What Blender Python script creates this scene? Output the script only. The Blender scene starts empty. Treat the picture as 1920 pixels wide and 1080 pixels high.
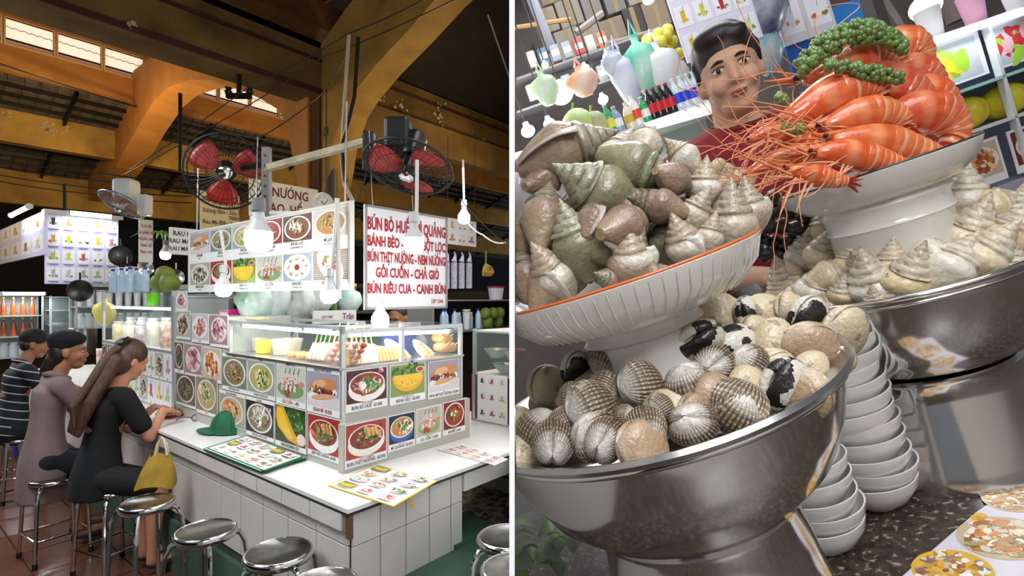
import bpy, bmesh, math, random
from mathutils import Vector, Matrix, Euler, noise

# ---------------------------------------------------------------- camera
sc = bpy.context.scene
col = sc.collection
EYE = 1.62; FPX = 1000.0; PPX = 960.0; PPY = 560.0        # pixels of the 1920x1080 frame
cd = bpy.data.cameras.new('camera'); cam = bpy.data.objects.new('camera', cd); col.objects.link(cam)
cd.sensor_width = 36.0; cd.lens = FPX / 1920 * 36.0; cd.shift_y = (PPY - 540) / 1920
cd.clip_start = 0.02; cd.clip_end = 120
cam.location = (0, 0, EYE); cam.rotation_euler = (math.pi / 2, 0, 0)
sc.camera = cam
# ---------------------------------------------------------------- world, exposure
w = bpy.data.worlds.new('world'); sc.world = w; w.use_nodes = True
w.node_tree.nodes['Background'].inputs[0].default_value = (0.86, 0.92, 1.0, 1)
w.node_tree.nodes['Background'].inputs[1].default_value = 0.22
sc.view_settings.view_transform = 'Standard'; sc.view_settings.look = 'None'
sc.view_settings.gamma = 1.0; sc.view_settings.use_curve_mapping = False
sc.view_settings.exposure = 0.0
# ---------------------------------------------------------------- frames of reference
R = math.radians
SA = math.atan2(1250, 1000)                                # heading of the stall
UA = Vector((-math.sin(SA), math.cos(SA), 0)); VA = Vector((math.cos(SA), math.sin(SA), 0))
C0 = Vector((-0.6222, 2.0202, 0))                          # outer corner of the tiled counter
S = Matrix.Translation(C0) @ Matrix.Rotation(SA, 4, 'Z')   # stall frame: x = v (right, away), y = u (left, away)
RR = Matrix.Translation((0, 0, EYE)) @ Matrix.Rotation(R(-19.4), 4, 'Y') @ Matrix.Rotation(R(2.8), 4, 'X')  # the slanting seafood stand, from the eye
RI = RR.inverted()
def ray(px, py): return Vector(((px - PPX) / FPX, 1, -(py - PPY) / FPX))
EY = Vector((0, 0, EYE))
def on(px, py, **k):
    """stall coordinates of the point where the line of sight meets a plane of the stall or hall"""
    d = ray(px, py)
    if 'z' in k: t = (k['z'] - EYE) / d.z
    elif 'v' in k: t = (k['v'] + C0.dot(VA)) / d.dot(VA)
    elif 'u' in k: t = (k['u'] + C0.dot(UA)) / d.dot(UA)
    else: t = k['Y']
    P = EY + d * t; q = P - C0
    return Vector((q.dot(VA), q.dot(UA), P.z))
def onr(px, py, **k):
    """the same in the frame of the seafood stand"""
    d = RI.to_3x3() @ ray(px, py)
    t = k['z'] / d.z if 'z' in k else k['y'] / d.y
    return d * t
T = Matrix.Translation
def RZ(a): return Matrix.Rotation(a, 4, 'Z')
def RX(a): return Matrix.Rotation(a, 4, 'X')
def RY(a): return Matrix.Rotation(a, 4, 'Y')
def SCL(x, y=None, z=None):
    if y is None: y = z = x
    return Matrix.Diagonal((x, y, z, 1))
def axes(o, X, Y, Z):
    return Matrix(((X[0], Y[0], Z[0], o[0]), (X[1], Y[1], Z[1], o[1]), (X[2], Y[2], Z[2], o[2]), (0, 0, 0, 1)))
def faceL(v, u, z): return S @ axes((v, u, z), (0, -1, 0), (0, 0, 1), (-1, 0, 0))   # upright sheet seen from the aisle on the left
def faceR(v, u, z): return S @ axes((v, u, z), (1, 0, 0), (0, 0, 1), (0, -1, 0))    # upright sheet seen from the near side
def flat(v, u, z, a=0): return S @ T((v, u, z)) @ RZ(a)
def aim(p, d, up=(0, 0, 1)):
    """matrix at p with local z along d"""
    d = Vector(d).normalized(); x = Vector(up).cross(d)
    if x.length < 1e-4: x = Vector((1, 0, 0)).cross(d)
    x.normalize(); y = d.cross(x)
    return axes(p, x, y, d)
# ---------------------------------------------------------------- colours and materials
def lin(c):
    return c / 12.92 if c <= 0.04045 else ((c + 0.055) / 1.055) ** 2.4
def H(h):
    h = h.lstrip('#'); return tuple(lin(int(h[i:i + 2], 16) / 255) for i in (0, 2, 4))
MATS = {}
def mat(name, colr, rough=0.5, metal=0.0, col2=None, scale=8.0, bump=0.0, bscale=40.0, emit=None, es=0.0, alpha=1.0, spec=0.5, coat=0.0, stretch=None, detail=4.0, sharp=None, trans=0.0, sss=0.0):
    if name in MATS: return MATS[name]
    m = bpy.data.materials.new(name); m.use_nodes = True; MATS[name] = m
    nt = m.node_tree; b = nt.nodes['Principled BSDF']; L = nt.links
    if isinstance(colr, str) and colr.startswith('#'): colr = H(colr)
    if colr == 'attr':
        a = nt.nodes.new('ShaderNodeVertexColor'); a.layer_name = 'Col'; out = a.outputs['Color']
        L.new(out, b.inputs['Base Color'])
    else:
        b.inputs['Base Color'].default_value = (*colr, 1)
    b.inputs['Roughness'].default_value = rough; b.inputs['Metallic'].default_value = metal
    b.inputs['Specular IOR Level'].default_value = spec; b.inputs['Coat Weight'].default_value = coat
    b.inputs['Coat Roughness'].default_value = 0.08
    b.inputs['Alpha'].default_value = alpha; b.inputs['Transmission Weight'].default_value = trans
    if sss: b.inputs['Subsurface Weight'].default_value = sss; b.inputs['Subsurface Radius'].default_value = (0.01, 0.004, 0.002)
    if emit is not None:
        if isinstance(emit, str): emit = H(emit)
        b.inputs['Emission Color'].default_value = (*emit, 1); b.inputs['Emission Strength'].default_value = es
    if col2 is not None or bump:
        tc = nt.nodes.new('ShaderNodeTexCoord'); mp = nt.nodes.new('ShaderNodeMapping'); L.new(tc.outputs['Object'], mp.inputs[0])
        if stretch: mp.inputs['Scale'].default_value = stretch
    if col2 is not None:
        if isinstance(col2, str): col2 = H(col2)
        n = nt.nodes.new('ShaderNodeTexNoise'); n.inputs['Scale'].default_value = scale; n.inputs['Detail'].default_value = detail
        L.new(mp.outputs[0], n.inputs['Vector'])
        r = nt.nodes.new('ShaderNodeMapRange'); lo, hi = sharp if sharp else (0.3, 0.7)
        r.inputs['From Min'].default_value = lo; r.inputs['From Max'].default_value = hi; L.new(n.outputs['Fac'], r.inputs['Value'])
        mx = nt.nodes.new('ShaderNodeMix'); mx.data_type = 'RGBA'; L.new(r.outputs[0], mx.inputs['Factor'])
        if colr == 'attr': L.new(out, mx.inputs[6])
        else: mx.inputs[6].default_value = (*colr, 1)
        mx.inputs[7].default_value = (*col2, 1); L.new(mx.outputs[2], b.inputs['Base Color'])
    if bump:
        n2 = nt.nodes.new('ShaderNodeTexNoise'); n2.inputs['Scale'].default_value = bscale; n2.inputs['Detail'].default_value = 3
        L.new(mp.outputs[0], n2.inputs['Vector'])
        bp = nt.nodes.new('ShaderNodeBump'); bp.inputs['Strength'].default_value = bump; bp.inputs['Distance'].default_value = 0.01
        L.new(n2.outputs['Fac'], bp.inputs['Height']); L.new(bp.outputs[0], b.inputs['Normal'])
    return m
def glow(name, c, s): return mat(name, c, emit=c, es=s)
def glass(name, tint, alpha=0.12, rough=0.03):
    return mat(name, tint, rough=rough, alpha=alpha, spec=0.8)
M_PRINT = mat('print', 'attr', rough=0.35)
M_PAINT = mat('painted', 'attr', rough=0.5)
M_GLOSS = mat('glossy', 'attr', rough=0.2, coat=0.3)
# ---------------------------------------------------------------- mesh builder
class MB:
    def __init__(s): s.v = []; s.f = []; s.c = []; s.col = None; s.M = None
    def add(s, vs, fs):
        o = len(s.v)
        if s.M is not None: s.v += [s.M @ Vector(p) for p in vs]
        else: s.v += [Vector(p) for p in vs]
        s.f += [tuple(i + o for i in f) for f in fs]; s.c += [s.col] * len(fs)
        return s
    def box(s, x0, x1, y0, y1, z0, z1, b=0.0):
        if not b:
            v = [(x, y, z) for z in (z0, z1) for x, y in ((x0, y0), (x1, y0), (x1, y1), (x0, y1))]
            return s.add(v, [(3, 2, 1, 0), (4, 5, 6, 7), (0, 1, 5, 4), (1, 2, 6, 5), (2, 3, 7, 6), (3, 0, 4, 7)])
        bm = bmesh.new(); bmesh.ops.create_cube(bm, size=1)
        for q in bm.verts: q.co = ((x0 + x1) / 2 + q.co.x * (x1 - x0), (y0 + y1) / 2 + q.co.y * (y1 - y0), (z0 + z1) / 2 + q.co.z * (z1 - z0))
        bmesh.ops.bevel(bm, geom=list(bm.edges), offset=b, segments=2, affect='EDGES', profile=0.5)
        bm.verts.index_update(); s.add([q.co.copy() for q in bm.verts], [tuple(q.index for q in f.verts) for f in bm.faces]); bm.free(); return s
    def grid(s, rows, wu=False, wv=False):
        n, m = len(rows), len(rows[0]); fs = []
        for i in range(n if wv else n - 1):
            for j in range(m if wu else m - 1):
                a, b = i, (i + 1) % n; c, d = j, (j + 1) % m
                fs.append((a * m + c, a * m + d, b * m + d, b * m + c))
        return s.add([p for r in rows for p in r], fs)
    def tube(s, pts, r, n=8, cap=True, sy=1.0):
        pts = [Vector(p) for p in pts]; k = len(pts)
        rs = r if isinstance(r, (list, tuple)) else [r] * k
        rows = []; prev = None
        for i, p in enumerate(pts):
            t = (pts[min(i + 1, k - 1)] - pts[max(i - 1, 0)]).normalized()
            if prev is None:
                a = Vector((0, 0, 1)) if abs(t.z) < 0.9 else Vector((1, 0, 0)); prev = t.cross(a).normalized()
            x = (prev - t * prev.dot(t)).normalized(); y = t.cross(x); prev = x
            rows.append([p + (x * math.cos(q) + y * math.sin(q) * sy) * rs[i] for q in (2 * math.pi * j / n for j in range(n))])
        s.grid(rows, wu=True)
        if cap:
            o = len(s.v) - k * n; s.f += [tuple(o + j for j in range(n))[::-1], tuple(o + (k - 1) * n + j for j in range(n))]; s.c += [s.col] * 2
        return s
    def lathe(s, prof, n=24, cap=False):
        rows = [[(r * math.cos(2 * math.pi * j / n), r * math.sin(2 * math.pi * j / n), z) for j in range(n)] for r, z in prof]
        s.grid(rows, wu=True)
        if cap:
            o = len(s.v) - len(prof) * n; s.f += [tuple(o + j for j in range(n))[::-1], tuple(o + (len(prof) - 1) * n + j for j in range(n))]; s.c += [s.col] * 2
        return s
    def ell(s, c, r, n=12, m=8, M=None):
        if not isinstance(r, (list, tuple)): r = (r, r, r)
        c = Vector(c); rows = []
        for i in range(m + 1):
            t = math.pi * i / m; t = min(max(t, 0.02), math.pi - 0.02)
            row = []
            for j in range(n):
                p = Vector((r[0] * math.sin(t) * math.cos(2 * math.pi * j / n), r[1] * math.sin(t) * math.sin(2 * math.pi * j / n), -r[2] * math.cos(t)))
                if M is not None: p = M @ p
                row.append(c + p)
            rows.append(row)
        s.grid(rows, wu=True); o = len(s.v) - (m + 1) * n
        s.f += [tuple(o + j for j in range(n))[::-1], tuple(o + m * n + j for j in range(n))]; s.c += [s.col] * 2
        return s
    def poly(s, pts): return s.add(pts, [tuple(range(len(pts)))])
    def prism(s, pts, z0, z1):
        n = len(pts)
        return s.add([(x, y, z) for z in (z0, z1) for x, y in pts], [tuple(range(n))[::-1], tuple(range(n, 2 * n))] + [(i, (i + 1) % n, n + (i + 1) % n, n + i) for i in range(n)])
    def mesh(s, name, smooth=False, sharp=None):
        me = bpy.data.meshes.new(name); me.from_pydata([tuple(p) for p in s.v], [], s.f)
        if any(c is not None for c in s.c):
            a = me.color_attributes.new('Col', 'FLOAT_COLOR', 'CORNER'); buf = []
            for c, f in zip(s.c, s.f): buf += [*(c or (0.8, 0.8, 0.8)), 1.0] * len(f)
            a.data.foreach_set('color', buf)
        if smooth:
            me.polygons.foreach_set('use_smooth', [True] * len(me.polygons))
            if sharp: me.set_sharp_from_angle(angle=R(sharp))
        me.update(); return me
    def build(s, name, m, parent=None, smooth=False, sharp=40, M=None):
        me = s.mesh(name, smooth, sharp)
        if m is not None: me.materials.append(m)
        return place(name, me, parent, M)
def place(name, me, parent=None, M=None):
    o = bpy.data.objects.new(name, me); col.objects.link(o)
    if M is not None: o.matrix_basis = M
    if parent is not None: o.parent = parent
    return o
def tag(o, label, cat, group=None, kind=None):
    if label: o['label'] = label
    if cat: o['category'] = cat
    if group: o['group'] = group
    if kind: o['kind'] = kind
    return o
def thing(name, label, cat, M, group=None):
    o = bpy.data.objects.new(name, None); col.objects.link(o); o.empty_display_size = 0.05; o.matrix_basis = M
    return tag(o, label, cat, group)
def struct(name, mb, m, M=None, smooth=False, label=None):
    o = mb.build(name, m, None, smooth, 40, M); o['kind'] = 'structure'
    if label: o['label'] = label
    return o
def dup(o, M=None, parent=None, label=None):
    c = o.copy(); col.objects.link(c); c.parent = parent
    if M is not None: c.matrix_basis = M
    if label: c['label'] = label
    for ch in list(o.children): dup(ch, None, c)
    return c
def lamp_light(kind, power, colr, parent=None, M=None, size=0.1, size_y=None, spread=None):
    ld = bpy.data.lights.new('light', kind); ld.energy = power; ld.color = colr
    if kind == 'AREA':
        ld.size = size
        if size_y: ld.shape = 'RECTANGLE'; ld.size_y = size_y
        if spread: ld.spread = spread
    else: ld.shadow_soft_size = size
    o = bpy.data.objects.new('light', ld); col.objects.link(o)
    if M is not None: o.matrix_basis = M
    if parent is not None: o.parent = parent
    return o
def clip(o, x=0.0, keep=-1, first=True):
    """trim a mesh where it meets the dividing sheet (world plane X = x); keep=-1 keeps the left side"""
    gone = []
    for c in [o] + list(o.children_recursive):
        if c.type != 'MESH': continue
        mw = c.matrix_basis.copy(); p = c.parent
        while p is not None: mw = p.matrix_basis @ mw; p = p.parent
        xs = [(mw @ q.co).x for q in c.data.vertices]
        if not xs or (keep < 0 and max(xs) <= x) or (keep > 0 and min(xs) >= x): continue
        if c.data.users > 1: c.data = c.data.copy()
        inv = mw.inverted(); n = (mw.to_3x3().transposed() @ Vector((1, 0, 0))).normalized(); pt = inv @ Vector((x, 0, 0))
        pt = inv @ Vector((x, mw.translation.y, mw.translation.z))
        bm = bmesh.new(); bm.from_mesh(c.data)
        g = list(bm.verts) + list(bm.edges) + list(bm.faces)
        bmesh.ops.bisect_plane(bm, geom=g, plane_co=pt, plane_no=n, clear_outer=keep < 0, clear_inner=keep > 0)
        bmesh.ops.holes_fill(bm, edges=[e for e in bm.edges if e.is_boundary], sides=0) if False else None
        bm.to_mesh(c.data); bm.free()
        if not len(c.data.polygons): gone.append(c)
    names = {q.name for c in gone for q in [c] + list(c.children_recursive)}
    for n in names: bpy.data.objects.remove(bpy.data.objects[n])
_texts = {}
def text_mesh(txt, size=1.0, align='CENTER', squeeze=1.0, bold=0.0):
    k = (txt, size, align, squeeze, bold)
    if k in _texts: return _texts[k]
    cu = bpy.data.curves.new('lettering', 'FONT'); cu.body = txt; cu.size = size; cu.align_x = align; cu.align_y = 'CENTER'
    cu.offset = bold * size; cu.resolution_u = 2
    o = bpy.data.objects.new('lettering', cu); me = bpy.data.meshes.new_from_object(o)
    for q in me.vertices: q.co.x *= squeeze
    bpy.data.objects.remove(o); bpy.data.curves.remove(cu); me.name = 'lettering'; _texts[k] = me
    return me
def text(txt, size, m, parent, x=0, y=0, z=0.001, align='CENTER', squeeze=0.8, bold=0.012, name='lettering', fit=None):
    me = text_mesh(txt, size, align, squeeze, bold)
    if not me.materials: me.materials.append(m)
    sx = 1.0
    if fit:
        wd = max(q.co.x for q in me.vertices) - min(q.co.x for q in me.vertices); sx = min(1.0, fit / wd) if wd > 0 else 1
    return place(name, me, parent, T((x, y, z)) @ SCL(sx, 1, 1))
# ================================================================ THE MARKET HALL (left of the dividing sheet)
M_OCHRE = mat('ochre_plaster', '#c98a45', 0.75, col2='#a9702f', scale=1.6, bump=0.15, bscale=9)
M_YELLOW = mat('yellow_plaster', '#b99245', 0.75, col2='#93702e', scale=2.2, bump=0.15, bscale=9, sharp=(0.35, 0.75))
M_OLIVE = mat('stained_plaster', '#7c6231', 0.8, col2='#4a3a1c', scale=1.8, bump=0.3, bscale=12)
M_BROWN = mat('brown_plaster', '#6e4420', 0.8, col2='#3c2410', scale=2.0, bump=0.2, bscale=10)
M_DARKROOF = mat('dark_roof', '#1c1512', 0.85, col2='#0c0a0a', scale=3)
M_REDLINE = mat('dark_red_paint', '#3a1712', 0.7)
M_BLACK = mat('black_metal', '#0b0b0c', 0.45)
M_WHITEWALL = mat('white_sheet', '#ffffff', 0.6)
M_STEEL = mat('brushed_steel', '#b9bbbd', 0.28, 1.0)
M_CHROME = mat('chrome', '#d6d6d6', 0.12, 1.0)
M_ALU = mat('aluminium', '#c9cccf', 0.4, 0.7)
M_WTILE = mat('white_wall_tile', '#e3e0da', 0.22, col2='#d3cec6', scale=3)
M_GROUT = mat('dark_grout', '#4a443c', 0.9)
M_FTILE = mat('brown_floor_tile', '#6a4232', 0.22, col2='#4f3024', scale=2.5, bump=0.05)
M_FGROUT = mat('floor_grout', '#33241d', 0.9)
M_GREENP = mat('green_paint', '#4c6e5a', 0.5, col2='#3b5a48', scale=3)
M_ROOFTILE = mat('grey_roof_tile', '#5d5347', 0.85, col2='#453d33', scale=5)
XL = -0.006

# the white dividing sheet, seen edge-on
mb = MB(); mb.box(-0.0015, 0.0015, 0.30, 24, -0.4, 9.0)
struct('wall_divider', mb, M_WHITEWALL, label='thin white dividing sheet between the two market places, seen edge-on')

# floor of brown tiles
mb = MB(); mb.box(-3, 9, -6, 24, -0.06, -0.012)
fl = struct('floor', mb, M_FGROUT, S, label='brown tiled market floor'); clip(fl, XL)
mt = MB(); mt.box(0.004, 0.396, 0.004, 0.396, -0.012, 0.0, 0.003); me_t = mt.mesh('tile'); me_t.materials.append(M_FTILE)
for i in range(-7, 1):
    for j in range(-1, 28):
        v0, u0 = i * 0.4 - 0.1, j * 0.4
        P = S @ Vector((v0 + .2, u0 + .2, 0))
        if P.y < 1.9: continue
        px = 960 + 1000 * P.x / P.y; py = 560 + 1620 / P.y
        if -120 < px < 700 and 590 < py < 1250: place('tile', me_t, fl, T((v0, u0, 0)))

# ---- column, beams and arched ribs
VC, UC = 3.3, 5.44
mb = MB(); mb.box(-.24, .24, -.24, .24, 0, 4.6)
struct('trim_1', mb, M_BROWN, S @ T((VC, UC, 0)), label='brown plaster column with a drainpipe behind the stall')
def beam(name, v0, v1, u0, u1, z0, z1, m, label):
    mb = MB(); mb.box(v0, v1, u0, u1, z0, z1); o = struct(name, mb, m, S, label=label); clip(o, XL); return o
b = beam('trim_2', -5, 9, 5.2, 5.75, 4.56, 5.22, M_OLIVE, 'stained olive plaster beam running to the column')
mb = MB(); mb.box(-5, 9, 5.17, 5.2, 4.56, 4.63); mb.box(-5, 9, 5.17, 5.2, 5.02, 5.06); o = mb.build('ledge', M_REDLINE, b); clip(o, XL)
beam('trim_3', -5, 9.5, 5.35, 5.75, 5.6, 6.0, M_BROWN, 'upper brown beam under the dark roof')
def rib(name, inner, outer, half, m, label, ml=None):
    """solid rib in the cross frame: inner and outer outlines as (u, z)"""
    mb = MB(); n = len(inner); vs = []
    for s in (-half, half):
        vs += [(VC + s, u, z) for u, z in inner] + [(VC + s, u, z) for u, z in outer]
    fs = []
    for i in range(n - 1):
        fs += [(i, i + 1, n + i + 1, n + i), (2 * n + i + 1, 2 * n + i, 3 * n + i, 3 * n + i + 1), (i + 1, i, 2 * n + i, 2 * n + i + 1), (n + i, n + i + 1, 3 * n + i + 1, 3 * n + i)]
    fs += [(0, n, 3 * n, 2 * n), (n - 1, 2 * n - 1, 4 * n - 1, 3 * n - 1)]
    mb.add(vs, fs)
    o = struct(name, mb, m, S, label=label); clip(o, XL); return o
near_in = [(5.2, 3.0), (5.02, 3.4), (4.9, 3.84), (4.66, 4.21), (4.38, 4.42), (3.92, 4.65), (3.29, 4.9), (2.73, 5.15), (1.6, 5.5), (0.2, 5.8)]
near_out = [(5.44, 3.0), (5.44, 3.4), (5.44, 3.9), (5.44, 4.4), (5.44, 4.9), (5.2, 5.3), (4.6, 5.6), (3.9, 5.85), (2.4, 6.3), (0.6, 6.7)]
rib('trim_4', near_in, near_out, .2, M_YELLOW, 'curved ochre arch rib springing from the column overhead')
far_in = [(5.6, 3.0), (5.89, 3.86), (5.99, 4.25), (6.25, 4.55), (6.84, 4.86), (7.78, 5.29), (8.84, 5.69), (9.81, 5.93), (10.76, 6.03), (11.6, 5.95), (12.6, 5.6), (14.3, 4.9), (16.6, 4.35)]
far_out = [(5.44, 3.0), (5.44, 4.2), (5.44, 4.9), (5.8, 5.3), (6.5, 5.7), (7.5, 6.1), (8.6, 6.4), (9.7, 6.65), (10.76, 6.8), (11.8, 6.95), (12.95, 6.95), (14.9, 5.85), (17.2, 4.75)]
rib('trim_5', far_in, far_out, .28, M_OCHRE, 'orange plaster arch rib running from the column to the high window wall')
# drainpipe on the column
t = thing('drainpipe', 'dark grey drainpipe running down the brown column', 'pipe', S @ T((VC - .12, UC - .36, 2.2)))
mb = MB(); mb.tube([(0, 0, 0), (0, 0, 2.42)], .085, 12); mb.build('pipe', mat('pipe_grey', '#4a4640', 0.5), t, True)
mb = MB(); mb.tube([(0, 0, 1.75), (0, 0, 1.87)], .1, 12); mb.build('coupling', MATS['pipe_grey'], t, True)
mb = MB(); mb.tube([(0, 0, .6), (0, 0, .66)], .1, 12); mb.build('coupling', MATS['pipe_grey'], t, True)

# ---- high window wall
UW = 13.0
WB, WT = 6.80, 7.32
mb = MB(); edges = []
W0 = [-0.85 + i * .825 for i in range(14)]
mb.box(-2, 40, UW, UW + .2, 6.25, WB); mb.box(-2, 40, UW, UW + .2, WT, 7.68)
xs = [-2] + [q for a in W0 for q in (a + .04, a + .79)] + [40]
for a, b_ in zip(xs[::2], xs[1::2]): mb.box(a, b_, UW, UW + .2, WB, WT)
wl = struct('wall_clerestory', mb, M_OCHRE, S, label='orange plaster wall with a row of high windows'); clip(wl, XL)
M_PANE = mat('daylit_pane', '#f6e6d0', 0.5, emit='#f6e4d4', es=.82)
M_HAZE = mat('far_roof_tiles', '#b07a5c', 0.8, emit='#c89070', es=0.35)  # haze over the far tiles, put in as colour and glow
for i, a in enumerate(W0):
    t = thing('window_%d' % (i + 1), None, None, S @ T((a + .04, UW + .08, WB))); t['kind'] = 'structure'
    mb = MB(); mb.box(0, .75, 0, .02, 0, WT - WB); mb.build('pane', M_PANE, t)
    mb = MB(); mb.tube([(x / 24 * .75, -.01, .36 - .02 * (x / 24) + .012 * math.sin(x * 1.5)) for x in range(25)], .007, 5); mb.build('roof_edge', M_BLACK, t)
    mb = MB(); mb.box(0, .75, -.02, -.004, .10, .135); mb.build('gutter', M_BLACK, t)
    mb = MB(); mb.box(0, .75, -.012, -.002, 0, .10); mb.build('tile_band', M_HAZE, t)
    o = MB(); f = .025
    o.box(-f, .75 + f, -.09, -.02, -f, 0); o.box(-f, .75 + f, -.09, -.02, WT - WB, WT - WB + f); o.box(-f, 0, -.09, -.02, 0, WT - WB); o.box(.75, .75 + f, -.09, -.02, 0, WT - WB)
    o.build('window_frame', mat('cream_frame', '#d9b98c', .6), t)
    if (S @ Vector((a + .79, UW, 7))).x > -.1:
        for c in [t] + list(t.children): bpy.data.objects.remove(c)
# dark eave strip above the windows and dark upper roof
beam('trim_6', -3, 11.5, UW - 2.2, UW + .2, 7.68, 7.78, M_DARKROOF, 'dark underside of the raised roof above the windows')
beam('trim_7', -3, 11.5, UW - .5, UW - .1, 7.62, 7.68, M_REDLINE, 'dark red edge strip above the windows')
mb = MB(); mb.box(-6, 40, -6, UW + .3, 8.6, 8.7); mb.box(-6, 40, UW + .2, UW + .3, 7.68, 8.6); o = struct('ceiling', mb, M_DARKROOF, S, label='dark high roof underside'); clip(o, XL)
mb = MB()
for i in range(15): mb.box(-6 + i * 1.3, -5.93 + i * 1.3, -4, UW - 2, 8.45, 8.6)
for i in range(9): mb.box(-6, 14, -3 + i * 1.6, -2.9 + i * 1.6, 8.4, 8.45)
o2 = mb.build('batten', M_BROWN, o); o2['kind'] = 'stuff'; clip(o2, XL)

# ---- low tiled roof falling away beyond the window wall
SL = 0.385
def roofz(u): return 6.3 - SL * (u - UW)
mb = MB()
mb.add([(-3, UW + .2, roofz(UW + .2) + .05), (44, UW + .2, roofz(UW + .2) + .05), (44, 19.0, roofz(19) + .05), (-3, 19.0, roofz(19) + .05)], [(0, 1, 2, 3)])
rf = struct('ceiling_low_roof', mb, M_ROOFTILE, S, label='underside of the low grey tiled roof'); clip(rf, XL)
# tile courses (joined ridges) and dark battens
mb = MB()
for j in range(19):
    u = UW + .25 + j * .3
    for i in range(110):
        v = -2.6 + i * .27
        z = roofz(u)
        mb.add([(v, u, z + .02), (v + .2, u, z + .02), (v + .23, u + .3, roofz(u + .3) + .045), (v + .03, u + .3, roofz(u + .3) + .045), (v, u, z + .05), (v + .2, u, z + .05)], [(0, 3, 2, 1), (0, 1, 5, 4)])
o = mb.build('roof_tile_course', mat('roof_tile_b', '#6a5f50', .85, col2='#4c4438', scale=4), rf); o['kind'] = 'stuff'; clip(o, XL)
for u in (13.45, 13.75, 14.05, 15.3, 15.6, 15.9, 17.6, 18.0):
    mb = MB(); mb.box(-3, 44, u, u + .05, roofz(u) - .06, roofz(u) + .02); o = mb.build('batten', M_BLACK, rf); clip(o, XL)
for v in (-1.0, .7, 2.0, 4.8, 6.2, 7.6, 9.0, 10.4, 12, 13.5, 15, 17, 19, 21, 24):
    mb = MB(); mb.add([(v + a, u, roofz(u) + z) for u in (UW + .2, 18.6) for a, z in ((0, -.09), (.06, -.09), (.06, .0), (0, .0))], [(0, 1, 5, 4), (1, 2, 6, 5), (2, 3, 7, 6), (3, 0, 4, 7)])
    o = mb.build('rafter', M_BLACK, rf); clip(o, XL)
def purlin(name, u, dep, wid, label):
    z = roofz(u + wid / 2)
    return beam(name, -3, 44, u, u + wid, z - dep, z + .1, M_YELLOW, label)
purlin('trim_8', 14.35, .62, .3, 'ochre purlin beam with flaking white paint under the tiled roof')
purlin('trim_9', 16.7, .75, .35, 'lower ochre eaves beam under the tiled roof')
# flaked white paint spots on the purlin
random.seed(4)
mb = MB()
for i in range(26):
    px, py = random.choice([(85, 235), (92, 240), (108, 247), (125, 241), (12, 212), (18, 214)]); P = on(px + random.uniform(-9, 9), py + random.uniform(-6, 6), u=14.345)
    r = random.uniform(.015, .05); mb.poly([(P.x + r * random.uniform(.6, 1.3) * math.cos(a), 14.343, P.z + r * random.uniform(.6, 1.2) * math.sin(a)) for a in [k * math.pi / 4 for k in range(8)]][::-1])
o = mb.build('flaked_paint', mat('flake_white', '#b8a884', .8), bpy.data.objects['trim_8']); o['kind'] = 'stuff'
mb = MB()
for cx, cy, n in ((745, 195, 8), (760, 215, 8), (715, 185, 6), (775, 225, 6), (820, 215, 14), (822, 235, 10), (828, 200, 8), (250, 50, 6), (690, 182, 5), (900, 260, 6)):
    for i in range(n):
        P = on(cx + random.uniform(-9, 9), cy + random.uniform(-8, 8), u=5.19)
        if not 4.57 < P.z < 5.2: continue
        r = random.uniform(.008, .028); mb.poly([(P.x + r * random.uniform(.5, 1.4) * math.cos(a), 5.168, P.z + r * random.uniform(.5, 1.4) * math.sin(a)) for a in [k * math.pi / 4 for k in range(8)]][::-1])
o = mb.build('flaked_paint', MATS['flake_white'], b); o['kind'] = 'stuff'
# dark far wall under the eaves
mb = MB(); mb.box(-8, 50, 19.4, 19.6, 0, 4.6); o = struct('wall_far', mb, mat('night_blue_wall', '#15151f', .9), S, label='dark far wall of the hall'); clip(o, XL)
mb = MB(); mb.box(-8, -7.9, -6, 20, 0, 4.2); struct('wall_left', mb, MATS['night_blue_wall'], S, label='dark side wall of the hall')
# beam to the right with the dark slope above it
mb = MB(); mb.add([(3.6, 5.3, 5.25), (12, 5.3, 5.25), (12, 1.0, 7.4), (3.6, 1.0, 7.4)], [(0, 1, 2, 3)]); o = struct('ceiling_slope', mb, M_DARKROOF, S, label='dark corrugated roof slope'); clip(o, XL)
beam('trim_10', 3.7, 12, 5.0, 5.25, 4.1, 4.6, M_OLIVE, 'stained lower beam to the right of the column')

# ---- added lights without fixtures: warm ones for the ceiling, cool fill over the stall
WARM = (1.0, .72, .38); COOL = (.93, .97, 1.0)
for (v, u, z, p) in ((-1.0, 9.0, 4.2, 160), (2.0, 11.0, 4.6, 180), (6.0, 10.0, 4.4, 160), (1.6, 3.2, 3.4, 14), (5.2, 3.6, 3.6, 60)):
    lamp_light('POINT', p, WARM, None, S @ T((v, u, z)), .25)
for (v, u, z, p) in ((-1.6, 1.2, 3.3, 85), (-1.4, 5.5, 3.2, 75)):
    lamp_light('AREA', p, COOL, None, S @ T((v, u, z)), 1.4)
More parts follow.
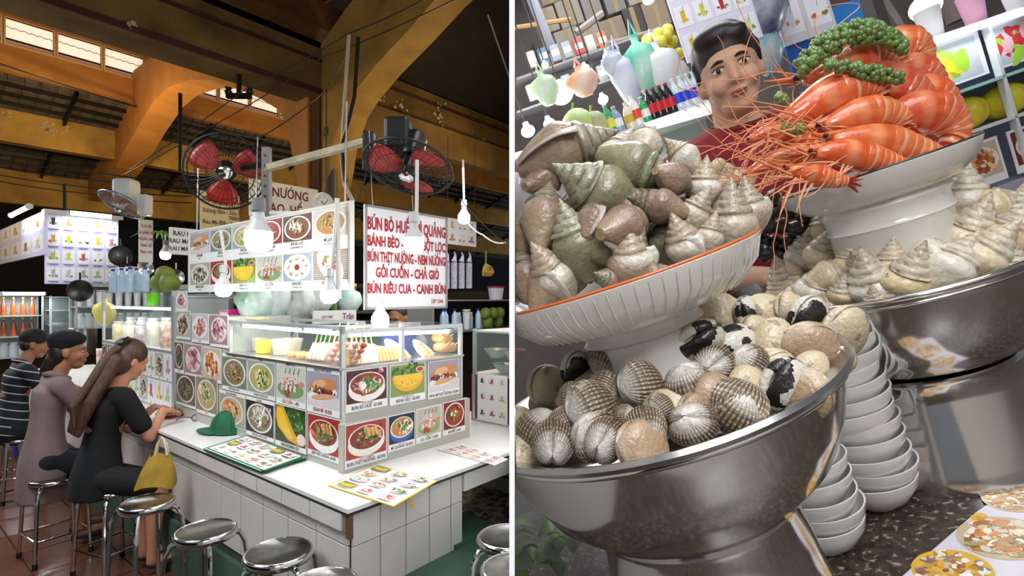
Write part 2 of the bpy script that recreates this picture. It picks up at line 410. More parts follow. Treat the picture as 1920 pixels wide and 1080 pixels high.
# ================================================================ THE NOODLE STALL
# ---- flat prints: pictures of food as coloured shapes
class Pic(MB):
    def __init__(s, seed=0): super().__init__(); s.z = 0.0006; s.r = random.Random(seed)
    def up(s): s.z += 0.00012
    def rect(s, x0, y0, x1, y1, c): s.col = H(c); s.poly([(x0, y0, s.z), (x1, y0, s.z), (x1, y1, s.z), (x0, y1, s.z)]); s.up()
    def el(s, cx, cy, rx, ry, c, n=22, rot=0.0):
        s.col = H(c) if isinstance(c, str) else c; a = math.cos(rot); b = math.sin(rot)
        s.poly([(cx + a * rx * math.cos(t) - b * ry * math.sin(t), cy + b * rx * math.cos(t) + a * ry * math.sin(t), s.z) for t in (2 * math.pi * k / n for k in range(n))]); s.up()
    def blob(s, cx, cy, r, c, asp=1.0, rot=None, n=7):
        rot = s.r.uniform(0, 3.1) if rot is None else rot; a = math.cos(rot); b = math.sin(rot); f = s.r.uniform(.75, 1.2)
        s.col = tuple(min(1, q * f) for q in H(c)); pts = []
        for k in range(n):
            t = 2 * math.pi * k / n; q = r * s.r.uniform(.75, 1.2); x, y = q * asp * math.cos(t), q * math.sin(t); pts.append((cx + a * x - b * y, cy + b * x + a * y, s.z))
        s.poly(pts); s.z += 0.00003
    def line(s, x0, y0, x1, y1, w, c):
        d = Vector((x1 - x0, y1 - y0)); n = Vector((-d.y, d.x)).normalized() * w / 2; f = s.r.uniform(.8, 1.15)
        s.col = tuple(min(1, q * f) for q in H(c)); s.poly([(x0 - n.x, y0 - n.y, s.z), (x1 - n.x, y1 - n.y, s.z), (x1 + n.x, y1 + n.y, s.z), (x0 + n.x, y0 + n.y, s.z)]); s.z += 0.00003
    def scatter(s, cx, cy, rx, ry, cols, n, r, asp=1.0):
        for _ in range(n):
            t = s.r.uniform(0, 6.283); q = math.sqrt(s.r.random()); s.blob(cx + rx * q * math.cos(t), cy + ry * q * math.sin(t), r * s.r.uniform(.6, 1.3), s.r.choice(cols), asp * s.r.uniform(.7, 1.6))
    def noodles(s, cx, cy, rx, ry, c, n, w):
        for _ in range(n):
            t = s.r.uniform(0, 6.283); q = math.sqrt(s.r.random()) * .75; x, y = cx + rx * q * math.cos(t), cy + ry * q * math.sin(t); a = s.r.uniform(0, 3.14); L = s.r.uniform(.25, .5)
            s.line(x, y, x + rx * L * math.cos(a), y + ry * L * math.sin(a), w, c)
LEAF = ['#3f6a2a', '#57853a', '#2d5220', '#7ea550']; MEAT = ['#a5543f', '#8a3f30', '#c27a62', '#6d3427']; PRAWN = ['#e0714a', '#ef9a77', '#d9563a', '#f2c2a8']
def dish(p, kind, x, y, w, h):
    """draw one food picture into the rectangle (x, y, w, h)"""
    cx, cy, m = x + w / 2, y + h / 2, min(w, h)
    if kind in BOWL:
        bg, rim, broth, noo, tops = BOWL[kind]
        p.rect(x, y, x + w, y + h, bg)
        if kind in ('hue', 'thit2', 'moc'): p.scatter(x + w * .8, y + h * .8, w * .16, h * .16, ['#c23b3b', '#5d2440', '#d9c7d6'], 8, m * .06)
        rx, ry = w * .46, h * .46
        if kind in ('hue', 'thit', 'thit2', 'quang'): cy += h * .02; p.el(cx, cy - h * .12, rx, ry * .86, rim if kind != 'quang' else '#3d62b0'); p.el(cx, cy + h * .02, rx * .98, ry * .82, '#f4f1ec'); ry *= .74; rx *= .9; cy += h * .03
        else: p.el(cx, cy, rx, ry, rim); p.el(cx, cy, rx * .93, ry * .93, '#d8d4cc'); rx *= .88; ry *= .88
        p.el(cx, cy, rx, ry, broth)
        if noo: p.noodles(cx, cy, rx * .75, ry * .75, noo, 42, m * .02)
        for cols, n, r, asp in tops:
            ox, oy = p.r.uniform(-.25, .25) * rx, p.r.uniform(-.25, .25) * ry
            p.scatter(cx + ox, cy + oy, rx * .6, ry * .6, cols, n, m * r, asp)
        if kind in ('thit', 'thit2'):
            for k in range(3): p.line(cx + rx * (.15 + .25 * k), cy + ry * .05, cx + rx * (.05 + .22 * k), cy + ry * .85, m * .11, '#d8a05c')
    elif kind == 'banhmi':
        p.rect(x, y, x + w, y + h, '#a49cae'); p.rect(x, y, x + w, y + h * .35, '#d9d3d6')
        p.el(cx, cy - h * .12, w * .46, h * .2, '#f0ece6', rot=.15)
        p.el(cx, cy + h * .12, w * .43, h * .22, '#c98a55', rot=.15); p.el(cx - w * .1, cy + h * .17, w * .22, h * .12, '#e3b184', rot=.15)
        p.scatter(cx, cy - h * .04, w * .4, h * .09, ['#5c2320', '#8d3a30', '#e7ded2', '#46202a', '#a93a34', '#6a8a3e'], 46, m * .055)
        p.el(cx, cy - h * .19, w * .36, h * .08, '#d9a878', rot=.12)
    elif kind == 'crepe':
        p.rect(x, y, x + w, y + h, '#8a9c58'); p.scatter(cx, y + h * .82, w * .45, h * .16, LEAF, 60, m * .07)
        p.el(x + w * .85, y + h * .8, w * .13, h * .1, '#e8d6c8'); p.el(x + w * .85, y + h * .8, w * .1, h * .07, '#b8402a')
        p.col = H('#e8b02a'); p.poly([(cx + w * .46 * math.cos(t), y + h * .62 + h * .5 * math.sin(t), p.z) for t in [math.pi + k * math.pi / 16 for k in range(17)]]); p.up()
        p.col = H('#f2c744'); p.poly([(cx + w * .42 * math.cos(t), y + h * .68 + h * .42 * math.sin(t), p.z) for t in [math.pi + k * math.pi / 16 for k in range(17)]]); p.up()
        p.scatter(cx, cy - h * .08, w * .3, h * .14, ['#d99a1e', '#f6da70', '#e0a632'], 22, m * .03)
    elif kind == 'crepe2':
        p.rect(x, y, x + w, y + h, '#27401f'); p.scatter(x + w * .68, y + h * .7, w * .3, h * .26, LEAF, 70, m * .08)
        p.col = H('#d9a41f'); p.poly([(x + w * a, y + h * b, p.z) for a, b in ((.06, .98), (.3, 1.0), (.45, .72), (.62, .4), (.85, .12), (.8, .02), (.45, .1), (.1, .4), (.02, .7))]); p.up()
        p.col = H('#efc63c'); p.poly([(x + w * a, y + h * b, p.z) for a, b in ((.1, .94), (.25, .92), (.38, .68), (.52, .38), (.62, .16), (.45, .16), (.14, .44), (.07, .7))]); p.up()
        p.el(x + w * .88, y + h * .2, w * .14, h * .16, '#e9cfc6')
    elif kind in ('rolls', 'rolls2'):
        p.rect(x, y, x + w, y + h, '#c8cabf' if kind == 'rolls' else '#bfb9a8'); p.el(cx, y + h * .3, w * .46, h * .26, '#7c9a6a' if kind == 'rolls' else '#8fa86c')
        p.el(x + w * .88, y + h * .5, w * .1, h * .09, '#c98f76')
        for k in range(4):
            a = x + w * (.2 + .15 * k); p.line(a + w * .05, y + h * .55, a + w * .16, y + h * .95, m * .03, '#3f5a34')
            p.line(a, y + h * .25, a + w * .08, y + h * .78, m * .13, '#e4c6bf'); p.scatter(a + w * .05, y + h * .5, w * .05, h * .2, ['#d2685a', '#f0ddd6', '#c24c44'], 9, m * .035)
        p.scatter(x + w * .4, y + h * .2, w * .12, h * .1, ['#c73d34', '#a92d2a'], 14, m * .04)
    elif kind == 'beo':
        p.rect(x, y, x + w, y + h, '#9aa7b4'); p.el(cx, cy, w * .47, h * .47, '#eef0f2'); p.el(cx, cy, w * .42, h * .42, '#dfe3e8')
        p.el(cx, cy, w * .12, h * .15, '#f3eee8'); p.el(cx, cy, w * .09, h * .11, '#9c3524')
        for k in range(8):
            t = k * math.pi / 4; p.el(cx + w * .3 * math.cos(t), cy + h * .3 * math.sin(t), w * .09, h * .1, '#e6dccb'); p.scatter(cx + w * .3 * math.cos(t), cy + h * .3 * math.sin(t), w * .05, h * .05, ['#7a5a2e', '#b86a3c', '#6a8a40'], 6, m * .03)
    elif kind == 'tapioca':
        p.rect(x, y, x + w, y + h, '#8d7f76')
        for k in range(14): p.line(x, y + h * k / 14, x + w, y + h * k / 14, h * .02, '#d6cbb8')
        p.el(cx, cy, w * .42, h * .48, '#e9e3dc', rot=-.5); p.scatter(cx, cy, w * .25, h * .3, ['#d0705a', '#b94f3e', '#e9b7a2', '#6d8a3c'], 34, m * .06)
    elif kind == 'rose':
        p.rect(x, y, x + w, y + h, '#cfc6c4'); p.el(cx, cy, w * .46, h * .44, '#f2eeec'); p.scatter(cx, cy, w * .34, h * .32, ['#d88d8a', '#c26b70', '#ecbdb6', '#a9525a'], 46, m * .07); p.scatter(cx, cy, w * .1, h * .1, LEAF, 8, m * .04)
    elif kind == 'fried':
        p.rect(x, y, x + w, y + h, '#cdb9a4'); p.el(cx, cy, w * .48, h * .42, '#efe8dc'); p.scatter(cx, cy, w * .36, h * .32, ['#c65a2a', '#e08a3f', '#a63f20', '#f0b874'], 46, m * .07, 1.6); p.scatter(cx, cy, w * .3, h * .3, LEAF, 6, m * .04)
    elif kind == 'squid':
        p.rect(x, y, x + w, y + h, '#a8838a'); p.el(cx, cy, w * .47, h * .44, '#e9e0de'); p.scatter(cx, cy, w * .36, h * .32, ['#d59aa0', '#f1d9d6', '#b4707c', '#8d5560'], 50, m * .055, 2.2)
    elif kind == 'leafy':
        p.rect(x, y, x + w, y + h, '#b3aca2'); p.el(cx, cy, w * .46, h * .45, '#e8e4de'); p.scatter(cx, cy, w * .36, h * .34, ['#5a4a3c', '#8d7f5e', '#3d5030', '#cfc2a6', '#74583c'], 60, m * .055, 1.8)
    elif kind.startswith('drink'):
        _, c1, c2 = kind.split(':'); p.rect(x, y, x + w, y + h, '#eceaf4')
        p.scatter(cx + w * .02, y + h * .32, w * .32, h * .08, [c2, c2, '#7a9c3c'], 9, m * .09)
        p.col = H('#dfe4ea'); p.poly([(cx - w * .13, y + h * .2, p.z), (cx + w * .13, y + h * .2, p.z), (cx + w * .18, y + h * .9, p.z), (cx - w * .18, y + h * .9, p.z)]); p.up()
        p.col = H(c1); p.poly([(cx - w * .11, y + h * .23, p.z), (cx + w * .11, y + h * .23, p.z), (cx + w * .15, y + h * .78, p.z), (cx - w * .15, y + h * .78, p.z)]); p.up()
        p.line(cx + w * .03, y + h * .6, cx + w * .14, y + h * .98, m * .03, '#5a8a3a')
BOWL = {
    'pho': ('#74846e', '#eef0ee', '#8a7a58', '#e6dfc6', [(LEAF, 16, .04, 2), (['#8a6a58', '#b08a74'], 14, .06, 1.6), (['#e8e2d0', '#c43b2c'], 12, .03, 2)]),
    'phoga': ('#9aa39c', '#f2f2f0', '#b3a862', '#efe8c4', [(['#e7d9a8', '#d8c280'], 18, .07, 1.8), (LEAF, 18, .035, 2)]),
    'riêu': ('#8d2a24', '#efe9e2', '#a8321f', '#e9c9a6', [(['#c9482c', '#8a2418', '#e28a4c'], 30, .06, 1.4), (LEAF, 14, .04, 1.5)]),
    'hue': ('#4a1e22', '#f2efec', '#96401f', '#eadccb', [(['#a95a52', '#7d3a36', '#d8a79c'], 22, .075, 1.6), (['#e6e2dc', '#d9d0c8'], 16, .07, 1.4), (LEAF, 14, .05, 2.4)]),
    'hue2': ('#5b3a2c', '#f2efec', '#7a4a26', '#d9b98a', [(['#a9714a', '#6e4028'], 12, .06, 1.5), (['#efe9dc', '#d9cdb8'], 14, .06, 1.6), (LEAF, 8, .03, 2)]),
    'quang': ('#1c2440', '#f4f1ec', '#b98a4a', '#e9d9a0', [(['#d9683c', '#b43a24', '#f0d9a0'], 22, .06, 1.4), (['#e8d2b0', '#f2e8cf'], 10, .1, 1.2), (LEAF, 16, .04, 1.6), (['#3a2a1c'], 8, .03, 1)]),
    'quang2': ('#c9c2bb', '#f4f1ec', '#b3854c', '#e9d9a0', [(['#c8864c', '#e2b47c', '#8d5a30'], 34, .05, 1.3), (LEAF, 16, .04, 1.6)]),
    'thit': ('#a32c26', '#f2efec', '#7d3c2a', '#e6d2b8', [(PRAWN, 14, .06, 2.2), (MEAT, 40, .05, 1.3), (LEAF, 18, .05, 1.6)]),
    'thit2': ('#a53a30', '#efece8', '#7d3c2a', '#e6d2b8', [(PRAWN, 14, .06, 2.2), (MEAT, 40, .05, 1.3), (LEAF, 18, .05, 1.6)]),
    'moc': ('#2b2726', '#e9e9e6', '#8a7862', '#e9e2d2', [(['#c9b09c', '#a98a78', '#e0cdbd'], 16, .1, 1.1), (['#efece6', '#dcd6cc'], 14, .07, 2.6), (['#c22f28'], 6, .04, 1), (LEAF, 12, .04, 1.5)]),
    'mixed': ('#ada694', '#f0eeea', '#c8b48a', '#efe6c8', [(PRAWN, 18, .08, 1.4), (['#d9b35a', '#f2dc9a'], 18, .05, 2), (LEAF, 10, .04, 1.5)]),
    'wonton': ('#8e866c', '#efe9dc', '#b8a878', '#efe6c8', [(['#e6d6a8', '#f2e8c6', '#cdb884'], 34, .08, 1.3), (LEAF, 12, .05, 1.4)]),
    'brown': ('#6a5c50', '#e6e0d8', '#5c4a38', '#c2ae8c', [(['#6d5440', '#8d7456', '#403024'], 30, .05, 1.8), (LEAF, 16, .05, 1.6)]),
    'red': ('#7a1f16', '#e9e0d6', '#9a2a18', None, [(['#c8452a', '#7a1a10', '#e07a44'], 40, .06, 1.4), (LEAF, 24, .04, 1.5), (['#e8d0b0'], 6, .05, 1.4)]),
    'clay': ('#8d6a52', '#e9d9b8', '#caa05a', '#f0e2b0', [(['#c9854a', '#8a4a2a', '#f0cf8a'], 30, .06, 1.3), (LEAF, 10, .05, 1.5)]),
}
M_INK = mat('ink_black', '#17171b', .5); M_INKRED = mat('ink_red', '#a3161f', .45); M_INKBLUE = mat('ink_blue', '#1f2a5c', .5); M_PAPER = mat('white_panel', '#f2f1ee', .35)
M_EDGE = mat('dark_edge', '#2b2622', .6)
def poster(name, M, w, h, kind, label, lines=(), top=None, seed=0, ph=None, cat='poster', group='food picture posters', th=.003):
    """white sheet with one food picture; lines = captions under the picture, bottom up: (text, size, ink)"""
    mb = MB(); mb.box(0, w, 0, h, -th, 0); o = mb.build(name, M_PAPER, None, M=M); tag(o, label, cat, group)
    b0 = sum(s for _, s, _ in lines) * 1.25 + (.006 if lines else .004); t0 = top[1] * 1.3 if top else .004
    p = Pic(seed); dish(p, kind, .004, b0, w - .008, h - b0 - t0); p.build('picture', M_PRINT, o)
    y = .004
    for tx, s, ink in lines:
        text(tx, s * 1.25, ink, o, w / 2, y + s * .62, .0012, fit=w * .92); y += s * 1.25
    if top: text(top[0], top[1] * 1.25, top[2], o, w / 2, h - top[1] * .7, .0012, fit=w * .92)
    return o

# ---- tiled counter
M_TERR = mat('terrazzo', '#b9ab98', .4, col2='#4a4038', scale=26, sharp=(.45, .55))
cn = thing('tiled_counter', 'white tiled counter base of the noodle stall with a green foot', 'counter', S @ T((0, 0, 0)))
mb = MB(); mb.box(.045, .6, .045, 6.3, .0, .795); mb.box(.6, .656, .045, .75, .46, .795); mb.build('body', M_GROUT, cn)
mb = MB(); mb.box(.02, .6, .02, 6.3, 0, .30); mb.box(.6, .9, .02, .75, 0, .46); mb.box(.25, .95, -.2, .03, 0, .44); mb.build('green_foot', M_GREENP, cn)
cache = {}
def tile(parent, L, M):
    k = tuple(round(q, 3) for q in L)
    if k not in cache:
        q = MB(); q.box(0, L[0], 0, L[1], 0, .012, .0025); cache[k] = q.mesh('tile'); cache[k].materials.append(M_WTILE)
    return place('tile', cache[k], parent, M)
for k in range(28):
    u1 = .045 + (k + 1) * .2252
    if k == 0: pass
    for z0, hh, off in ((.722, .072, .0), (.655, .062, .03), (.352, .298, .03)):
        tile(cn, (.2200, hh), axes((.045 - (.03 if off == 0 else 0), u1, z0), (0, -1, 0), (0, 0, 1), (-1, 0, 0)))
for k in range(5):
    v0 = .045 + k * .1345; wd = .1300 if k < 4 else .073
    for z0, hh in ((.652, .143), (.352, .297), (.052, .297)):
        tile(cn, (wd, hh), axes((v0, .045, z0), (1, 0, 0), (0, 0, 1), (0, -1, 0)))
mb = MB(); mb.box(.012, .045, .03, 6.3, .720, .795); mb.build('lip', mat('grey_lip', '#8f877c', .6), cn)
mb = MB(); mb.box(.01, .03, .008, .03, .70, .8); mb.build('corner_trim', mat('rusty_trim', '#6b4a26', .6), cn)
clip(cn, XL)
wt = MB(); wt.prism([(0, 0), (1.6, 0), (1.6, .85), (.7, .85), (.7, 6.3), (0, 6.3)], .804, .82)
o = tag(wt.build('worktop', mat('white_laminate', '#f0efec', .22), None, M=S), 'white laminate worktop of the corner noodle stall', 'worktop'); clip(o, XL)
e = MB(); e.prism([(0.002, 0.002), (1.598, 0.002), (1.598, .848), (.698, .848), (.698, 6.29), (0.002, 6.29)], .792, .804); q = e.build('edge_band', M_EDGE, o); clip(o, XL)
e = MB(); e.box(.656, 1.6, .02, .05, .70, .792); q = e.build('front_board', M_WTILE, o); clip(o, XL)
mb = MB(); mb.box(.66, 2.0, .1, 1.45, 0, .40); o = tag(mb.build('terrazzo_plinth', M_TERR, None, M=S), 'speckled terrazzo plinth behind the end of the counter', 'plinth'); clip(o, XL)

# ---- glass display case
zS, zT = 1.298, 1.492
CV, CU = .24, .40
case = thing('display_case', 'glass topped corner display case covered with food posters', 'display case', S @ T((CV, CU, .82)))
M_CASE = mat('grey_case_panel', '#b8b8b0', .4); M_GLASS = glass('case_glass', '#cfe3dd', .10)
mb = MB(); mb.box(.004, .42, .004, 1.18, 0, zS - .83); mb.box(.42, .80, .004, .38, 0, zS - .83); mb.build('body', M_CASE, case)
mb = MB(); mb.box(-.01, .42, 0, 1.18, zS - .83, zS - .82); mb.box(.42, .80, -.01, .38, zS - .83, zS - .82); mb.build('shelf', M_STEEL, case)
mb = MB(); mb.box(-.015, .83, -.028, .004, 0, .225); mb.build('lower_step', M_CASE, case)
for (a, b_) in ((0, 0), (0, 1.15), (.78, 0), (.42, 1.15), (.78, .36), (.35, 0)):
    mb = MB(); wd = .02; z1 = zT - .82 - (.035 if a > .7 else 0)
    mb.box(a, a + wd, b_, b_ + wd, zS - .82 if a == .35 else 0, z1); mb.build('post', M_ALU, case)
for bx_ in ((0, .02, 0, 1.17, .655, .672), (.4, .42, .4, 1.17, .655, .672), (0, .8, 0, .02, .635, .655), (.02, .8, .36, .38, .635, .655)):
    mb = MB(); mb.box(*bx_); mb.build('rail', M_ALU, case)
for bx_ in ((.003, .006, .02, 1.15, .48, .655), (.02, .78, .003, .006, .48, .64), (0, .42, 0, 1.17, .672, .677), (.42, .8, 0, .38, .655, .66)):
    mb = MB(); mb.box(*bx_); mb.build('glass_pane', M_GLASS, case)
M_TUBE = glow('tube_light', '#f4fbff', 4.0)
def tube_lamp(label, A, B, r=.011, power=10, group='fluorescent tubes', down=(0, 0, -1)):
    A, B = Vector(A), Vector(B); t = thing('fluorescent_tube', label, 'light', S @ T(A), group)
    d = (B - A); mb = MB(); mb.tube([d * .03, d * .97], r, 10); mb.build('tube', M_TUBE, t, True)
    for q in (0, .97): mb = MB(); mb.tube([d * q, d * (q + .03)], r * 1.25, 10); mb.build('end_cap', M_ALU, t, True)
    L = d.length; x = d.normalized(); z = -Vector(down).normalized(); y = z.cross(x).normalized(); z = x.cross(y)
    if power: lamp_light('AREA', power, COOL, t, axes(d / 2 + Vector(down) * .03, x, y, z), L * .9, .03)
    return t
tube_lamp('glowing tube under the top of the case facing the aisle', (CV + .05, CU + .04, zT - .04), (CV + .05, CU + 1.1, zT - .03), power=2.2)
tube_lamp('glowing tube along the short front of the case above the baguettes', (CV + .04, CU + .05, zT - .045), (CV + .75, CU + .05, zT - .06), power=2.2)

# posters on the aisle side of the case
def colU(px, y=700): return on(px, y, v=CV).y
def postL(x0, x1, z0, z1, kind, label, seed, lines=(), top=None, off=.002, name='food_poster'):
    ua, ub = colU(x0), colU(x1)
    return poster(name, faceL(CV - off, ua - .003, z0), ua - ub - .006, z1 - z0, kind, label, lines, top, seed)
B1, B2 = M_INK, M_INKRED
zr1, zr2 = 1.075, 1.29
postL(417, 464, zr1, zr2, 'pho', 'poster of beef noodle soup headed PHO BO', 11, [('BEEF NOODLE SOUP', .014, B1)], ('PHO BO', .013, B1))
postL(464, 517, zr1, zr2, 'phoga', 'poster of chicken noodle soup headed PHO GA', 12, [('CHICKEN NOODLE SOUP', .014, B1)], ('PHO GA', .013, B1))
postL(518, 574, zr1 - .006, zr2, 'rolls', 'poster headed SUMMER ROLLS with skewered rolls', 13, [('GỎI CUỐN -.-.000', .021, B2)], ('SUMMER ROLLS', .014, B1))
postL(575, 638, zr1 - .01, zr2 - .005, 'banhmi', 'poster headed GRILLED PORK BREAD at the corner of the case', 14, [('BÁNH MÌ  40.000', .022, B2)], ('GRILLED PORK BREAD', .015, M_INKBLUE))
zq1, zq2 = .845, 1.065
postL(411, 460, zq1 + .02, zq2, 'mixed', 'poster of noodles with prawns behind the green cap', 15, (), ('BUN CHICKEN MEI SAN', .013, B1))
postL(461, 515, zq1 + .005, zq2, 'moc', 'poster of pork ball noodle soup headed BUN MOC', 16, [('PORK BALL NOODLE SOUP', .014, B1)], ('BUN MOC', .013, B1))
postL(516, 575, zq1, zq2, 'crepe2', 'poster of a folded yellow pancake with green leaves', 17, [('PANCAKE BÁNH XÈO', .018, B1)])
postL(577, 640, zq1 + .01, zq2 - .006, 'thit', 'poster of grilled pork vermicelli facing the aisle beside the case corner', 18, [('BÚN THỊT NƯỚNG  60.000', .017, M_INKBLUE)])
# posters on the short front of the case
def colV(px, y=700, u=CU): return on(px, y, u=u).x
def postR(x0, x1, z0, z1, kind, label, seed, lines=(), u=CU, name='food_poster'):
    va, vb = colV(x0, u=u), colV(x1, u=u)
    return poster(name, faceR(va + .003, u, z0), vb - va - .006, z1 - z0, kind, label, lines, None, seed)
postR(647, 727, 1.088, 1.285, 'hue', 'large poster of red beef noodle soup on the upper front of the case', 21, [('BÚN BÒ HUẾ  60.000', .019, M_INKBLUE), ('HUE BEEF VERMICELLI', .007, B2)], CU - .003)
postR(730, 798, 1.083, 1.285, 'crepe', 'poster of a yellow pancake on green leaves in the middle of the upper front', 22, [('BÁNH XÈO  60.000', .019, M_INKBLUE), ('VIETNAMESE PANCAKE', .007, B2)], CU - .003)
postR(802, 862, 1.078, 1.28, 'banhmi', 'poster of a filled baguette at the right of the upper front', 23, [('BÁNH MÌ THỊT NƯỚNG  40.000', .017, B1), ('BREAD', .006, B2)], CU - .003)
zc = CU - .032
postR(646, 726, .838, 1.04, 'thit2', 'large poster of grilled pork vermicelli on the lower front by the corner', 24, [('BÚN THỊT NƯỚNG  60.000', .019, M_INKBLUE), ('GRILLED PORK VERMICELLI', .007, B2)], zc)
postR(727, 779, .862, 1.04, 'quang', 'poster of noodles in a blue bowl on the lower front', 25, [('MÌ QUẢNG  60.000', .017, M_INKBLUE), ('QUANG NOODLE', .006, B2)], zc)
postR(780, 828, .865, 1.045, 'rolls2', 'poster of skewered rolls on the lower front of the case', 26, [('GỎI CUỐN  15.000', .015, B1), ('SUMMER ROLLS', .006, B2)], zc)
postR(830, 873, .868, 1.05, 'red', 'poster of a red soup in an oval bowl at the right end', 27, [('BÚN RIÊU  60.000', .013, B1), ('CRAB SOUP', .006, B2)], zc)

# ---- taller case to the left of it
U2, U3 = colU(428), colU(326)
c2 = thing('side_display_case', 'tall glass case between the noodle case and the drinks case, covered with small posters', 'display case', S @ T((CV, U2 + .01, .82)))
D2 = U3 - U2 - .02
mb = MB(); mb.box(.004, .4, 0, D2, 0, .69); mb.build('body', M_CASE, c2)
mb = MB(); mb.box(-.004, .4, D2, D2 + .03, 0, .82); mb.build('post', M_ALU, c2)
mb = MB(); mb.box(0, .4, 0, D2, .80, .81); mb.build('glass_pane', M_GLASS, c2)
mb = MB(); mb.box(0, .004, 0, D2, .69, .80); mb.build('glass_pane', M_GLASS, c2)
def zpx(px, py): return on(px, py, v=CV).z
SM = [(331, 358, 636, 583, 'leafy', 'small poster of a dark leafy dish in the top row of the tall case'), (360, 393, 643, 588, 'rose', 'small poster of pink rolled meat on a round plate'), (395, 429, 651, 590, 'squid', 'small poster of pale pink seafood next to the light tube'),
      (328, 346, 698, 641, 'brown', 'small poster of a brown dish at the left edge of the tall case'), (348, 380, 706, 645, 'squid', 'small poster of squid rings in the second row'), (381, 416, 716, 652, 'fried', 'small poster of orange fried crab in the second row'),
      (331, 368, 762, 701, 'brown', 'small poster of brown noodles above the eyeglasses'), (369, 409, 778, 708, 'wonton', 'small poster of pale wontons behind the eyeglasses'), (330, 352, 583, 545, 'rose', 'small poster of red meat on top of the tall case')]
for i, (x0, x1, y0, y1, k, lb) in enumerate(SM):
    xm = (x0 + x1) / 2
    postL(x0, x1, max(zpx(xm, y0), .83), zpx(xm, y1), k, lb, 40 + i, [('60.000', .012, B1)] if i % 2 else [('-', .01, B1)], None, .004, 'small_food_poster')
# ---- drinks case
U4 = colU(190)
dc = thing('drinks_case', 'lit glass case full of jars and cartons beside the seated woman', 'display case', S @ T((CV, U3 + .03, .82)))
D3 = U4 - U3 - .05
mb = MB(); mb.box(.004, .42, 0, D3, 0, .42); mb.build('body', M_CASE, dc)
for a in (0, .4):
    for b_ in (0, D3 - .02): mb = MB(); mb.box(a, a + .02, b_, b_ + .02, 0, .86); mb.build('post', M_ALU, dc)
for z in (.42, .74, .85): mb = MB(); mb.box(0, .42, 0, D3, z, z + .012); mb.build('shelf', M_ALU if z < .5 else M_GLASS, dc)
mb = MB(); mb.box(.002, .005, .02, D3 - .02, .43, .74); mb.build('glass_pane', M_GLASS, dc)
mb = MB(); mb.box(.40, .405, .02, D3 - .02, .43, .84); mb.build('back_glass', glass('back_glass', '#b8c6c2', .5), dc)
tube_lamp('glowing tube inside the drinks case', (CV + .04, U3 + .1, 1.545), (CV + .04, U4 - .1, 1.545), power=2.5)
DR = ['drink:#e6c24a:#e08a2a', 'drink:#c9d96a:#9ab83c', 'drink:#c8323c:#a02430', 'drink:#efeee6:#d8d2c2', 'drink:#b8cf6a:#8aac3c', 'drink:#d98aa4:#5a2a4c', 'drink:#7a4a2a:#c9a06a', 'drink:#2a1e22:#6a5a50', 'drink:#f0b83c:#e8963c', 'drink:#8aac4c:#c9b04a']
n3 = 10; wd = D3 / n3
for r_ in range(2):
    for k in range(n3):
        postL_M = faceL(CV - .002, U4 - .03 - k * wd, .835 + r_ * .2)
        poster('drink_card', postL_M, wd - .01, .19, random.Random(r_ * 20 + k).choice(['clay', 'leafy', 'brown'] + DR[:6]), '%s drink picture card, %s from the left on the drinks case' % (('lower row', 'upper row')[r_], ['first', 'second', 'third', 'fourth', 'fifth', 'sixth', 'seventh', 'eighth', 'ninth', 'tenth'][k]), [('20.000', .012, B1)], None, 70 + r_ * 20 + k, group='drink cards on the drinks case')
# jars and cartons on its shelf
random.seed(7)
JC = ['#d9b53a', '#e3cf6a', '#b8342c', '#7a9a4c', '#cfc6b0', '#d98a3a', '#8a6a9a', '#4a6aa8', '#efe6cc', '#b04a5a']
JN = ['golden', 'pale yellow', 'red', 'green', 'beige', 'orange', 'purple', 'blue', 'cream', 'pink']
for k in range(11):
    u = U3 + .12 + k * (D3 - .2) / 10; c = k % 10; hh = random.uniform(.16, .26)
    t = thing('storage_jar', 'jar of %s drink mix on the drinks case shelf, %s from the right' % (JN[c], ['first', 'second', 'third', 'fourth', 'fifth', 'sixth', 'seventh', 'eighth', 'ninth', 'tenth', 'eleventh'][k]), 'jar', S @ T((CV + .1 + .06 * (k % 2), u, 1.252)), 'jars in the drinks case')
    mb = MB(); mb.lathe([(.0, 0), (.05, 0), (.054, .02), (.054, hh * .8), (.04, hh * .9), (.0, hh * .9)], 14); mb.build('jar_body', mat('jar_' + JN[c], JC[c], .3, col2='#f2ead8', scale=20), t, True)
    mb = MB(); mb.lathe([(.0, hh * .9), (.044, hh * .9), (.044, hh), (.0, hh)], 14); mb.build('lid', mat('jar_lid', '#c9c9c6', .4), t, True)

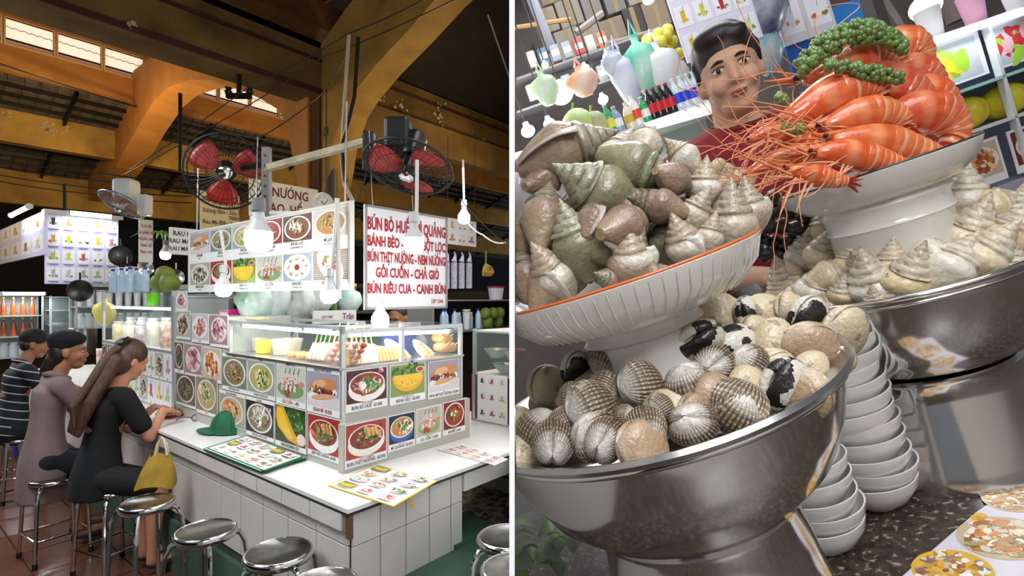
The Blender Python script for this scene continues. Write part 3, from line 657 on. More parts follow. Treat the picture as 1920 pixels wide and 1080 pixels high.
# ---- food standing on the case shelf
M_ROLL = mat('fried_roll', '#d8ab62', .5, col2='#b47a36', scale=40, bump=.3, bscale=90)
M_RICE = mat('rice_paper', '#efe2d2', .25, col2='#e2a898', scale=30, coat=.3)
M_STEMG = mat('green_stem', '#7fae45', .5); M_STICK = mat('bamboo', '#d9c38a', .6)
M_MEATB = mat('pink_sausage', '#c47c62', .35, col2='#9c4c3c', scale=25, coat=.3)
M_BREAD = mat('bread_crust', '#d9a860', .55, col2='#b87a34', scale=14, bump=.2, bscale=30)
M_PLATE = mat('white_china', '#eef0f2', .15, coat=.4)
zs = zS + .002
def roll(label, group, P, d, L, r, m, name, stem=None):
    t = thing(name, label, 'roll', S @ T(P), group); d = Vector(d).normalized()
    mb = MB(); mb.tube([d * (L * q) for q in (0, .04, .5, .96, 1)], [r * .7, r, r * 1.06, r, r * .7], 9); mb.build('wrapper', m, t, True)
    if stem == 'green':
        for k in range(2): mb = MB(); mb.tube([d * L * .9, d * L * 1.3 + Vector((.008 * (k - .5), .012 * (k - .5), .02)), d * L * 1.55 + Vector((.02 * (k - .5), .03 * (k - .5), .03))], [.003, .0035, .0015], 5); mb.build('chive', M_STEMG, t)
    if stem == 'stick': mb = MB(); mb.tube([d * L * .9, d * L * 2.0], .003, 5); mb.build('stick', M_STICK, t)
    return t
ORD = ['first', 'second', 'third', 'fourth', 'fifth', 'sixth', 'seventh', 'eighth', 'ninth', 'tenth', 'eleventh', 'twelfth', 'thirteenth', 'fourteenth', 'fifteenth', 'sixteenth']
uA = colU(640)
def uP(px): return colU(px, 660)
# aisle side
for k in range(6):
    u = uP(520 + k * 9)
    roll('fried spring roll lying by the orange dip on the aisle side, %s from the left' % ORD[k], 'fried rolls on the aisle side', (CV + .05 + .03 * (k % 2), u, zs + .016), (.9, -.35, .05), .10, .015, M_ROLL, 'spring_roll')
for k in range(8):
    u = uP(563 + (k % 4) * 8)
    roll('white summer roll with green chives on the aisle side, %s %s' % (ORD[k % 4], 'in front' if k < 4 else 'behind'), 'summer rolls on the aisle side', (CV + .05 + .05 * (k // 4), u, zs + .014), (.25, -.25, .9), .085, .014, M_RICE, 'summer_roll', 'green')
for k in range(6):
    u = uP(594 + k * 8)
    t = thing('sausage_skewer', 'skewer of pink meat balls by the case corner, %s from the left' % ORD[k], 'skewer', S @ T((CV + .06 + .02 * (k % 2), u, zs)), 'meat ball skewers')
    mb = MB(); mb.tube([(0, 0, .01), (.05, -.03, .2)], .003, 5); mb.build('stick', M_STICK, t)
    for q in range(4): mb = MB(); mb.ell((.007 + .012 * q, -.004 - .007 * q, .018 + .026 * q), (.019, .019, .016), 10, 7); mb.build('meat_ball', M_MEATB, t, True)
# front side
def vP(px): return colV(px, 660, CU + .06)
for k in range(4):
    roll('fried roll standing at the corner post, %s from the left' % ORD[k], 'fried rolls at the corner', (vP(648 + k * 7), CU + .045, zs), (.1, .2, .95), .085, .014, M_ROLL, 'spring_roll')
for k in range(10):
    roll('translucent pink summer roll with green stems on the front side, %s %s' % (ORD[k % 5], 'front row' if k < 5 else 'back row'), 'summer rolls on the front side', (vP(666 + (k % 5) * 9), CU + .045 + .045 * (k // 5), zs), (-.05, .3, .9), .095, .017, M_RICE, 'summer_roll', 'green')
for k in range(8):
    roll('golden fried roll leaning in a row on the front side, %s from the left' % ORD[k], 'fried rolls on the front side', (vP(711 + k * 7.2), CU + .05, zs), (-.15 - .04 * k, .25, .9), .085 - .003 * k, .014, M_ROLL, 'spring_roll')
def noodle_plate(label, px, py, seed, tiltx):
    P = on(px, py, u=CU + .09)
    t = thing('noodle_plate', label, 'plate', S @ T((P.x, CU + .13, P.z - .01)) @ RZ(.2) @ RX(R(42)) @ RY(R(12)), 'plates of noodles in the case')
    mb = MB(); mb.lathe([(.0, 0), (.05, 0), (.085, .012), (.098, .02), (.085, .008), (.05, -.005), (0, -.005)], 28); mb.build('dish', M_PLATE, t, True)
    rg = random.Random(seed); mb = MB()
    for _ in range(60):
        a = rg.uniform(0, 6.28); q = .06 * math.sqrt(rg.random()); x, y = q * math.cos(a), q * math.sin(a); b_ = rg.uniform(0, 6.28); z = .012 + rg.uniform(0, .012)
        mb.tube([(x, y, z), (x + .015 * math.cos(b_), y + .015 * math.sin(b_), z + .006), (x + .03 * math.cos(b_ + .6), y + .03 * math.sin(b_ + .6), z)], .0022, 4)
    q = mb.build('noodles', mat('noodles', '#dca25e', .5, col2='#c8703c', scale=30), t); q['kind'] = 'stuff'
    for k in range(6):
        a = rg.uniform(-1.2, .4); mb = MB(); mb.ell((.05 * math.cos(a), .05 * math.sin(a), .018), (.012, .008, .006), 8, 6); mb.build('garnish', M_STEMG if k % 2 else mat('yellow_garnish', '#e6d24a', .4), t, True)
noodle_plate('oval white plate of noodles tilted up beside the rolls', 752, 661, 3, 1)
noodle_plate('oval white plate of shredded pork tilted up beside the baguettes', 803, 661, 5, 1)
for k, (px, py, L) in enumerate(((834, 634, .165), (836, 660, .16), (845, 676, .12))):
    P = on(px, py, u=CU + .1)
    t = thing('baguette', ['upper golden baguette lying in the case', 'lower golden baguette under the other', 'small baguette end at the shelf edge'][k], 'bread', S @ T((P.x, CU + .12, max(P.z, zs + .035))) @ RZ(.1) @ RY(R(6)), 'baguettes')
    mb = MB(); n = 11; mb.tube([((q / (n - 1) - .5) * L, 0, 0) for q in range(n)], [.036 * math.sqrt(max(.05, 1 - (2 * q / (n - 1) - 1) ** 4)) for q in range(n)], 14, True, .85); mb.build('loaf', M_BREAD, t, True)
    for q in (-.3, 0, .3): mb = MB(); mb.tube([(q * L - .02, -.034, .012), (q * L + .02, -.022, .027)], [.003, .004], 5); mb.build('score', mat('bread_score', '#f0d6a0', .7), t)
# tubs of sauce behind the aisle glass
def tub(label, px, py, r, h, c, lid, u_off=.16):
    P = on(px, py, v=CV + u_off)
    t = thing('food_tub', label, 'tub', S @ T((P.x, P.y, zs)), 'tubs in the display case')
    mb = MB(); mb.lathe([(0, 0), (r * .8, 0), (r, h), (r * .95, h), (r * .8, .01)], 18); mb.build('tub_wall', glass('tub_plastic', '#e6ddca', .45), t, True)
    mb = MB(); mb.lathe([(0, .005), (r * .78, .005), (r * .9, h * .8), (0, h * .86)], 18); mb.build('filling', mat('fill_' + lid, c, .35, col2='#e9c9a0', scale=35), t, True)
    mb = MB(); mb.tube([(r * .2, 0, h * .7), (r * .9, r * .3, h * 1.7)], .004, 6); mb.build('spoon', M_STEEL, t)
tub('tub of brown broth with a spoon in the case', 462, 660, .07, .09, '#8a5a30', 'brown')
tub('second tub of brown sauce beside the yellow packet', 487, 660, .05, .08, '#6a4426', 'sauce')
tub('tub of orange pickled carrot in the case', 538, 655, .09, .09, '#d8693a', 'carrot')
P = on(494, 650, v=CV + .1); mb = MB(); mb.box(-.03, .03, -.04, .04, 0, .08, .008); tag(mb.build('yellow_packet', mat('yellow_packet', '#f0cf1e', .4), None, M=S @ T((P.x, P.y, zs))), 'bright yellow packet on the case shelf', 'packet')
P = on(757, 640, u=CU + .26); mb = MB(); mb.box(-.1, .1, -.04, .04, 0, .13, .01); tag(mb.build('blue_box', mat('blue_plastic', '#16308f', .35), None, M=S @ T((P.x, CU + .3, zs))), 'deep blue plastic box behind the noodle plates', 'box')

# ---- things on the worktop
def sheet_thing(name, label, cat, corners, z, draw, m_edge, th=.003, aspect=(1.4, 1.0), group=None):
    """a thin card on the worktop; corners = pixel corners (bl, br, tr, tl) of its outline"""
    c = [on(px, py, z=z) for px, py in corners]; o0 = c[0]
    def mp(s, t): return (c[0] * (1 - s) * (1 - t) + c[1] * s * (1 - t) + c[2] * s * t + c[3] * (1 - s) * t) - o0
    W, Hh = aspect
    b_ = MB(); b_.v = [mp(s, t) + Vector((0, 0, q)) for q in (0, th) for s, t in ((0, 0), (1, 0), (1, 1), (0, 1))]; b_.f = [(3, 2, 1, 0), (4, 5, 6, 7), (0, 1, 5, 4), (1, 2, 6, 5), (2, 3, 7, 6), (3, 0, 4, 7)]; b_.c = [None] * 6
    o = b_.build(name, m_edge, None, M=S @ T(o0)); tag(o, label, cat, group)
    p = Pic(sum(map(ord, label)) % 97); draw(p, W, Hh)
    for i, q in enumerate(p.v): p.v[i] = mp(q.x / W, q.y / Hh) + Vector((0, 0, th + (q.z - .0005) * .35))
    p.build('print', M_PRINT, o); return o
def grid_dishes(kinds, nx, ny, bg='#f4f2ee', lines=True):
    def d(p, W, Hh):
        p.rect(.02 * W, .02 * Hh, .98 * W, .98 * Hh, bg); k = 0; cw, ch = .94 * W / nx, .94 * Hh / ny
        for j in range(ny):
            for i in range(nx):
                x0, y0 = .03 * W + i * cw, .03 * Hh + j * ch; kk = kinds[k % len(kinds)]; k += 1
                if kk in BOWL or kk in ('rose', 'squid', 'fried', 'leafy'):
                    b2 = BOWL.get(kk); cx, cy = x0 + cw * .5, y0 + ch * .6; p.el(cx, cy, cw * .38, ch * .3, '#e6e3dc')
                    cols = (b2[4][0][0] + b2[4][-1][0]) if b2 else {'rose': ['#d88d8a', '#c24c44'], 'squid': ['#c9a0a0', '#8d6068'], 'fried': ['#c65a2a', '#f0b874'], 'leafy': ['#5a6a3c', '#cfc2a6']}[kk]
                    p.scatter(cx, cy, cw * .3, ch * .22, cols, 20, min(cw, ch) * .07, 1.5)
                else: dish(p, kk, x0 + cw * .1, y0 + ch * .25, cw * .8, ch * .7)
                if lines:
                    p.line(x0 + cw * .2, y0 + ch * .16, x0 + cw * .8, y0 + ch * .16, ch * .05, '#4a3a4a'); p.line(x0 + cw * .3, y0 + ch * .08, x0 + cw * .7, y0 + ch * .08, ch * .03, '#8a7a8a')
    return d
YEL = mat('yellow_card', '#e0bf3a', .5); GRNC = mat('green_card', '#2f7a56', .5)
sheet_thing('laminated_menu', 'laminated menu with yellow edge and nine dishes at the counter corner', 'menu', [(615, 911), (738, 951), (820, 903), (704, 872)], .823, grid_dishes(['crepe', 'rose', 'rose', 'beo', 'red', 'brown', 'fried', 'leafy', 'wonton', 'crepe', 'leafy', 'pho'], 3, 4), YEL)
sheet_thing('laminated_menu', 'pink printed menu lying at the far right end of the worktop', 'menu', [(819, 843), (928, 873), (952, 862), (868, 833)], .823, grid_dishes(['squid', 'rose', 'fried', 'rose', 'leafy', 'squid'], 4, 2, '#e9dcd8'), M_PAPER)
GK = ['drink:#8aac4c:#c9b04a', 'wonton', 'drink:#e6c24a:#e08a2a', 'fried', 'leafy', 'crepe', 'drink:#c8323c:#a02430', 'pho']
for k in range(4):
    dx, dy = (k % 2) * 7 - 3, -k * 1.5
    sheet_thing('drinks_menu', ['lowest green edged menu of the pile by the cap', 'second green edged menu of the pile', 'third green edged menu of the pile', 'topmost green edged drinks menu on the pile by the cap'][k], 'menu', [(384 + dx, 845 + dy), (492 + dx, 888 + dy), (572 - dx, 862 + dy), (458 + dx, 822 + dy)], .823 + k * .005, grid_dishes(GK, 5, 3), GRNC, group='pile of green edged menus')
# folded yellow ribbon hanging from the menu
mb = MB(); A = on(762, 930, u=-.004); mb.add([(A.x - .012, -.006, .812), (A.x + .01, -.006, .816), (A.x + .018, -.012, .775), (A.x + .03, -.02, .745), (A.x + .014, -.02, .742), (A.x + .002, -.01, .775)], [(0, 1, 2, 5), (5, 2, 3, 4)])
o = mb.build('yellow_tape', YEL, None, M=S); tag(o, 'strip of yellow tape hanging off the counter corner under the menu', 'tape')
md = o.modifiers.new('thick', 'SOLIDIFY'); md.thickness = .002
# green cap
P = on(424, 812, z=.82)
t = thing('baseball_cap', 'dark green baseball cap lying on the worktop', 'cap', S @ T((P.x + .02, P.y, .821)) @ RZ(R(128)) @ SCL(1.26))
M_CAPG = mat('green_cloth', '#1f6b48', .8, col2='#185538', scale=20, bump=.15, bscale=120)
mb = MB(); rows = []
for i in range(9):
    a = i / 8 * math.pi / 2; rows.append([(.085 * math.cos(a) ** .7 * math.cos(b_) * (1 + .03 * math.sin(6 * b_) * math.cos(a)), .075 * math.cos(a) ** .7 * math.sin(b_), .098 * math.sin(a) ** .9 + .004) for b_ in (2 * math.pi * k / 24 for k in range(24))])
mb.grid(rows, wu=True); mb.build('crown', M_CAPG, t, True, 80)
mb = MB(); rows = []
for i in range(7):
    s_ = i / 6; rows.append([((.078 + .075 * s_) * math.cos(b_) * (1 if s_ < 1 else 1), (.072 + .006 * s_) * math.sin(b_), .012 - .008 * s_ + .01 * math.cos(b_ * 1.2) * (1 - .3 * s_)) for b_ in [R(-72) + k * R(144) / 14 for k in range(15)]])
mb.grid(rows); q = mb.build('brim', M_CAPG, t, True); q.modifiers.new('thick', 'SOLIDIFY').thickness = .004
mb = MB(); mb.ell((0, 0, .1), (.008, .008, .005), 8, 6); mb.build('button', M_CAPG, t, True)
for k in range(6):
    a = k * math.pi / 3; mb = MB(); mb.tube([(.0858 * math.cos(q) ** .7 * math.cos(a), .0758 * math.cos(q) ** .7 * math.sin(a), .099 * math.sin(q) ** .9 + .004) for q in [.05 + j * 1.45 / 8 for j in range(9)]], .0012, 4); mb.build('seam', mat('green_seam', '#17553a', .8), t)
# eyeglasses
P = on(372, 788, z=.82); t = thing('eyeglasses', 'black framed eyeglasses folded open on the worktop', 'eyeglasses', S @ T((P.x, P.y, .822)) @ RZ(R(30)))
for s_ in (-1, 1):
    mb = MB(); mb.tube([(s_ * .032 + .026 * math.cos(a), 0, .022 + .02 * math.sin(a)) for a in [k * math.pi / 8 for k in range(17)]], .0028, 6); mb.build('rim', M_BLACK, t)
    mb = MB(); mb.lathe([(0, 0), (.025, 0)], 16); q = mb.build('lens', glass('lens', '#cfd6da', .2), t, M=T((s_ * .032, 0, .022)) @ RX(R(90)) @ SCL(1, .8, 1))
    mb = MB(); mb.tube([(s_ * .06, 0, .03), (s_ * .062, .07, .026), (s_ * .055, .12, .006)], .0025, 6); mb.build('temple', M_BLACK, t)
mb = MB(); mb.tube([(-.008, 0, .026), (0, .002, .03), (.008, 0, .026)], .0025, 6); mb.build('bridge', M_BLACK, t)
# plate of greens
P = on(322, 780, z=.82); t = thing('herb_plate', 'red plate heaped with green herbs in front of the woman', 'plate', S @ T((P.x, P.y, .82)))
mb = MB(); mb.lathe([(0, .004), (.06, .004), (.095, .024), (.098, .024), (.065, 0), (0, 0)], 24); mb.build('dish', mat('red_plastic', '#c22a22', .35), t, True)
mb = MB(); rg = random.Random(3)
for _ in range(150):
    a = rg.uniform(0, 6.28); q = .08 * math.sqrt(rg.random()); z = .012 + (.06 - q * .5) * rg.random(); x, y = q * math.cos(a), q * math.sin(a); b_ = rg.uniform(0, 6.28); L = rg.uniform(.015, .035)
    mb.col = H(rg.choice(LEAF + ['#c8c48a', '#9ab85a', '#e2dcb0'])); mb.tube([(x, y, z), (x + L * .5 * math.cos(b_), y + L * .5 * math.sin(b_), z + .012), (x + L * math.cos(b_), y + L * math.sin(b_), z + .004)], [.002, .005, .001], 4, sy=.4)
q = mb.build('herbs', M_PAINT, t); q['kind'] = 'stuff'

# ---- menu board over the aisle side
BV = .30
ua, ub = on(355, 540, v=BV).y, on(655, 543, v=BV).y; z0, z1 = on(655, 543, v=BV).z, on(655, 382, v=BV).z
W, Hh = ua - ub, z1 - z0
bd = thing('menu_board', 'long hanging menu board with twelve dish photos above the aisle side', 'menu board', faceL(BV, ua, z0))
mb = MB(); mb.box(0, W, 0, Hh, -.012, 0); mb.build('panel', M_PAPER, bd)
NM = [('BÁNH MÌ', 'BREAD', 'banhmi'), ('PHỞ BÒ', 'BEEF NOODLE SOUP', 'pho'), ('PHỞ GÀ', 'CHICKEN NOODLE SOUP', 'phoga'), ('BÚN RIÊU CUA', 'CRAB NOODLE SOUP', 'riêu'), ('BÚN BÒ HUẾ', 'HUE BEEF VERMICELLI SOUP', 'hue2'), ('MÌ QUẢNG', 'QUANG NOODLE SOUP', 'quang2'),
      ('BÁNH CUỐN', 'RICE CAKE', 'leafy'), ('BÁNH CANH', 'THICK NOODLE SOUP', 'thit'), ('BÁNH XÈO', 'VIETNAMESE PANCAKES', 'crepe'), ('GỎI CUỐN', 'SUMMER ROLLS', 'rolls'), ('BÁNH BÈO', 'WATER FERN CAKE', 'beo'), ('BÁNH BỘT LỌC', 'TAPIOCA DUMPLING', 'tapioca')]
cols_px = [356, 394, 435, 480, 530, 586, 654]
for k, (a, b_, kd) in enumerate(NM):
    i, j = k % 6, 1 - k // 6
    x0 = ua - on(cols_px[i], 500, v=BV).y; x1 = ua - on(cols_px[i + 1], 500, v=BV).y
    h0 = j * Hh * .52 + .05; ph = Hh * .36 if j == 0 else Hh * .34
    p = Pic(90 + k); dish(p, kd, x0 + .006, h0, x1 - x0 - .012, ph); p.build('picture', M_PRINT, bd)
    text(a, .026, M_INK, bd, (x0 + x1) / 2, h0 - .014, .0012, fit=(x1 - x0) * .9); text(b_, .013, M_INK, bd, (x0 + x1) / 2, h0 - .034, .0012, fit=(x1 - x0) * .92)
for bx_ in ((-.01, W + .01, Hh, Hh + .014, -.02, .004), (-.012, 0, 0, Hh, -.02, .004), (W, W + .012, 0, Hh, -.02, .004)):
    mb = MB(); mb.box(*bx_); mb.build('frame_bar', mat('cream_bar', '#d8d2c6', .5), bd)
for x in (.1, W * .5, W - .05): mb = MB(); mb.tube([(x, 0, -.01), (x, 1.0, -.01)] if False else [(x, Hh, -.01), (x, Hh + .5, -.02)], .004, 6); mb.build('hanger', M_STEEL, bd)
# raised pipe frame over the board
P1, P2, P3 = on(472, 400, v=BV + .1), on(655, 378, v=BV - .02), on(472, 412, v=BV + .1)
t = thing('pipe_frame', 'white pipe frame standing above the hanging menu board', 'frame', S @ T((0, 0, 0)))
mb = MB(); mb.tube([P3, P1, on(560, 400, v=BV + .05)], .014, 8); mb.build('pipe', mat('white_pipe', '#d9d6d0', .4), t, True)
mb = MB(); mb.tube([on(636, 560, v=BV - .04), on(632, 372, v=BV - .04)], .012, 8); mb.build('pipe', MATS['white_pipe'], t, True)
# ---- red lettered sign
SU = .60
sa, sb = on(684, 376, u=SU), on(838, 578, u=SU); W, Hh = sb.x - sa.x, on(760, 395, u=SU).z - sb.z
sg = thing('stall_sign', 'white sign with red dish names and SẠP 1044 hanging above the front', 'sign', faceR(sa.x, SU, sb.z))
mb = MB(); mb.box(0, W, 0, Hh, -.012, 0); mb.build('panel', mat('sign_white', '#e3e4e8', .35), sg)
for bx_ in ((0, W, 0, .012, 0, .006), (0, W, Hh - .012, Hh, 0, .006), (0, .012, 0, Hh, 0, .006), (W - .012, W, 0, Hh, 0, .006)):
    mb = MB(); mb.box(*bx_); mb.build('frame_bar', mat('grey_bar', '#8d8688', .4), sg)
for i, (tx, s_, yy) in enumerate((('BÚN BÒ HUẾ - MÌ QUẢNG', .092, .82), ('BÁNH BÈO - BÁNH BỘT LỌC', .076, .655), ('BÚN THỊT NƯỚNG - NEM NƯỚNG', .076, .505), ('GỎI CUỐN - CHẢ GIÒ', .074, .355), ('BÚN RIÊU CUA - CANH BÚN', .074, .2))):
    text(tx, s_, M_INKRED, sg, W / 2, Hh * yy, .003, squeeze=.62, bold=.035, fit=W * .95)
text('SẠP 1044', .036, M_INKRED, sg, W * .86, Hh * .075, .003, squeeze=.7)
for x in (.05, W * .55): mb = MB(); mb.tube([(x, Hh - .01, .0), (x, Hh + .4, -.03)], .003, 5); mb.build('hanger', M_STEEL, sg)
# ================================================================ PEOPLE, STOOLS, FANS, LAMPS AND THE STALLS AROUND
V3 = Vector
def cap_prim(mb, a, ra, b, rb, n=14):
    a, b = V3(a), V3(b); d = b - a; L = max(d.length, 1e-5); t = d / L
    pts, rs = [], []
    for k in range(5): q = -math.cos(k * math.pi / 8); pts.append(a + t * ra * q); rs.append(max(ra * math.sqrt(max(0, 1 - q * q)), ra * .05))
    for k in range(5): q = math.sin(k * math.pi / 8); pts.append(b + t * rb * q); rs.append(max(rb * math.sqrt(max(0, 1 - q * q)), rb * .05))
    mb.tube(pts, rs, n)
def fuse(name, parent, m, prims, voxel=.009, it=6, M=None):
    """one continuous surface grown over capsules ('c') and ellipsoids ('e')"""
    mb = MB()
    for p in prims:
        if p[0] == 'l':
            rows = [[V3(c_) + V3((rx * math.copysign(abs(math.cos(a)) ** .85, math.cos(a)), ry * math.copysign(abs(math.sin(a)) ** .85, math.sin(a)), 0)) for a in (2 * math.pi * k / 24 for k in range(24))] for c_, rx, ry in p[1]]
            mb.grid(rows, wu=True); mb.poly(rows[0][::-1]); mb.poly(rows[-1])
        elif p[0] == 'c': cap_prim(mb, p[1], p[2], p[3], p[4])
        else: mb.ell(p[1], p[2], 20, 14, p[3] if len(p) > 3 else None)
    o = mb.build(name, m, parent, True, None, M)
    r = o.modifiers.new('fuse', 'REMESH'); r.mode = 'VOXEL'; r.voxel_size = voxel; r.use_smooth_shade = True
    if it: s_ = o.modifiers.new('smooth', 'SMOOTH'); s_.iterations = it; s_.factor = .5
    return o
def hand_prims(w, d, s, side, curl=.6, pal=(0, 0, -1)):
    """palm and five fingers: wrist w, pointing d, palm facing pal"""
    d = V3(d).normalized(); n = V3(pal); n = (n - d * n.dot(d)).normalized(); x = d.cross(n) * side
    P = V3(w); out = [('e', P + d * .045 * s, (.038 * s, .05 * s, .017 * s), Matrix((x, d, n)).transposed())]
    for k, (o, L) in enumerate(((-.027, .062), (-.009, .072), (.010, .068), (.027, .052))):
        a = P + d * .085 * s + x * o * s; b = a + (d * math.cos(curl * .5) + n * math.sin(curl * .5)) * L * .5 * s; c = b + (d * math.cos(curl * 1.4) + n * math.sin(curl * 1.4)) * L * .5 * s
        out += [('c', a - d * .02 * s, .0095 * s, b, .0088 * s), ('c', b, .0088 * s, c, .007 * s)]
    a = P + d * .025 * s - x * .03 * s; b = a - x * .025 * s + d * .03 * s + n * .012 * s; c = b + d * .03 * s + x * .004 * s + n * .01 * s
    out += [('c', a, .012 * s, b, .010 * s), ('c', b, .010 * s, c, .008 * s)]
    return out
def head_prims(c, yaw, pitch, s=1.0):
    """skull, jaw, nose, ears; returns prims and the head matrix (y = face direction)"""
    M = T(c) @ RZ(yaw) @ RX(pitch); q = M.to_3x3()
    def P(x, y, z): return M @ V3((x * s, y * s, z * s))
    def E(x, y, z, r): return ('e', P(x, y, z), tuple(k * s for k in r), q)
    pr = [E(0, -.012, .03, (.076, .095, .088)), E(0, .012, -.02, (.066, .078, .085)), E(0, .04, -.075, (.045, .045, .038)), E(0, .06, -.085, (.024, .026, .022)),
          E(0, .072, .03, (.05, .022, .022)), E(.035, .066, -.025, (.026, .024, .026)), E(-.035, .066, -.025, (.026, .024, .026)),
          ('c', P(0, .084, .012), .009 * s, P(0, .103, -.022), .013 * s), E(.011, .09, -.026, (.011, .012, .009)), E(-.011, .09, -.026, (.011, .012, .009)),
          E(0, .083, -.052, (.024, .013, .007)), E(0, .081, -.063, (.02, .013, .007))]
    for sx in (-1, 1): pr.append(E(sx * .077, -.01, -.008, (.010, .022, .032)))
    return pr, M
def face_parts(parent, M, s=1.0, hairc=None):
    """eyes, brows and lips laid on the face"""
    if hairc is None: hairc = M_HAIR
    for sx in (-1, 1):
        mb = MB(); mb.ell((sx * .031 * s, .082 * s, .008 * s), (.0135 * s, .008 * s, .0065 * s), 12, 8); mb.build('eye', mat('eye_white', '#d9d2cc', .3), parent, True, M=M)
        mb = MB(); mb.ell((sx * .031 * s, .0885 * s, .008 * s), (.006 * s, .0032 * s, .006 * s), 10, 6); mb.build('iris', mat('iris', '#1a0f0b', .15), parent, True, M=M)
        mb = MB(); mb.tube([(sx * (.014 + .006 * k) * s, (.092 - .0012 * k * k * .5) * s, (.026 + .003 * math.sin(k * .8)) * s) for k in range(6)], [.0025 * s, .004 * s, .0045 * s, .004 * s, .003 * s, .001 * s], 6); mb.build('eyebrow', hairc, parent, True, M=M)
        mb = MB(); mb.tube([(sx * (.016 + .006 * k) * s, (.0915 - .0016 * k) * s, (.0135 + .003 * math.sin(k * .8)) * s) for k in range(6)], .0014 * s, 5); mb.build('eyelid', hairc, parent, True, M=M)
    mb = MB(); mb.ell((0, .093 * s, -.053 * s), (.021 * s, .005 * s, .004 * s), 12, 6); mb.ell((0, .0915 * s, -.061 * s), (.018 * s, .005 * s, .005 * s), 12, 6); mb.build('lips', mat('lips', '#a0564a', .4), parent, True, M=M)
M_SKIN = mat('skin', '#c98f72', .5, col2='#b97c60', scale=6, sss=.05); M_SKIND = mat('skin_tan', '#a8714f', .5, col2='#93603f', scale=6, sss=.05)
M_HAIR = mat('black_hair', '#120d0b', .45, col2='#241813', scale=30, stretch=(1, 1, .1)); M_HAIRB = mat('brown_hair', '#2c1a12', .4, col2='#5a3a26', scale=34, stretch=(4, 4, .3), bump=.35, bscale=60)
M_BTEE = mat('black_tee', '#050507', .9, bump=.2, bscale=14); M_MAUVE = mat('mauve_shirt', '#8a7572', .8, col2='#75625f', scale=5, bump=.25, bscale=12)
M_NAVY = mat('navy_cloth', '#14151c', .85, bump=.15, bscale=14)
def striped(name, base, stripe, f, duty):
    m = mat(name, base, .8); nt = m.node_tree; L = nt.links; tc = nt.nodes.new('ShaderNodeTexCoord'); sx = nt.nodes.new('ShaderNodeSeparateXYZ'); L.new(tc.outputs['Object'], sx.inputs[0])
    a = nt.nodes.new('ShaderNodeMath'); a.operation = 'MULTIPLY_ADD'; L.new(sx.outputs['Y'], a.inputs[0]); a.inputs[1].default_value = .25; L.new(sx.outputs['Z'], a.inputs[2])
    b_ = nt.nodes.new('ShaderNodeMath'); b_.operation = 'MULTIPLY'; b_.inputs[1].default_value = f; L.new(a.outputs[0], b_.inputs[0])
    c = nt.nodes.new('ShaderNodeMath'); c.operation = 'FRACT'; L.new(b_.outputs[0], c.inputs[0])
    d = nt.nodes.new('ShaderNodeMath'); d.operation = 'LESS_THAN'; d.inputs[1].default_value = duty; L.new(c.outputs[0], d.inputs[0])
    mx = nt.nodes.new('ShaderNodeMix'); mx.data_type = 'RGBA'; L.new(d.outputs[0], mx.inputs['Factor']); mx.inputs[6].default_value = (*H(base), 1); mx.inputs[7].default_value = (*H(stripe), 1)
    L.new(mx.outputs[2], nt.nodes['Principled BSDF'].inputs['Base Color']); return m
M_STRIPE = striped('striped_polo', '#14161f', '#b9bcc6', 15.0, .13)

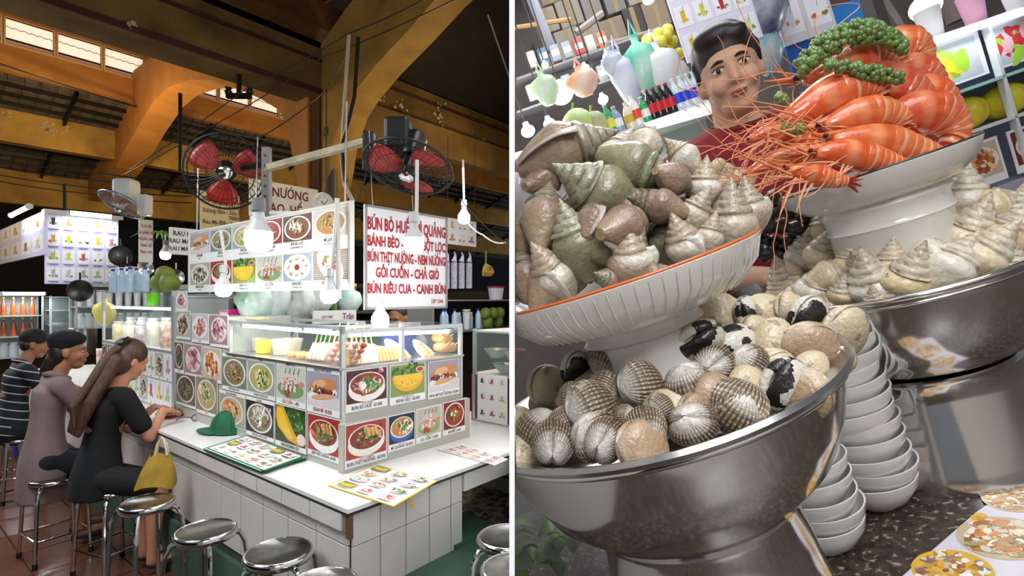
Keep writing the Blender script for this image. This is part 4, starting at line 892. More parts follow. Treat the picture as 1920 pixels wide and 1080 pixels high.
def sitter(label, M, skin, shirt_m, trou_m, lean=.12, turn=0.0, hp=0.0, sleeve='short', k=1.0, wide=1.0, knee=(.30, -.12), hem=.52, arms=((.2, .17, .845), (.07, .33, .875)), hunch=0.0):
    """person sitting on a stool, facing +y, hips on a seat 0.5 m up"""
    t = thing('person', label, 'person', M @ (SCL(k) if not isinstance(k, tuple) else SCL(*k)))
    def sp(q): return V3((0, lean * q + hunch * q * q, .53 + .56 * q))           # spine from hip (0) to shoulder line (1)
    top = lean + hunch
    sh = [V3((sx * .165 * wide, top + .005, 1.055)) for sx in (-1, 1)]
    el = [V3((sx * arms[0][0] * wide, top + arms[0][1], arms[0][2])) for sx in (-1, 1)]
    wr = [V3((sx * arms[1][0], top + arms[1][1], arms[1][2])) for sx in (-1, 1)]
    hip = [V3((sx * .09 * wide, 0, .575)) for sx in (-1, 1)]
    kn = [V3((sx * .08 + knee[0] * .55, .20 + knee[1] * .2, .52)) for sx in (-1, 1)]
    an = [V3((kn[i].x + .02, kn[i].y - .05, .16)) for i in (0, 1)]
    hc = V3((0, top + .085, 1.255))
    hpz, HM = head_prims(hc, turn, hp)
    body = hpz + [('c', sp(.93), .055, hc + V3((0, -.03, -.06)), .052), ('l', [(sp(0) + V3((0, 0, -.03)), .14 * wide, .11), (sp(.25), .125 * wide, .1), (sp(.5), .125 * wide, .095), (sp(.75), .14 * wide, .1), (sp(.95), .1 * wide, .07)])]
    for i in (0, 1):
        cf = kn[i].lerp(an[i], .35) + V3((0, -.015, 0))
        body += [('c', sh[i], .048, el[i], .038), ('c', el[i], .037, wr[i], .026), ('c', sp(.92), .05, sh[i], .048), ('c', hip[i], .078, kn[i], .056), ('c', kn[i], .054, cf, .053), ('c', cf, .053, an[i], .034), ('e', an[i] + V3((0, .07, -.08)), (.042, .11, .035)), ('c', an[i], .034, an[i] + V3((0, .0, -.07)), .036)]
        body += hand_prims(wr[i], V3((-(i * 2 - 1) * .35, 1, -.15)), .95, (1, -1)[i], .8)
    fuse('body', t, skin, body, .0085, 5)
    prof = []
    q0 = (hem - .53) / .56; n = 12
    for j in range(n + 1):
        q = q0 + (.99 - q0) * j / n; wd_ = .150 + .022 * math.cos(min(1, max(0, q)) * 6.2) + .02 * max(0, .3 - q); dp = .115 + .02 * math.cos(min(1, max(0, q)) * 5.5) + .03 * max(0, .3 - q)
        f = 1 if q < .82 else max(.42, 1 - ((q - .82) / .17) ** 2 * .55)
        c_ = sp(q); c_.y += .0 if q > 0 else -.03 * -q
        prof.append((c_, wd_ * wide * f, dp * f))
    sh_pr = [('l', prof)]
    for i in (0, 1):
        e_ = sh[i].lerp(el[i], .68 if sleeve == 'short' else 1.0)
        sh_pr += [('c', sp(.9), .075, sh[i], .064), ('c', sh[i], .064, e_, .062 if sleeve == 'short' else .05)]
        if sleeve == 'long': sh_pr += [('c', el[i], .05, el[i].lerp(wr[i], .8), .038)]
    fuse('shirt', t, shirt_m, sh_pr, .010, 5)
    tr = [('e', sp(.02), (.168 * wide, .14, .105))]
    for i in (0, 1): tr += [('c', hip[i], .094, hip[i].lerp(kn[i], .9), .072)]
    fuse('trousers', t, trou_m, tr, .011, 5)
    for i in (0, 1): fuse('shoe', t, mat('dark_shoe', '#2a2522', .6), [('e', an[i] + V3((0, .075, -.092)), (.048, .118, .034))], .009, 3)
    return t, HM, sp
def seat_M(px, py, dv=0, du=0, rot=0.0):
    P = on(px, py, z=.5); return S @ T((P.x + dv, P.y + du, 0)) @ RZ(-math.pi / 2 + rot)
# the woman in black with long hair
t, HM, sp = sitter('woman with long brown hair in a black t-shirt sitting at the counter', seat_M(213, 912, -.07, .05), M_SKIN, M_BTEE, mat('black_shorts', '#08080a', .85), .02, R(4), R(-26), k=(.92, .92, .985), knee=(.42, .3), hem=.47, arms=((.2, .13, .80), (.09, .25, .93)), hunch=.08)
hp = [('e', HM @ V3((0, -.022, .045)), (.088, .1, .095), HM.to_3x3()), ('e', HM @ V3((0, -.05, -.01)), (.092, .075, .11), HM.to_3x3())]
a = HM @ V3((0, -.08, -.05))
for x in (-.06, -.02, .02, .06): hp += [('c', a + V3((x, -.01, .03)), .045, V3((x * 1.4, -.055, 1.03)), .042), ('c', V3((x * 1.4, -.055, 1.03)), .042, V3((x * 1.5, -.115, .86)), .018)]
fuse('hair', t, M_HAIRB, hp, .008, 4)
fuse('ponytail', t, M_HAIRB, [('c', HM @ V3((.03, -.10, .075)), .03, HM @ V3((.055, -.145, .0)), .026), ('c', HM @ V3((.055, -.145, .0)), .026, V3((.09, -.14, 1.02)), .022), ('c', V3((.09, -.14, 1.02)), .022, V3((.10, -.135, .9)), .008)], .007, 3)
mb = MB(); mb.tube([HM @ V3((.03 + .03 * math.cos(q), -.108 + .02 * math.sin(q), .085 + .03 * math.sin(q))) for q in [j * math.pi / 8 for j in range(17)]], .016, 8); mb.build('hair_tie', M_BLACK, t, True)
mb = MB(); mb.box(-.006, .006, -.02, .02, -.008, .008, .003); mb.build('hair_clip', M_PAPER, t, M=HM @ T((.052, -.112, .06)))
# the man in the mauve shirt and black beret
t, HM, sp = sitter('man in a mauve shirt and black knitted cap turning his head to the right', seat_M(108, 885, -.06, .04), M_SKIND, M_MAUVE, M_NAVY, .0, R(-22), R(-2), 'long', (.9, .9, 1.01), knee=(.0, .2), hem=.34, hunch=.06)
fuse('cap', t, mat('black_wool', '#08080a', .9), [('e', HM @ V3((0, -.02, .085)), (.098, .118, .058), HM.to_3x3()), ('e', HM @ V3((0, -.03, .05)), (.09, .1, .05), HM.to_3x3())], .009, 4)
fuse('hair', t, M_HAIR, [('e', HM @ V3((0, -.06, -.01)), (.085, .062, .1), HM.to_3x3()), ('c', HM @ V3((-.03, -.09, -.05)), .05, HM @ V3((-.03, -.13, -.12)), .045), ('c', HM @ V3((.035, -.09, -.05)), .045, HM @ V3((.035, -.12, -.11)), .04)], .009, 4)
face_parts(t, HM)
fuse('collar', t, M_MAUVE, [('c', V3((-.06, .075, 1.115)), .022, V3((0, .005, 1.13)), .022), ('c', V3((0, .005, 1.13)), .022, V3((.06, .075, 1.115)), .022), ('c', V3((.06, .075, 1.115)), .022, V3((.035, .135, 1.085)), .018)], .009, 3)
# the man in the striped polo and cap
t, HM, sp = sitter('man in a navy striped polo shirt and black cap at the far stool', seat_M(42, 815, -.07, -.03), M_SKIND, M_STRIPE, M_NAVY, .0, R(-12), R(-10), 'short', (.9, .9, .99), wide=1.08, knee=(.0, .2), hem=.54, hunch=.07)
fuse('cap', t, mat('black_cap', '#0d0d10', .8), [('e', HM @ V3((0, -.015, .05)), (.086, .104, .085), HM.to_3x3()), ('e', HM @ V3((0, .1, .052)), (.07, .06, .012), HM.to_3x3())], .008, 3)
fuse('hair', t, M_HAIR, [('e', HM @ V3((0, -.05, -.01)), (.078, .055, .06), HM.to_3x3())], .009, 3)
face_parts(t, HM)
fuse('collar', t, M_STRIPE, [('c', V3((-.06, .085, 1.115)), .02, V3((0, .015, 1.13)), .02), ('c', V3((0, .015, 1.13)), .02, V3((.06, .085, 1.115)), .02)], .009, 3)
# yellow tote bag on the woman's lap
P = on(292, 885, Y=2.9); t = thing('tote_bag', 'mustard yellow tote bag hanging from the woman\'s arm', 'bag', S @ T((P.x, P.y, P.z)) @ RZ(R(-40)))
M_BAG = mat('mustard_cloth', '#b8952f', .8, col2='#8f7020', scale=9, bump=.3, bscale=15)
mb = MB(); rows = []
for i in range(8):
    q = i / 7; w_ = .10 - .055 * q ** 1.5; d_ = .045 * (1 - q) + .012; z = -.075 + .17 * q
    rows.append([(w_ * math.copysign(abs(math.cos(a)) ** .6, math.cos(a)) + .02 * q, d_ * math.copysign(abs(math.sin(a)) ** .8, math.sin(a)), z + .012 * math.sin(3 * a)) for a in (2 * math.pi * k / 20 for k in range(20))])
mb.grid(rows, wu=True); mb.poly([V3(p) for p in rows[0]][::-1]); mb.build('bag_body', M_BAG, t, True, 70)
for s_ in (-1, 1): mb = MB(); mb.tube([(.02 - .02, s_ * .012, .09), (.01, s_ * .01, .15), (.03, 0, .19), (.05, s_ * .01, .15), (.06, s_ * .012, .09)], .005, 6); mb.build('handle', mat('cream_strap', '#d9cfae', .7), t, True)

# ---- stools
def make_stool(label, P, rot, straight=False, k=1.0):
    t = thing('bar_stool', label, 'stool', S @ T((P.x, P.y, 0)) @ RZ(rot) @ SCL(k, k, P.z / .5), 'metal stools at the counter')
    r = .128
    mb = MB(); mb.lathe([(0, .494), (r * .86, .494), (r * .95, .497), (r, .492), (r, .488)], 36); mb.build('seat', mat('scratched_steel', '#9a9894', .2, 1.0, col2='#5d5a57', scale=9, bump=.05), t, True)
    mb = MB(); rows = [(r * .985 + .012 * math.cos(a), .484 + .014 * math.sin(a)) for a in [2 * math.pi * k / 12 for k in range(13)]]; mb.lathe(rows, 36); mb.build('rim', M_CHROME, t, True)
    a = .105
    for sx, sy in ((1, 1), (-1, 1), (-1, -1), (1, -1)):
        mb = MB()
        pts = [(sx * .07, sy * .07, .472), (sx * .10, sy * .10, .464), (sx * .118, sy * .118, .43), (sx * .124, sy * .124, .38), (sx * .14, sy * .14, .0)] if not straight else [(sx * .085, sy * .085, .48), (sx * .12, sy * .12, 0)]
        mb.tube(pts, .011, 8); q = mb.build('leg', M_CHROME, t, True)
        mb = MB(); mb.tube([V3(pts[-1]) + V3((-sx * .002, -sy * .002, .035)), pts[-1]], .0145, 8); mb.build('rubber_foot', M_BLACK, q)
    if straight:
        for z, rr in ((.2, .15), (.03, .17)): mb = MB(); mb.tube([(rr * math.cos(k * math.pi / 14), rr * math.sin(k * math.pi / 14), z) for k in range(29)], .008, 6, False); mb.build('foot_ring', M_CHROME if z > .1 else M_BLACK, t, True)
    else:
        for q in range(4):
            c = [(1, 1), (-1, 1), (-1, -1), (1, -1)]; p0, p1 = c[q], c[(q + 1) % 4]
            mb = MB(); mb.tube([(p0[0] * .134, p0[1] * .134, .155), (p1[0] * .134, p1[1] * .134, .155)], .006, 6); mb.build('stretcher', M_CHROME, t, True)
    return t
SP = [('empty chrome stool right behind the woman in black', 276, 938, .2, 0), ('empty chrome stool in the middle of the near row', 386, 990, .5, 0), ('empty dark topped stool nearest the counter corner', 522, 1030, .8, 0), ('chrome stool under the woman in black', 213, 912, .3, 0), ('stool under the man in the mauve shirt', 104, 892, .1, 0), ('ring footed stool under the man in the striped polo', 38, 818, 0, 1)]
for i, (lb, px, py, ro, st) in enumerate(SP): make_stool(lb, on(px, py, z=.5 if i > 2 else .64), ro, st, (.88, .9, .95, 1, 1, 1)[i])
mk = make_stool('stool cut off at the right by the divider beside the counter end', on(951, 1002, z=.64), .4, False, .93); clip(mk, XL)
mk = make_stool('second stool at the bottom by the divider', on(965, 1062, z=.64), .2, False, .93); clip(mk, XL)
mk = make_stool('stool at the bottom edge below the counter corner', on(603, 1092, z=.64), .2, False, .93)

# ---- fans
def make_fan(label, C, d, r, mc, blade_c, seed=0, motor_len=.16, cage_m=None, group='stall fans', roll=0):
    """C = world centre of the cage, d = blowing direction"""
    t = thing('electric_fan', label, 'fan', aim(C, d) @ RZ(roll), group); cm = cage_m or M_BLACK
    for s_, nm in ((1, 'front_grille'), (-1, 'rear_grille')):
        mb = MB()
        prof = [(.18, .06), (.5, .055), (.8, .035), (.97, .008), (1.0, 0)]
        for k in range(40):
            a = 2 * math.pi * k / 40; mb.tube([(r * q * math.cos(a + .25 * (1 - q)), r * q * math.sin(a + .25 * (1 - q)), s_ * z * r / .22) for q, z in prof], .0016, 3, False)
        for q, z in ((.18, .06), (.45, .056), (.72, .042), (.9, .022)):
            mb.tube([(r * q * math.cos(j * math.pi / 18), r * q * math.sin(j * math.pi / 18), s_ * z * r / .22) for j in range(37)], .0018, 4, False)
        g = mb.build(nm, cm, t)
    mb = MB(); mb.tube([(r * math.cos(j * math.pi / 20), r * math.sin(j * math.pi / 20), 0) for j in range(41)], .0065, 8, False); mb.build('cage_ring', cm, t, True)
    for k in range(3):
        a0 = k * 2 * math.pi / 3 + .4; rows = []
        for i in range(7):
            q = .16 + .72 * i / 6; wdt = .42 + .35 * math.sin(math.pi * (i / 6) * .9)
            rows.append([(r * q * math.cos(a0 + w_), r * q * math.sin(a0 + w_), .025 * math.sin(w_ * 2.2) * (1 - .3 * i / 6)) for w_ in [wdt * (j / 5 - .5) * 1.6 for j in range(6)]])
        mb = MB(); mb.grid(rows); q = mb.build('blade', mat('fan_blade_' + blade_c, blade_c, .35), t, True, None); q.modifiers.new('thick', 'SOLIDIFY').thickness = .003
    mb = MB(); mb.lathe([(0, .045), (.025, .042), (.034, .03), (.036, -.02), (.036, -.05)], 18); mb.build('hub', mat('hub_' + mc, mc, .3), t, True)
    mb = MB(); mb.lathe([(0, .075), (.03, .072), (.04, .062), (.04, .056)], 18); mb.build('badge', M_CHROME, t, True)
    mb = MB(); mb.lathe([(0, -.065), (.055, -.065), (.062, -.08), (.06, -motor_len - .03), (.045, -motor_len - .06), (0, -motor_len - .06)], 18); mb.build('motor', mat('hub_' + mc, mc, .3), t, True)
    return t
def wpt(px, py, Y): return EY + ray(px, py) * Y
f1 = make_fan('black fan with red blades facing the aisle above the menu board', wpt(423, 322, 3.25), (.42, -.86, -.28), .225, '#101012', '#a5281f')
f2 = make_fan('black fan with red blades tilted down above the red lettered sign', wpt(766, 315, 2.75), (-.12, -.40, -.9), .23, '#101012', '#b02a20')
f3 = make_fan('white fan tilted down at the far left of the stall', wpt(228, 384, 5.0), (-.25, -.5, -.85), .2, '#d8dad8', '#a85a50', cage_m=mat('silver_wire', '#a9b0b4', .3, .8))
M_ANGLE = mat('cream_angle_bar', '#cbbf9c', .5, col2='#8f8468', scale=9)
t = thing('fan_post', 'perforated steel post carrying the fan above the menu board', 'post', T(wpt(500, 420, 3.15)))
mb = MB(); mb.box(-.022, .022, -.02, .02, 0, .45); mb.build('upright', mat('grey_post', '#5c5a58', .5, .5), t)
for k in range(7): mb = MB(); mb.lathe([(0, -.021), (.007, -.021), (.007, -.018)], 8); mb.build('bolt_hole', M_BLACK, t, M=T((0, -.0215, .04 + .06 * k)) @ RX(R(90)) @ T((0, 0, .02)))
A = wpt(500, 305, 3.15) - wpt(500, 420, 3.15); mb = MB(); mb.tube([A, wpt(440, 320, 3.35) - wpt(500, 420, 3.15)], .02, 8); mb.build('arm', M_BLACK, t, True)
t = thing('angle_bar', 'long cream steel angle bar reaching from the post to the right fan', 'bar', T(wpt(500, 315, 3.1)))
A = V3((0, 0, 0)); B = wpt(692, 263, 2.95) - wpt(500, 315, 3.1); d = (B - A).normalized(); n = d.cross(V3((0, 0, 1))).normalized(); u_ = n.cross(d)
mb = MB(); mb.add([A + n * a + u_ * b_ + d * c for c in (0, (B - A).length) for a, b_ in ((-.004, -.022), (.004, -.022), (.004, .022), (-.004, .022))], [(0, 1, 2, 3), (7, 6, 5, 4), (0, 4, 5, 1), (1, 5, 6, 2), (2, 6, 7, 3), (3, 7, 4, 0)]); mb.build('web', M_ANGLE, t)
mb = MB(); mb.add([A + n * a + u_ * b_ + d * c for c in (0, (B - A).length) for a, b_ in ((-.004, -.026), (.04, -.026), (.04, -.022), (-.004, -.022))], [(0, 1, 2, 3), (7, 6, 5, 4), (0, 4, 5, 1), (1, 5, 6, 2), (2, 6, 7, 3), (3, 7, 4, 0)]); mb.build('flange', M_ANGLE, t)
t = thing('fan_bracket', 'black bracket block holding the right fan to the bar', 'bracket', T(wpt(692, 290, 2.9)))
mb = MB(); mb.box(-.03, .03, -.03, .03, -.09, .12, .006); mb.build('block', M_BLACK, t)
mb = MB(); mb.tube([(0, 0, .0), (.07, -.01, .02), (.14, -.02, .03)], .025, 8); mb.build('neck', M_BLACK, t, True)
mb = MB(); mb.box(.02, .08, -.03, .03, -.07, -.01, .01); mb.build('switch_box', M_BLACK, t)
mb = MB(); mb.box(-.06, .07, -.06, .06, -.06, .11, .02); o = mb.build('motor_cover', M_BLACK, f2, M=f2.matrix_basis.inverted() @ T(wpt(745, 262, 2.8)))
t = thing('fan_bracket', 'white wall bracket of the white fan', 'bracket', T(wpt(272, 385, 5.0)))
mb = MB(); mb.box(-.05, .05, -.05, .05, -.1, .1, .02); mb.build('block', mat('fan_white', '#cfd0cc', .4), t)
mb = MB(); mb.tube([(-.03, 0, .03), (-.15, 0, .06), (-.22, 0, .1)], .035, 8); mb.build('neck', MATS['fan_white'], t, True)
mb = MB(); mb.box(-.09, .09, -.08, .08, -.06, .14, .03); mb.build('motor_cover', MATS['fan_white'], f3, M=f3.matrix_basis.inverted() @ T(wpt(237, 364, 5.05)))
# white conduit pipe from the arch
t = thing('conduit_pipe', 'thin white conduit pipe running up beside the drainpipe to the beam', 'pipe', T(wpt(640, 290, 5.2)))
B0 = wpt(640, 290, 5.2)
mb = MB(); mb.tube([wpt(654, 66, 5.2) - B0, wpt(648, 160, 5.2) - B0, wpt(640, 290, 5.2) - B0, wpt(645, 345, 5.0) - B0, wpt(662, 378, 4.8) - B0], .018, 8); mb.build('pipe', mat('pink_white_pipe', '#cdbfae', .5), t, True)
# overhead cables and insulators
def cable(label, pts, r=.006, m=None, sag=.1):
    Q = []
    for (a, b_) in zip(pts, pts[1:]):
        A, B = wpt(*a), wpt(*b_)
        for k in range(9): q = k / 8; P = A.lerp(B, q); P.z -= sag * 4 * q * (1 - q) * .25; Q.append(P)
    mb = MB(); o0 = Q[0]; mb.tube([p - o0 for p in Q], r, 5); return tag(mb.build('cable', m or M_BLACK, None, True, M=T(o0)), label, 'cable', 'overhead cables')
cable('black cable strung from the post up across the big beam', [(185, 350, 9), (400, 235, 6.5), (600, 110, 5.5), (890, -20, 5.0)])
cable('second black cable running parallel across the big beam', [(240, 320, 8), (470, 160, 6), (655, 62, 5.3), (830, -20, 5)])
cable('black cable sagging from the arch to the fan post', [(480, 262, 6), (600, 180, 5.5), (655, 90, 5.4)])
cable('black cable along the foot of the window wall', [(0, 120, 10.3), (255, 200, 12.3), (500, 262, 14)], .02)
for k, y in enumerate((300, 314, 328, 340)): cable('dark wire under the low roof, %s from the top' % ORD[k], [(0, y, 9), (200, y + 26, 8), (360, y + 40, 8)], .008)
cable('white cable drooping at the right by the bulb', [(868, 405, 4.2), (905, 440, 4.0), (948, 455, 3.9)], .006, mat('white_cable', '#e6e4de', .5))
cable('thin wire hanging diagonally at the right', [(862, 372, 4.0), (955, 462, 3.8)], .003)
cable('black cable looping down the drainpipe', [(672, 70, 5.2), (665, 180, 5.2), (640, 270, 5.1), (648, 340, 5.0)], .02)
cable('cable from the bar end up to the arch', [(692, 300, 2.9), (678, 350, 2.9), (665, 378, 2.9)], .004)
t = thing('insulator_rack', 'black hanging rack with two insulators under the big beam', 'insulator', T(wpt(448, 180, 7.0)))
mb = MB(); mb.tube([(0, 0, 0), (0, 0, .38)], .03, 6); mb.build('hanger', M_BLACK, t); mb = MB(); mb.box(-.16, .16, -.03, .03, -.03, .03); mb.build('crossbar', M_BLACK, t)
for sx in (-1, 1): mb = MB(); mb.lathe([(0, 0), (.04, 0), (.05, .03), (.03, .05), (.05, .08), (.0, .1)], 10); mb.build('insulator', M_BLACK, t, True, M=T((sx * .14, 0, .03)))
for k, (px, y0, y1, Y) in enumerate(((338, 175, 320, 9), (122, 345, 400, 9))):
    mb = MB(); mb.tube([(0, 0, 0), (0, 0, (y1 - y0) * Y / 1000)], .03, 6); tag(mb.build('hanging_rod', M_BLACK, None, M=T(wpt(px, y1, Y))), ['black rod hanging under the arched opening', 'black post at the far left under the roof'][k], 'rod')

# ---- bulbs
M_BULB = glow('lit_bulb', '#fbfdff', 9.0); M_SOCK = mat('socket_white', '#c9cacb', .4); M_SOCKG = mat('socket_grey', '#77797b', .5)
def bulb(label, px, py, Y, r, power, cord=None, group='hanging bulbs'):
    C = wpt(px, py, Y); t = thing('light_bulb', label, 'light', T(C), group)
    mb = MB(); mb.lathe([(0, -r * 1.05), (r * .55, -r * .98), (r * .9, -r * .7), (r, -r * .2), (r * .98, r * .35), (r * .9, r * .45)], 20); mb.build('diffuser', M_BULB, t, True)
    mb = MB(); pr = []
    for k in range(5): pr += [(r * (1.0 - .1 * k), r * (.45 + .16 * k)), (r * (.93 - .1 * k), r * (.53 + .16 * k))]
    mb.lathe(pr + [(r * .45, r * 1.4), (r * .38, r * 2.0), (0, r * 2.0)], 20); mb.build('heat_sink', M_SOCK, t, True)
    mb = MB(); mb.lathe([(r * .42, r * 1.9), (r * .5, r * 2.0), (r * .45, r * 2.9), (0, r * 3.0)], 14); mb.build('socket', M_SOCKG if r > .05 else M_SOCK, t, True)
    if cord: mb = MB(); mb.tube([V3((0, 0, r * 2.9))] + [wpt(a, b_, Y) - C for a, b_ in cord], .009, 7); mb.build('stem', mat('white_stem', '#d9d8d4', .5), t, True)
    lamp_light('POINT', power, (1, .98, .95), t, T((0, 0, -r * 1.35)), r * .8)
    return t
bulb('big lit bulb hanging in front of the menu board', 485, 446, 2.45, .062, 3.5, [(490, 380)])
bulb('lit bulb on a slanting white stem in front of the menu board', 419, 541, 3.0, .045, 3, [(424, 500), (414, 432)])
bulb('lit bulb on a white stem at the right end of the menu board', 618, 552, 2.5, .042, 3, [(622, 500), (632, 380)])
bulb('big lit bulb hanging in front of the red lettered sign', 776, 455, 2.55, .05, 4, [(781, 400), (782, 300)])
bulb('lit bulb under the red lettered sign above the case', 713, 600, 2.75, .045, 3, [(712, 575)])
bulb('distant lit bulb by the palm leaves at left', 310, 477, 6.0, .055, 20, [(310, 440)])
bulb('distant lit bulb at the upper right by the hanging menu', 870, 408, 4.4, .05, 12, [(868, 300)])

# ---- signs behind the stall
def wsign(name, label, x0, x1, y0, y1, u, lines, bg, ink, cat='sign', frame=True):
    A, B = on(x0, y1, u=u), on(x1, y1, u=u); W = B.x - A.x; Hh = on((x0 + x1) / 2, y0, u=u).z - on((x0 + x1) / 2, y1, u=u).z
    t = thing(name, label, cat, faceR(A.x, u, on((x0 + x1) / 2, y1, u=u).z))
    mb = MB(); mb.box(0, W, 0, Hh, -.02, 0); mb.build('panel', bg, t)
    for tx, sx, sy, s_, al in lines: text(tx, s_ * Hh, ink, t, sx * W, sy * Hh, .004, al, .8, .015)
    return t
wsign('shop_sign', 'white sign with dark red words NƯỚNG behind the fan post', 468, 596, 345, 412, 4.4, [('E  NƯỚNG', .5, .72, .36, 'CENTER'), ('S   AO, HẾ', .42, .28, .36, 'CENTER')], M_PAPER, mat('ink_maroon', '#6a1522', .5))
wsign('price_sign', 'cream handwritten price sign listing cafe and orange juice', 376, 449, 362, 440, 4.2, [('Cafe, Cam Vắt', .05, .82, .14, 'LEFT'), ('Sương Sâm - Sữa E', .05, .55, .14, 'LEFT'), ('Rau Má Đậu Xanh', .05, .28, .14, 'LEFT'), ('5000đ', .7, .68, .14, 'LEFT'), ('7000đ', .7, .42, .14, 'LEFT')], mat('cream_card', '#d9c796', .6), mat('ink_brown', '#5a3a1c', .6))
wsign('juice_sign', 'white sign with black letters RAU MÁ left of the menu board', 318, 372, 428, 478, 4.0, [('RAU MÁ', .5, .78, .26, 'CENTER'), ('RAU MÁ ĐÁ', .5, .5, .24, 'CENTER'), ('RAU MÁ SỮA', .5, .22, .22, 'CENTER')], M_PAPER, M_INK)
wsign('name_sign', 'small white sign with purple lettering under the menu board', 588, 668, 582, 606, 1.6, [('SẠP 1044', .3, .5, .3, 'CENTER'), ('Trân', .8, .5, .7, 'CENTER')], M_PAPER, mat('ink_purple', '#7a2a6a', .5))
C = on(607, 384, u=3.2); t = thing('wall_clock', 'round white wall clock on the column above the menu board', 'clock', faceR(C.x, 3.2, C.z))
mb = MB(); mb.lathe([(0, -.02), (.12, -.02), (.128, 0), (.118, .012), (.11, .004), (0, .004)], 30); mb.build('case', mat('clock_white', '#e8e6e0', .3), t, True)
for k, n_ in enumerate(['12', '1', '2', '3', '4', '5', '6', '7', '8', '9', '10', '11']): a = math.pi / 2 - k * math.pi / 6; text(n_, .03, M_INK, t, .085 * math.cos(a), .085 * math.sin(a), .006, name='lettering')
for L, a in ((.05, 2.4), (.075, .9)): mb = MB(); mb.tube([(0, 0, .008), (L * math.cos(a), L * math.sin(a), .008)], .003, 4); mb.build('hand', M_INK, t)
# ================================================================ STALLS BEHIND AND BESIDE (left half)
M_CLEAR = glass('clear_plastic', '#dfeaf0', .35, .1); M_BLUECAP = mat('blue_cap', '#1c3fa8', .4); M_SHELF = mat('shelf_steel', '#a9acab', .35, .8); M_DARKW = mat('dark_wood', '#2e2620', .7)
def bottle_mesh(kind):
    body, cap_ = MB(), MB()
    if kind == 'water': body.lathe([(0, 0), (.03, 0), (.033, .01), (.033, .13), (.03, .15), (.013, .18), (.013, .19), (0, .19)], 12); cap_.lathe([(0, .19), (.015, .19), (.015, .21), (0, .21)], 10); m1, m2 = mat('water_pet', '#bcd4ea', .1, coat=.5), M_BLUECAP
    elif kind == 'sauce': body.lathe([(0, 0), (.026, 0), (.028, .01), (.028, .12), (.011, .17), (.011, .2), (0, .2)], 10); cap_.lathe([(0, .2), (.014, .2), (.012, .225), (0, .225)], 8); m1, m2 = mat('sauce_amber', '#8a3a18', .2, coat=.4), mat('yellow_cap', '#d9b22a', .4)
    elif kind == 'cups': body.lathe([(0, 0)] + [q for k in range(9) for q in ((.03 + .0012 * k, .02 * k), (.036 + .0012 * k, .02 * k + .018))] + [(0, .2)], 14); cap_.lathe([(.04, .19), (.045, .2), (.04, .205)], 14); m1, m2 = mat('white_cups', '#e2e6ea', .3), M_PAPER
    elif kind == 'jar': body.lathe([(0, 0), (.04, 0), (.045, .01), (.045, .13), (.035, .15), (0, .15)], 14); cap_.lathe([(0, .15), (.038, .15), (.038, .175), (0, .175)], 12); m1, m2 = glass('jar_glass', '#d3dde0', .55), mat('jar_lid', '#c9c9c6', .4)
    else: body.lathe([(0, 0), (.028, 0), (.03, .01), (.03, .1), (.02, .13), (0, .13)], 12); cap_.lathe([(0, .13), (.016, .13), (.016, .155), (0, .155)], 10); m1, m2 = mat('green_drink', '#5a8a3c', .25, coat=.3), mat('white_cap', '#e6e6e2', .4)
    a, b_ = body.mesh('bottle_body', True, 40), cap_.mesh('cap', True, 40); a.materials.append(m1); b_.materials.append(m2); return a, b_
BM = {k: bottle_mesh(k) for k in ('water', 'sauce', 'cups', 'jar', 'green')}
BNAME = {'water': ('water_bottle', 'clear water bottle with blue cap', 'bottle'), 'sauce': ('sauce_bottle', 'amber sauce bottle with yellow cap', 'bottle'), 'cups': ('cup_stack', 'stack of clear plastic cups', 'cups'), 'jar': ('glass_jar', 'glass jar with grey lid', 'jar'), 'green': ('drink_bottle', 'green drink bottle with white cap', 'bottle')}
def put_bottle(kind, M, where, group):
    nm, lb, ct = BNAME[kind]; t = thing(nm, '%s %s' % (lb, where), ct, M, group)
    place('bottle_body', BM[kind][0], t); place('cap', BM[kind][1], t); return t
# --- drinks stall at the far left
UB = 7.0
A, B = on(85, 470, u=UB), on(222, 470, u=UB); zb, zt = on(150, 533, u=UB).z, on(150, 406, u=UB).z
W, Hh = B.x - A.x, zt - zb
bd = thing('drinks_board', 'lavender lit menu board with twenty drink pictures at the far left', 'menu board', faceR(A.x, UB, zb))
mb = MB(); mb.box(0, W, 0, Hh, -.05, 0); mb.build('panel', mat('lavender_panel', '#d3d2ee', .4, bump=0), bd)
DK = ['drink:#2a2230:#5a4a58', 'drink:#a8763c:#7a5a34', 'drink:#dfe6d2:#6a9a3c', 'drink:#d9a04a:#e6c27a', 'drink:#c9ccae:#8aa05a', 'drink:#e08a3c:#c86a2a', 'drink:#e6c62a:#6a8a2c', 'drink:#efeeea:#4a3a2c', 'drink:#f0b42a:#f0c84a', 'drink:#d97a9a:#5a2a4c',
      'drink:#c9c23a:#a8b03c', 'drink:#b8c83a:#d9d27a', 'drink:#c8202c:#a01c28', 'drink:#efeee6:#4a7a2c', 'drink:#a9c83a:#9ab85a', 'drink:#b8b09a:#7a7264', 'drink:#c2beb2:#8a8a82', 'drink:#a9a294:#5a5a4a', 'drink:#b9b47a:#8a9a5a', 'drink:#c9a83a:#6a7a2c']
for k, kd in enumerate(DK):
    i, j = k % 5, 3 - k // 5; p = Pic(200 + k); cw, ch = W / 5, Hh / 4
    dish(p, kd, i * cw + .06 * cw, j * ch + .22 * ch, cw * .88, ch * .74); p.line(i * cw + .15 * cw, j * ch + .13 * ch, i * cw + .85 * cw, j * ch + .13 * ch, ch * .05, '#6a4a8a'); p.line(i * cw + .25 * cw, j * ch + .06 * ch, i * cw + .75 * cw, j * ch + .06 * ch, ch * .03, '#8a6aa0'); p.build('picture', M_PRINT, bd)
mb = MB(); mb.box(-.02, W + .04, Hh, Hh + .05, -.1, .06); mb.build('hood', M_ALU, bd)
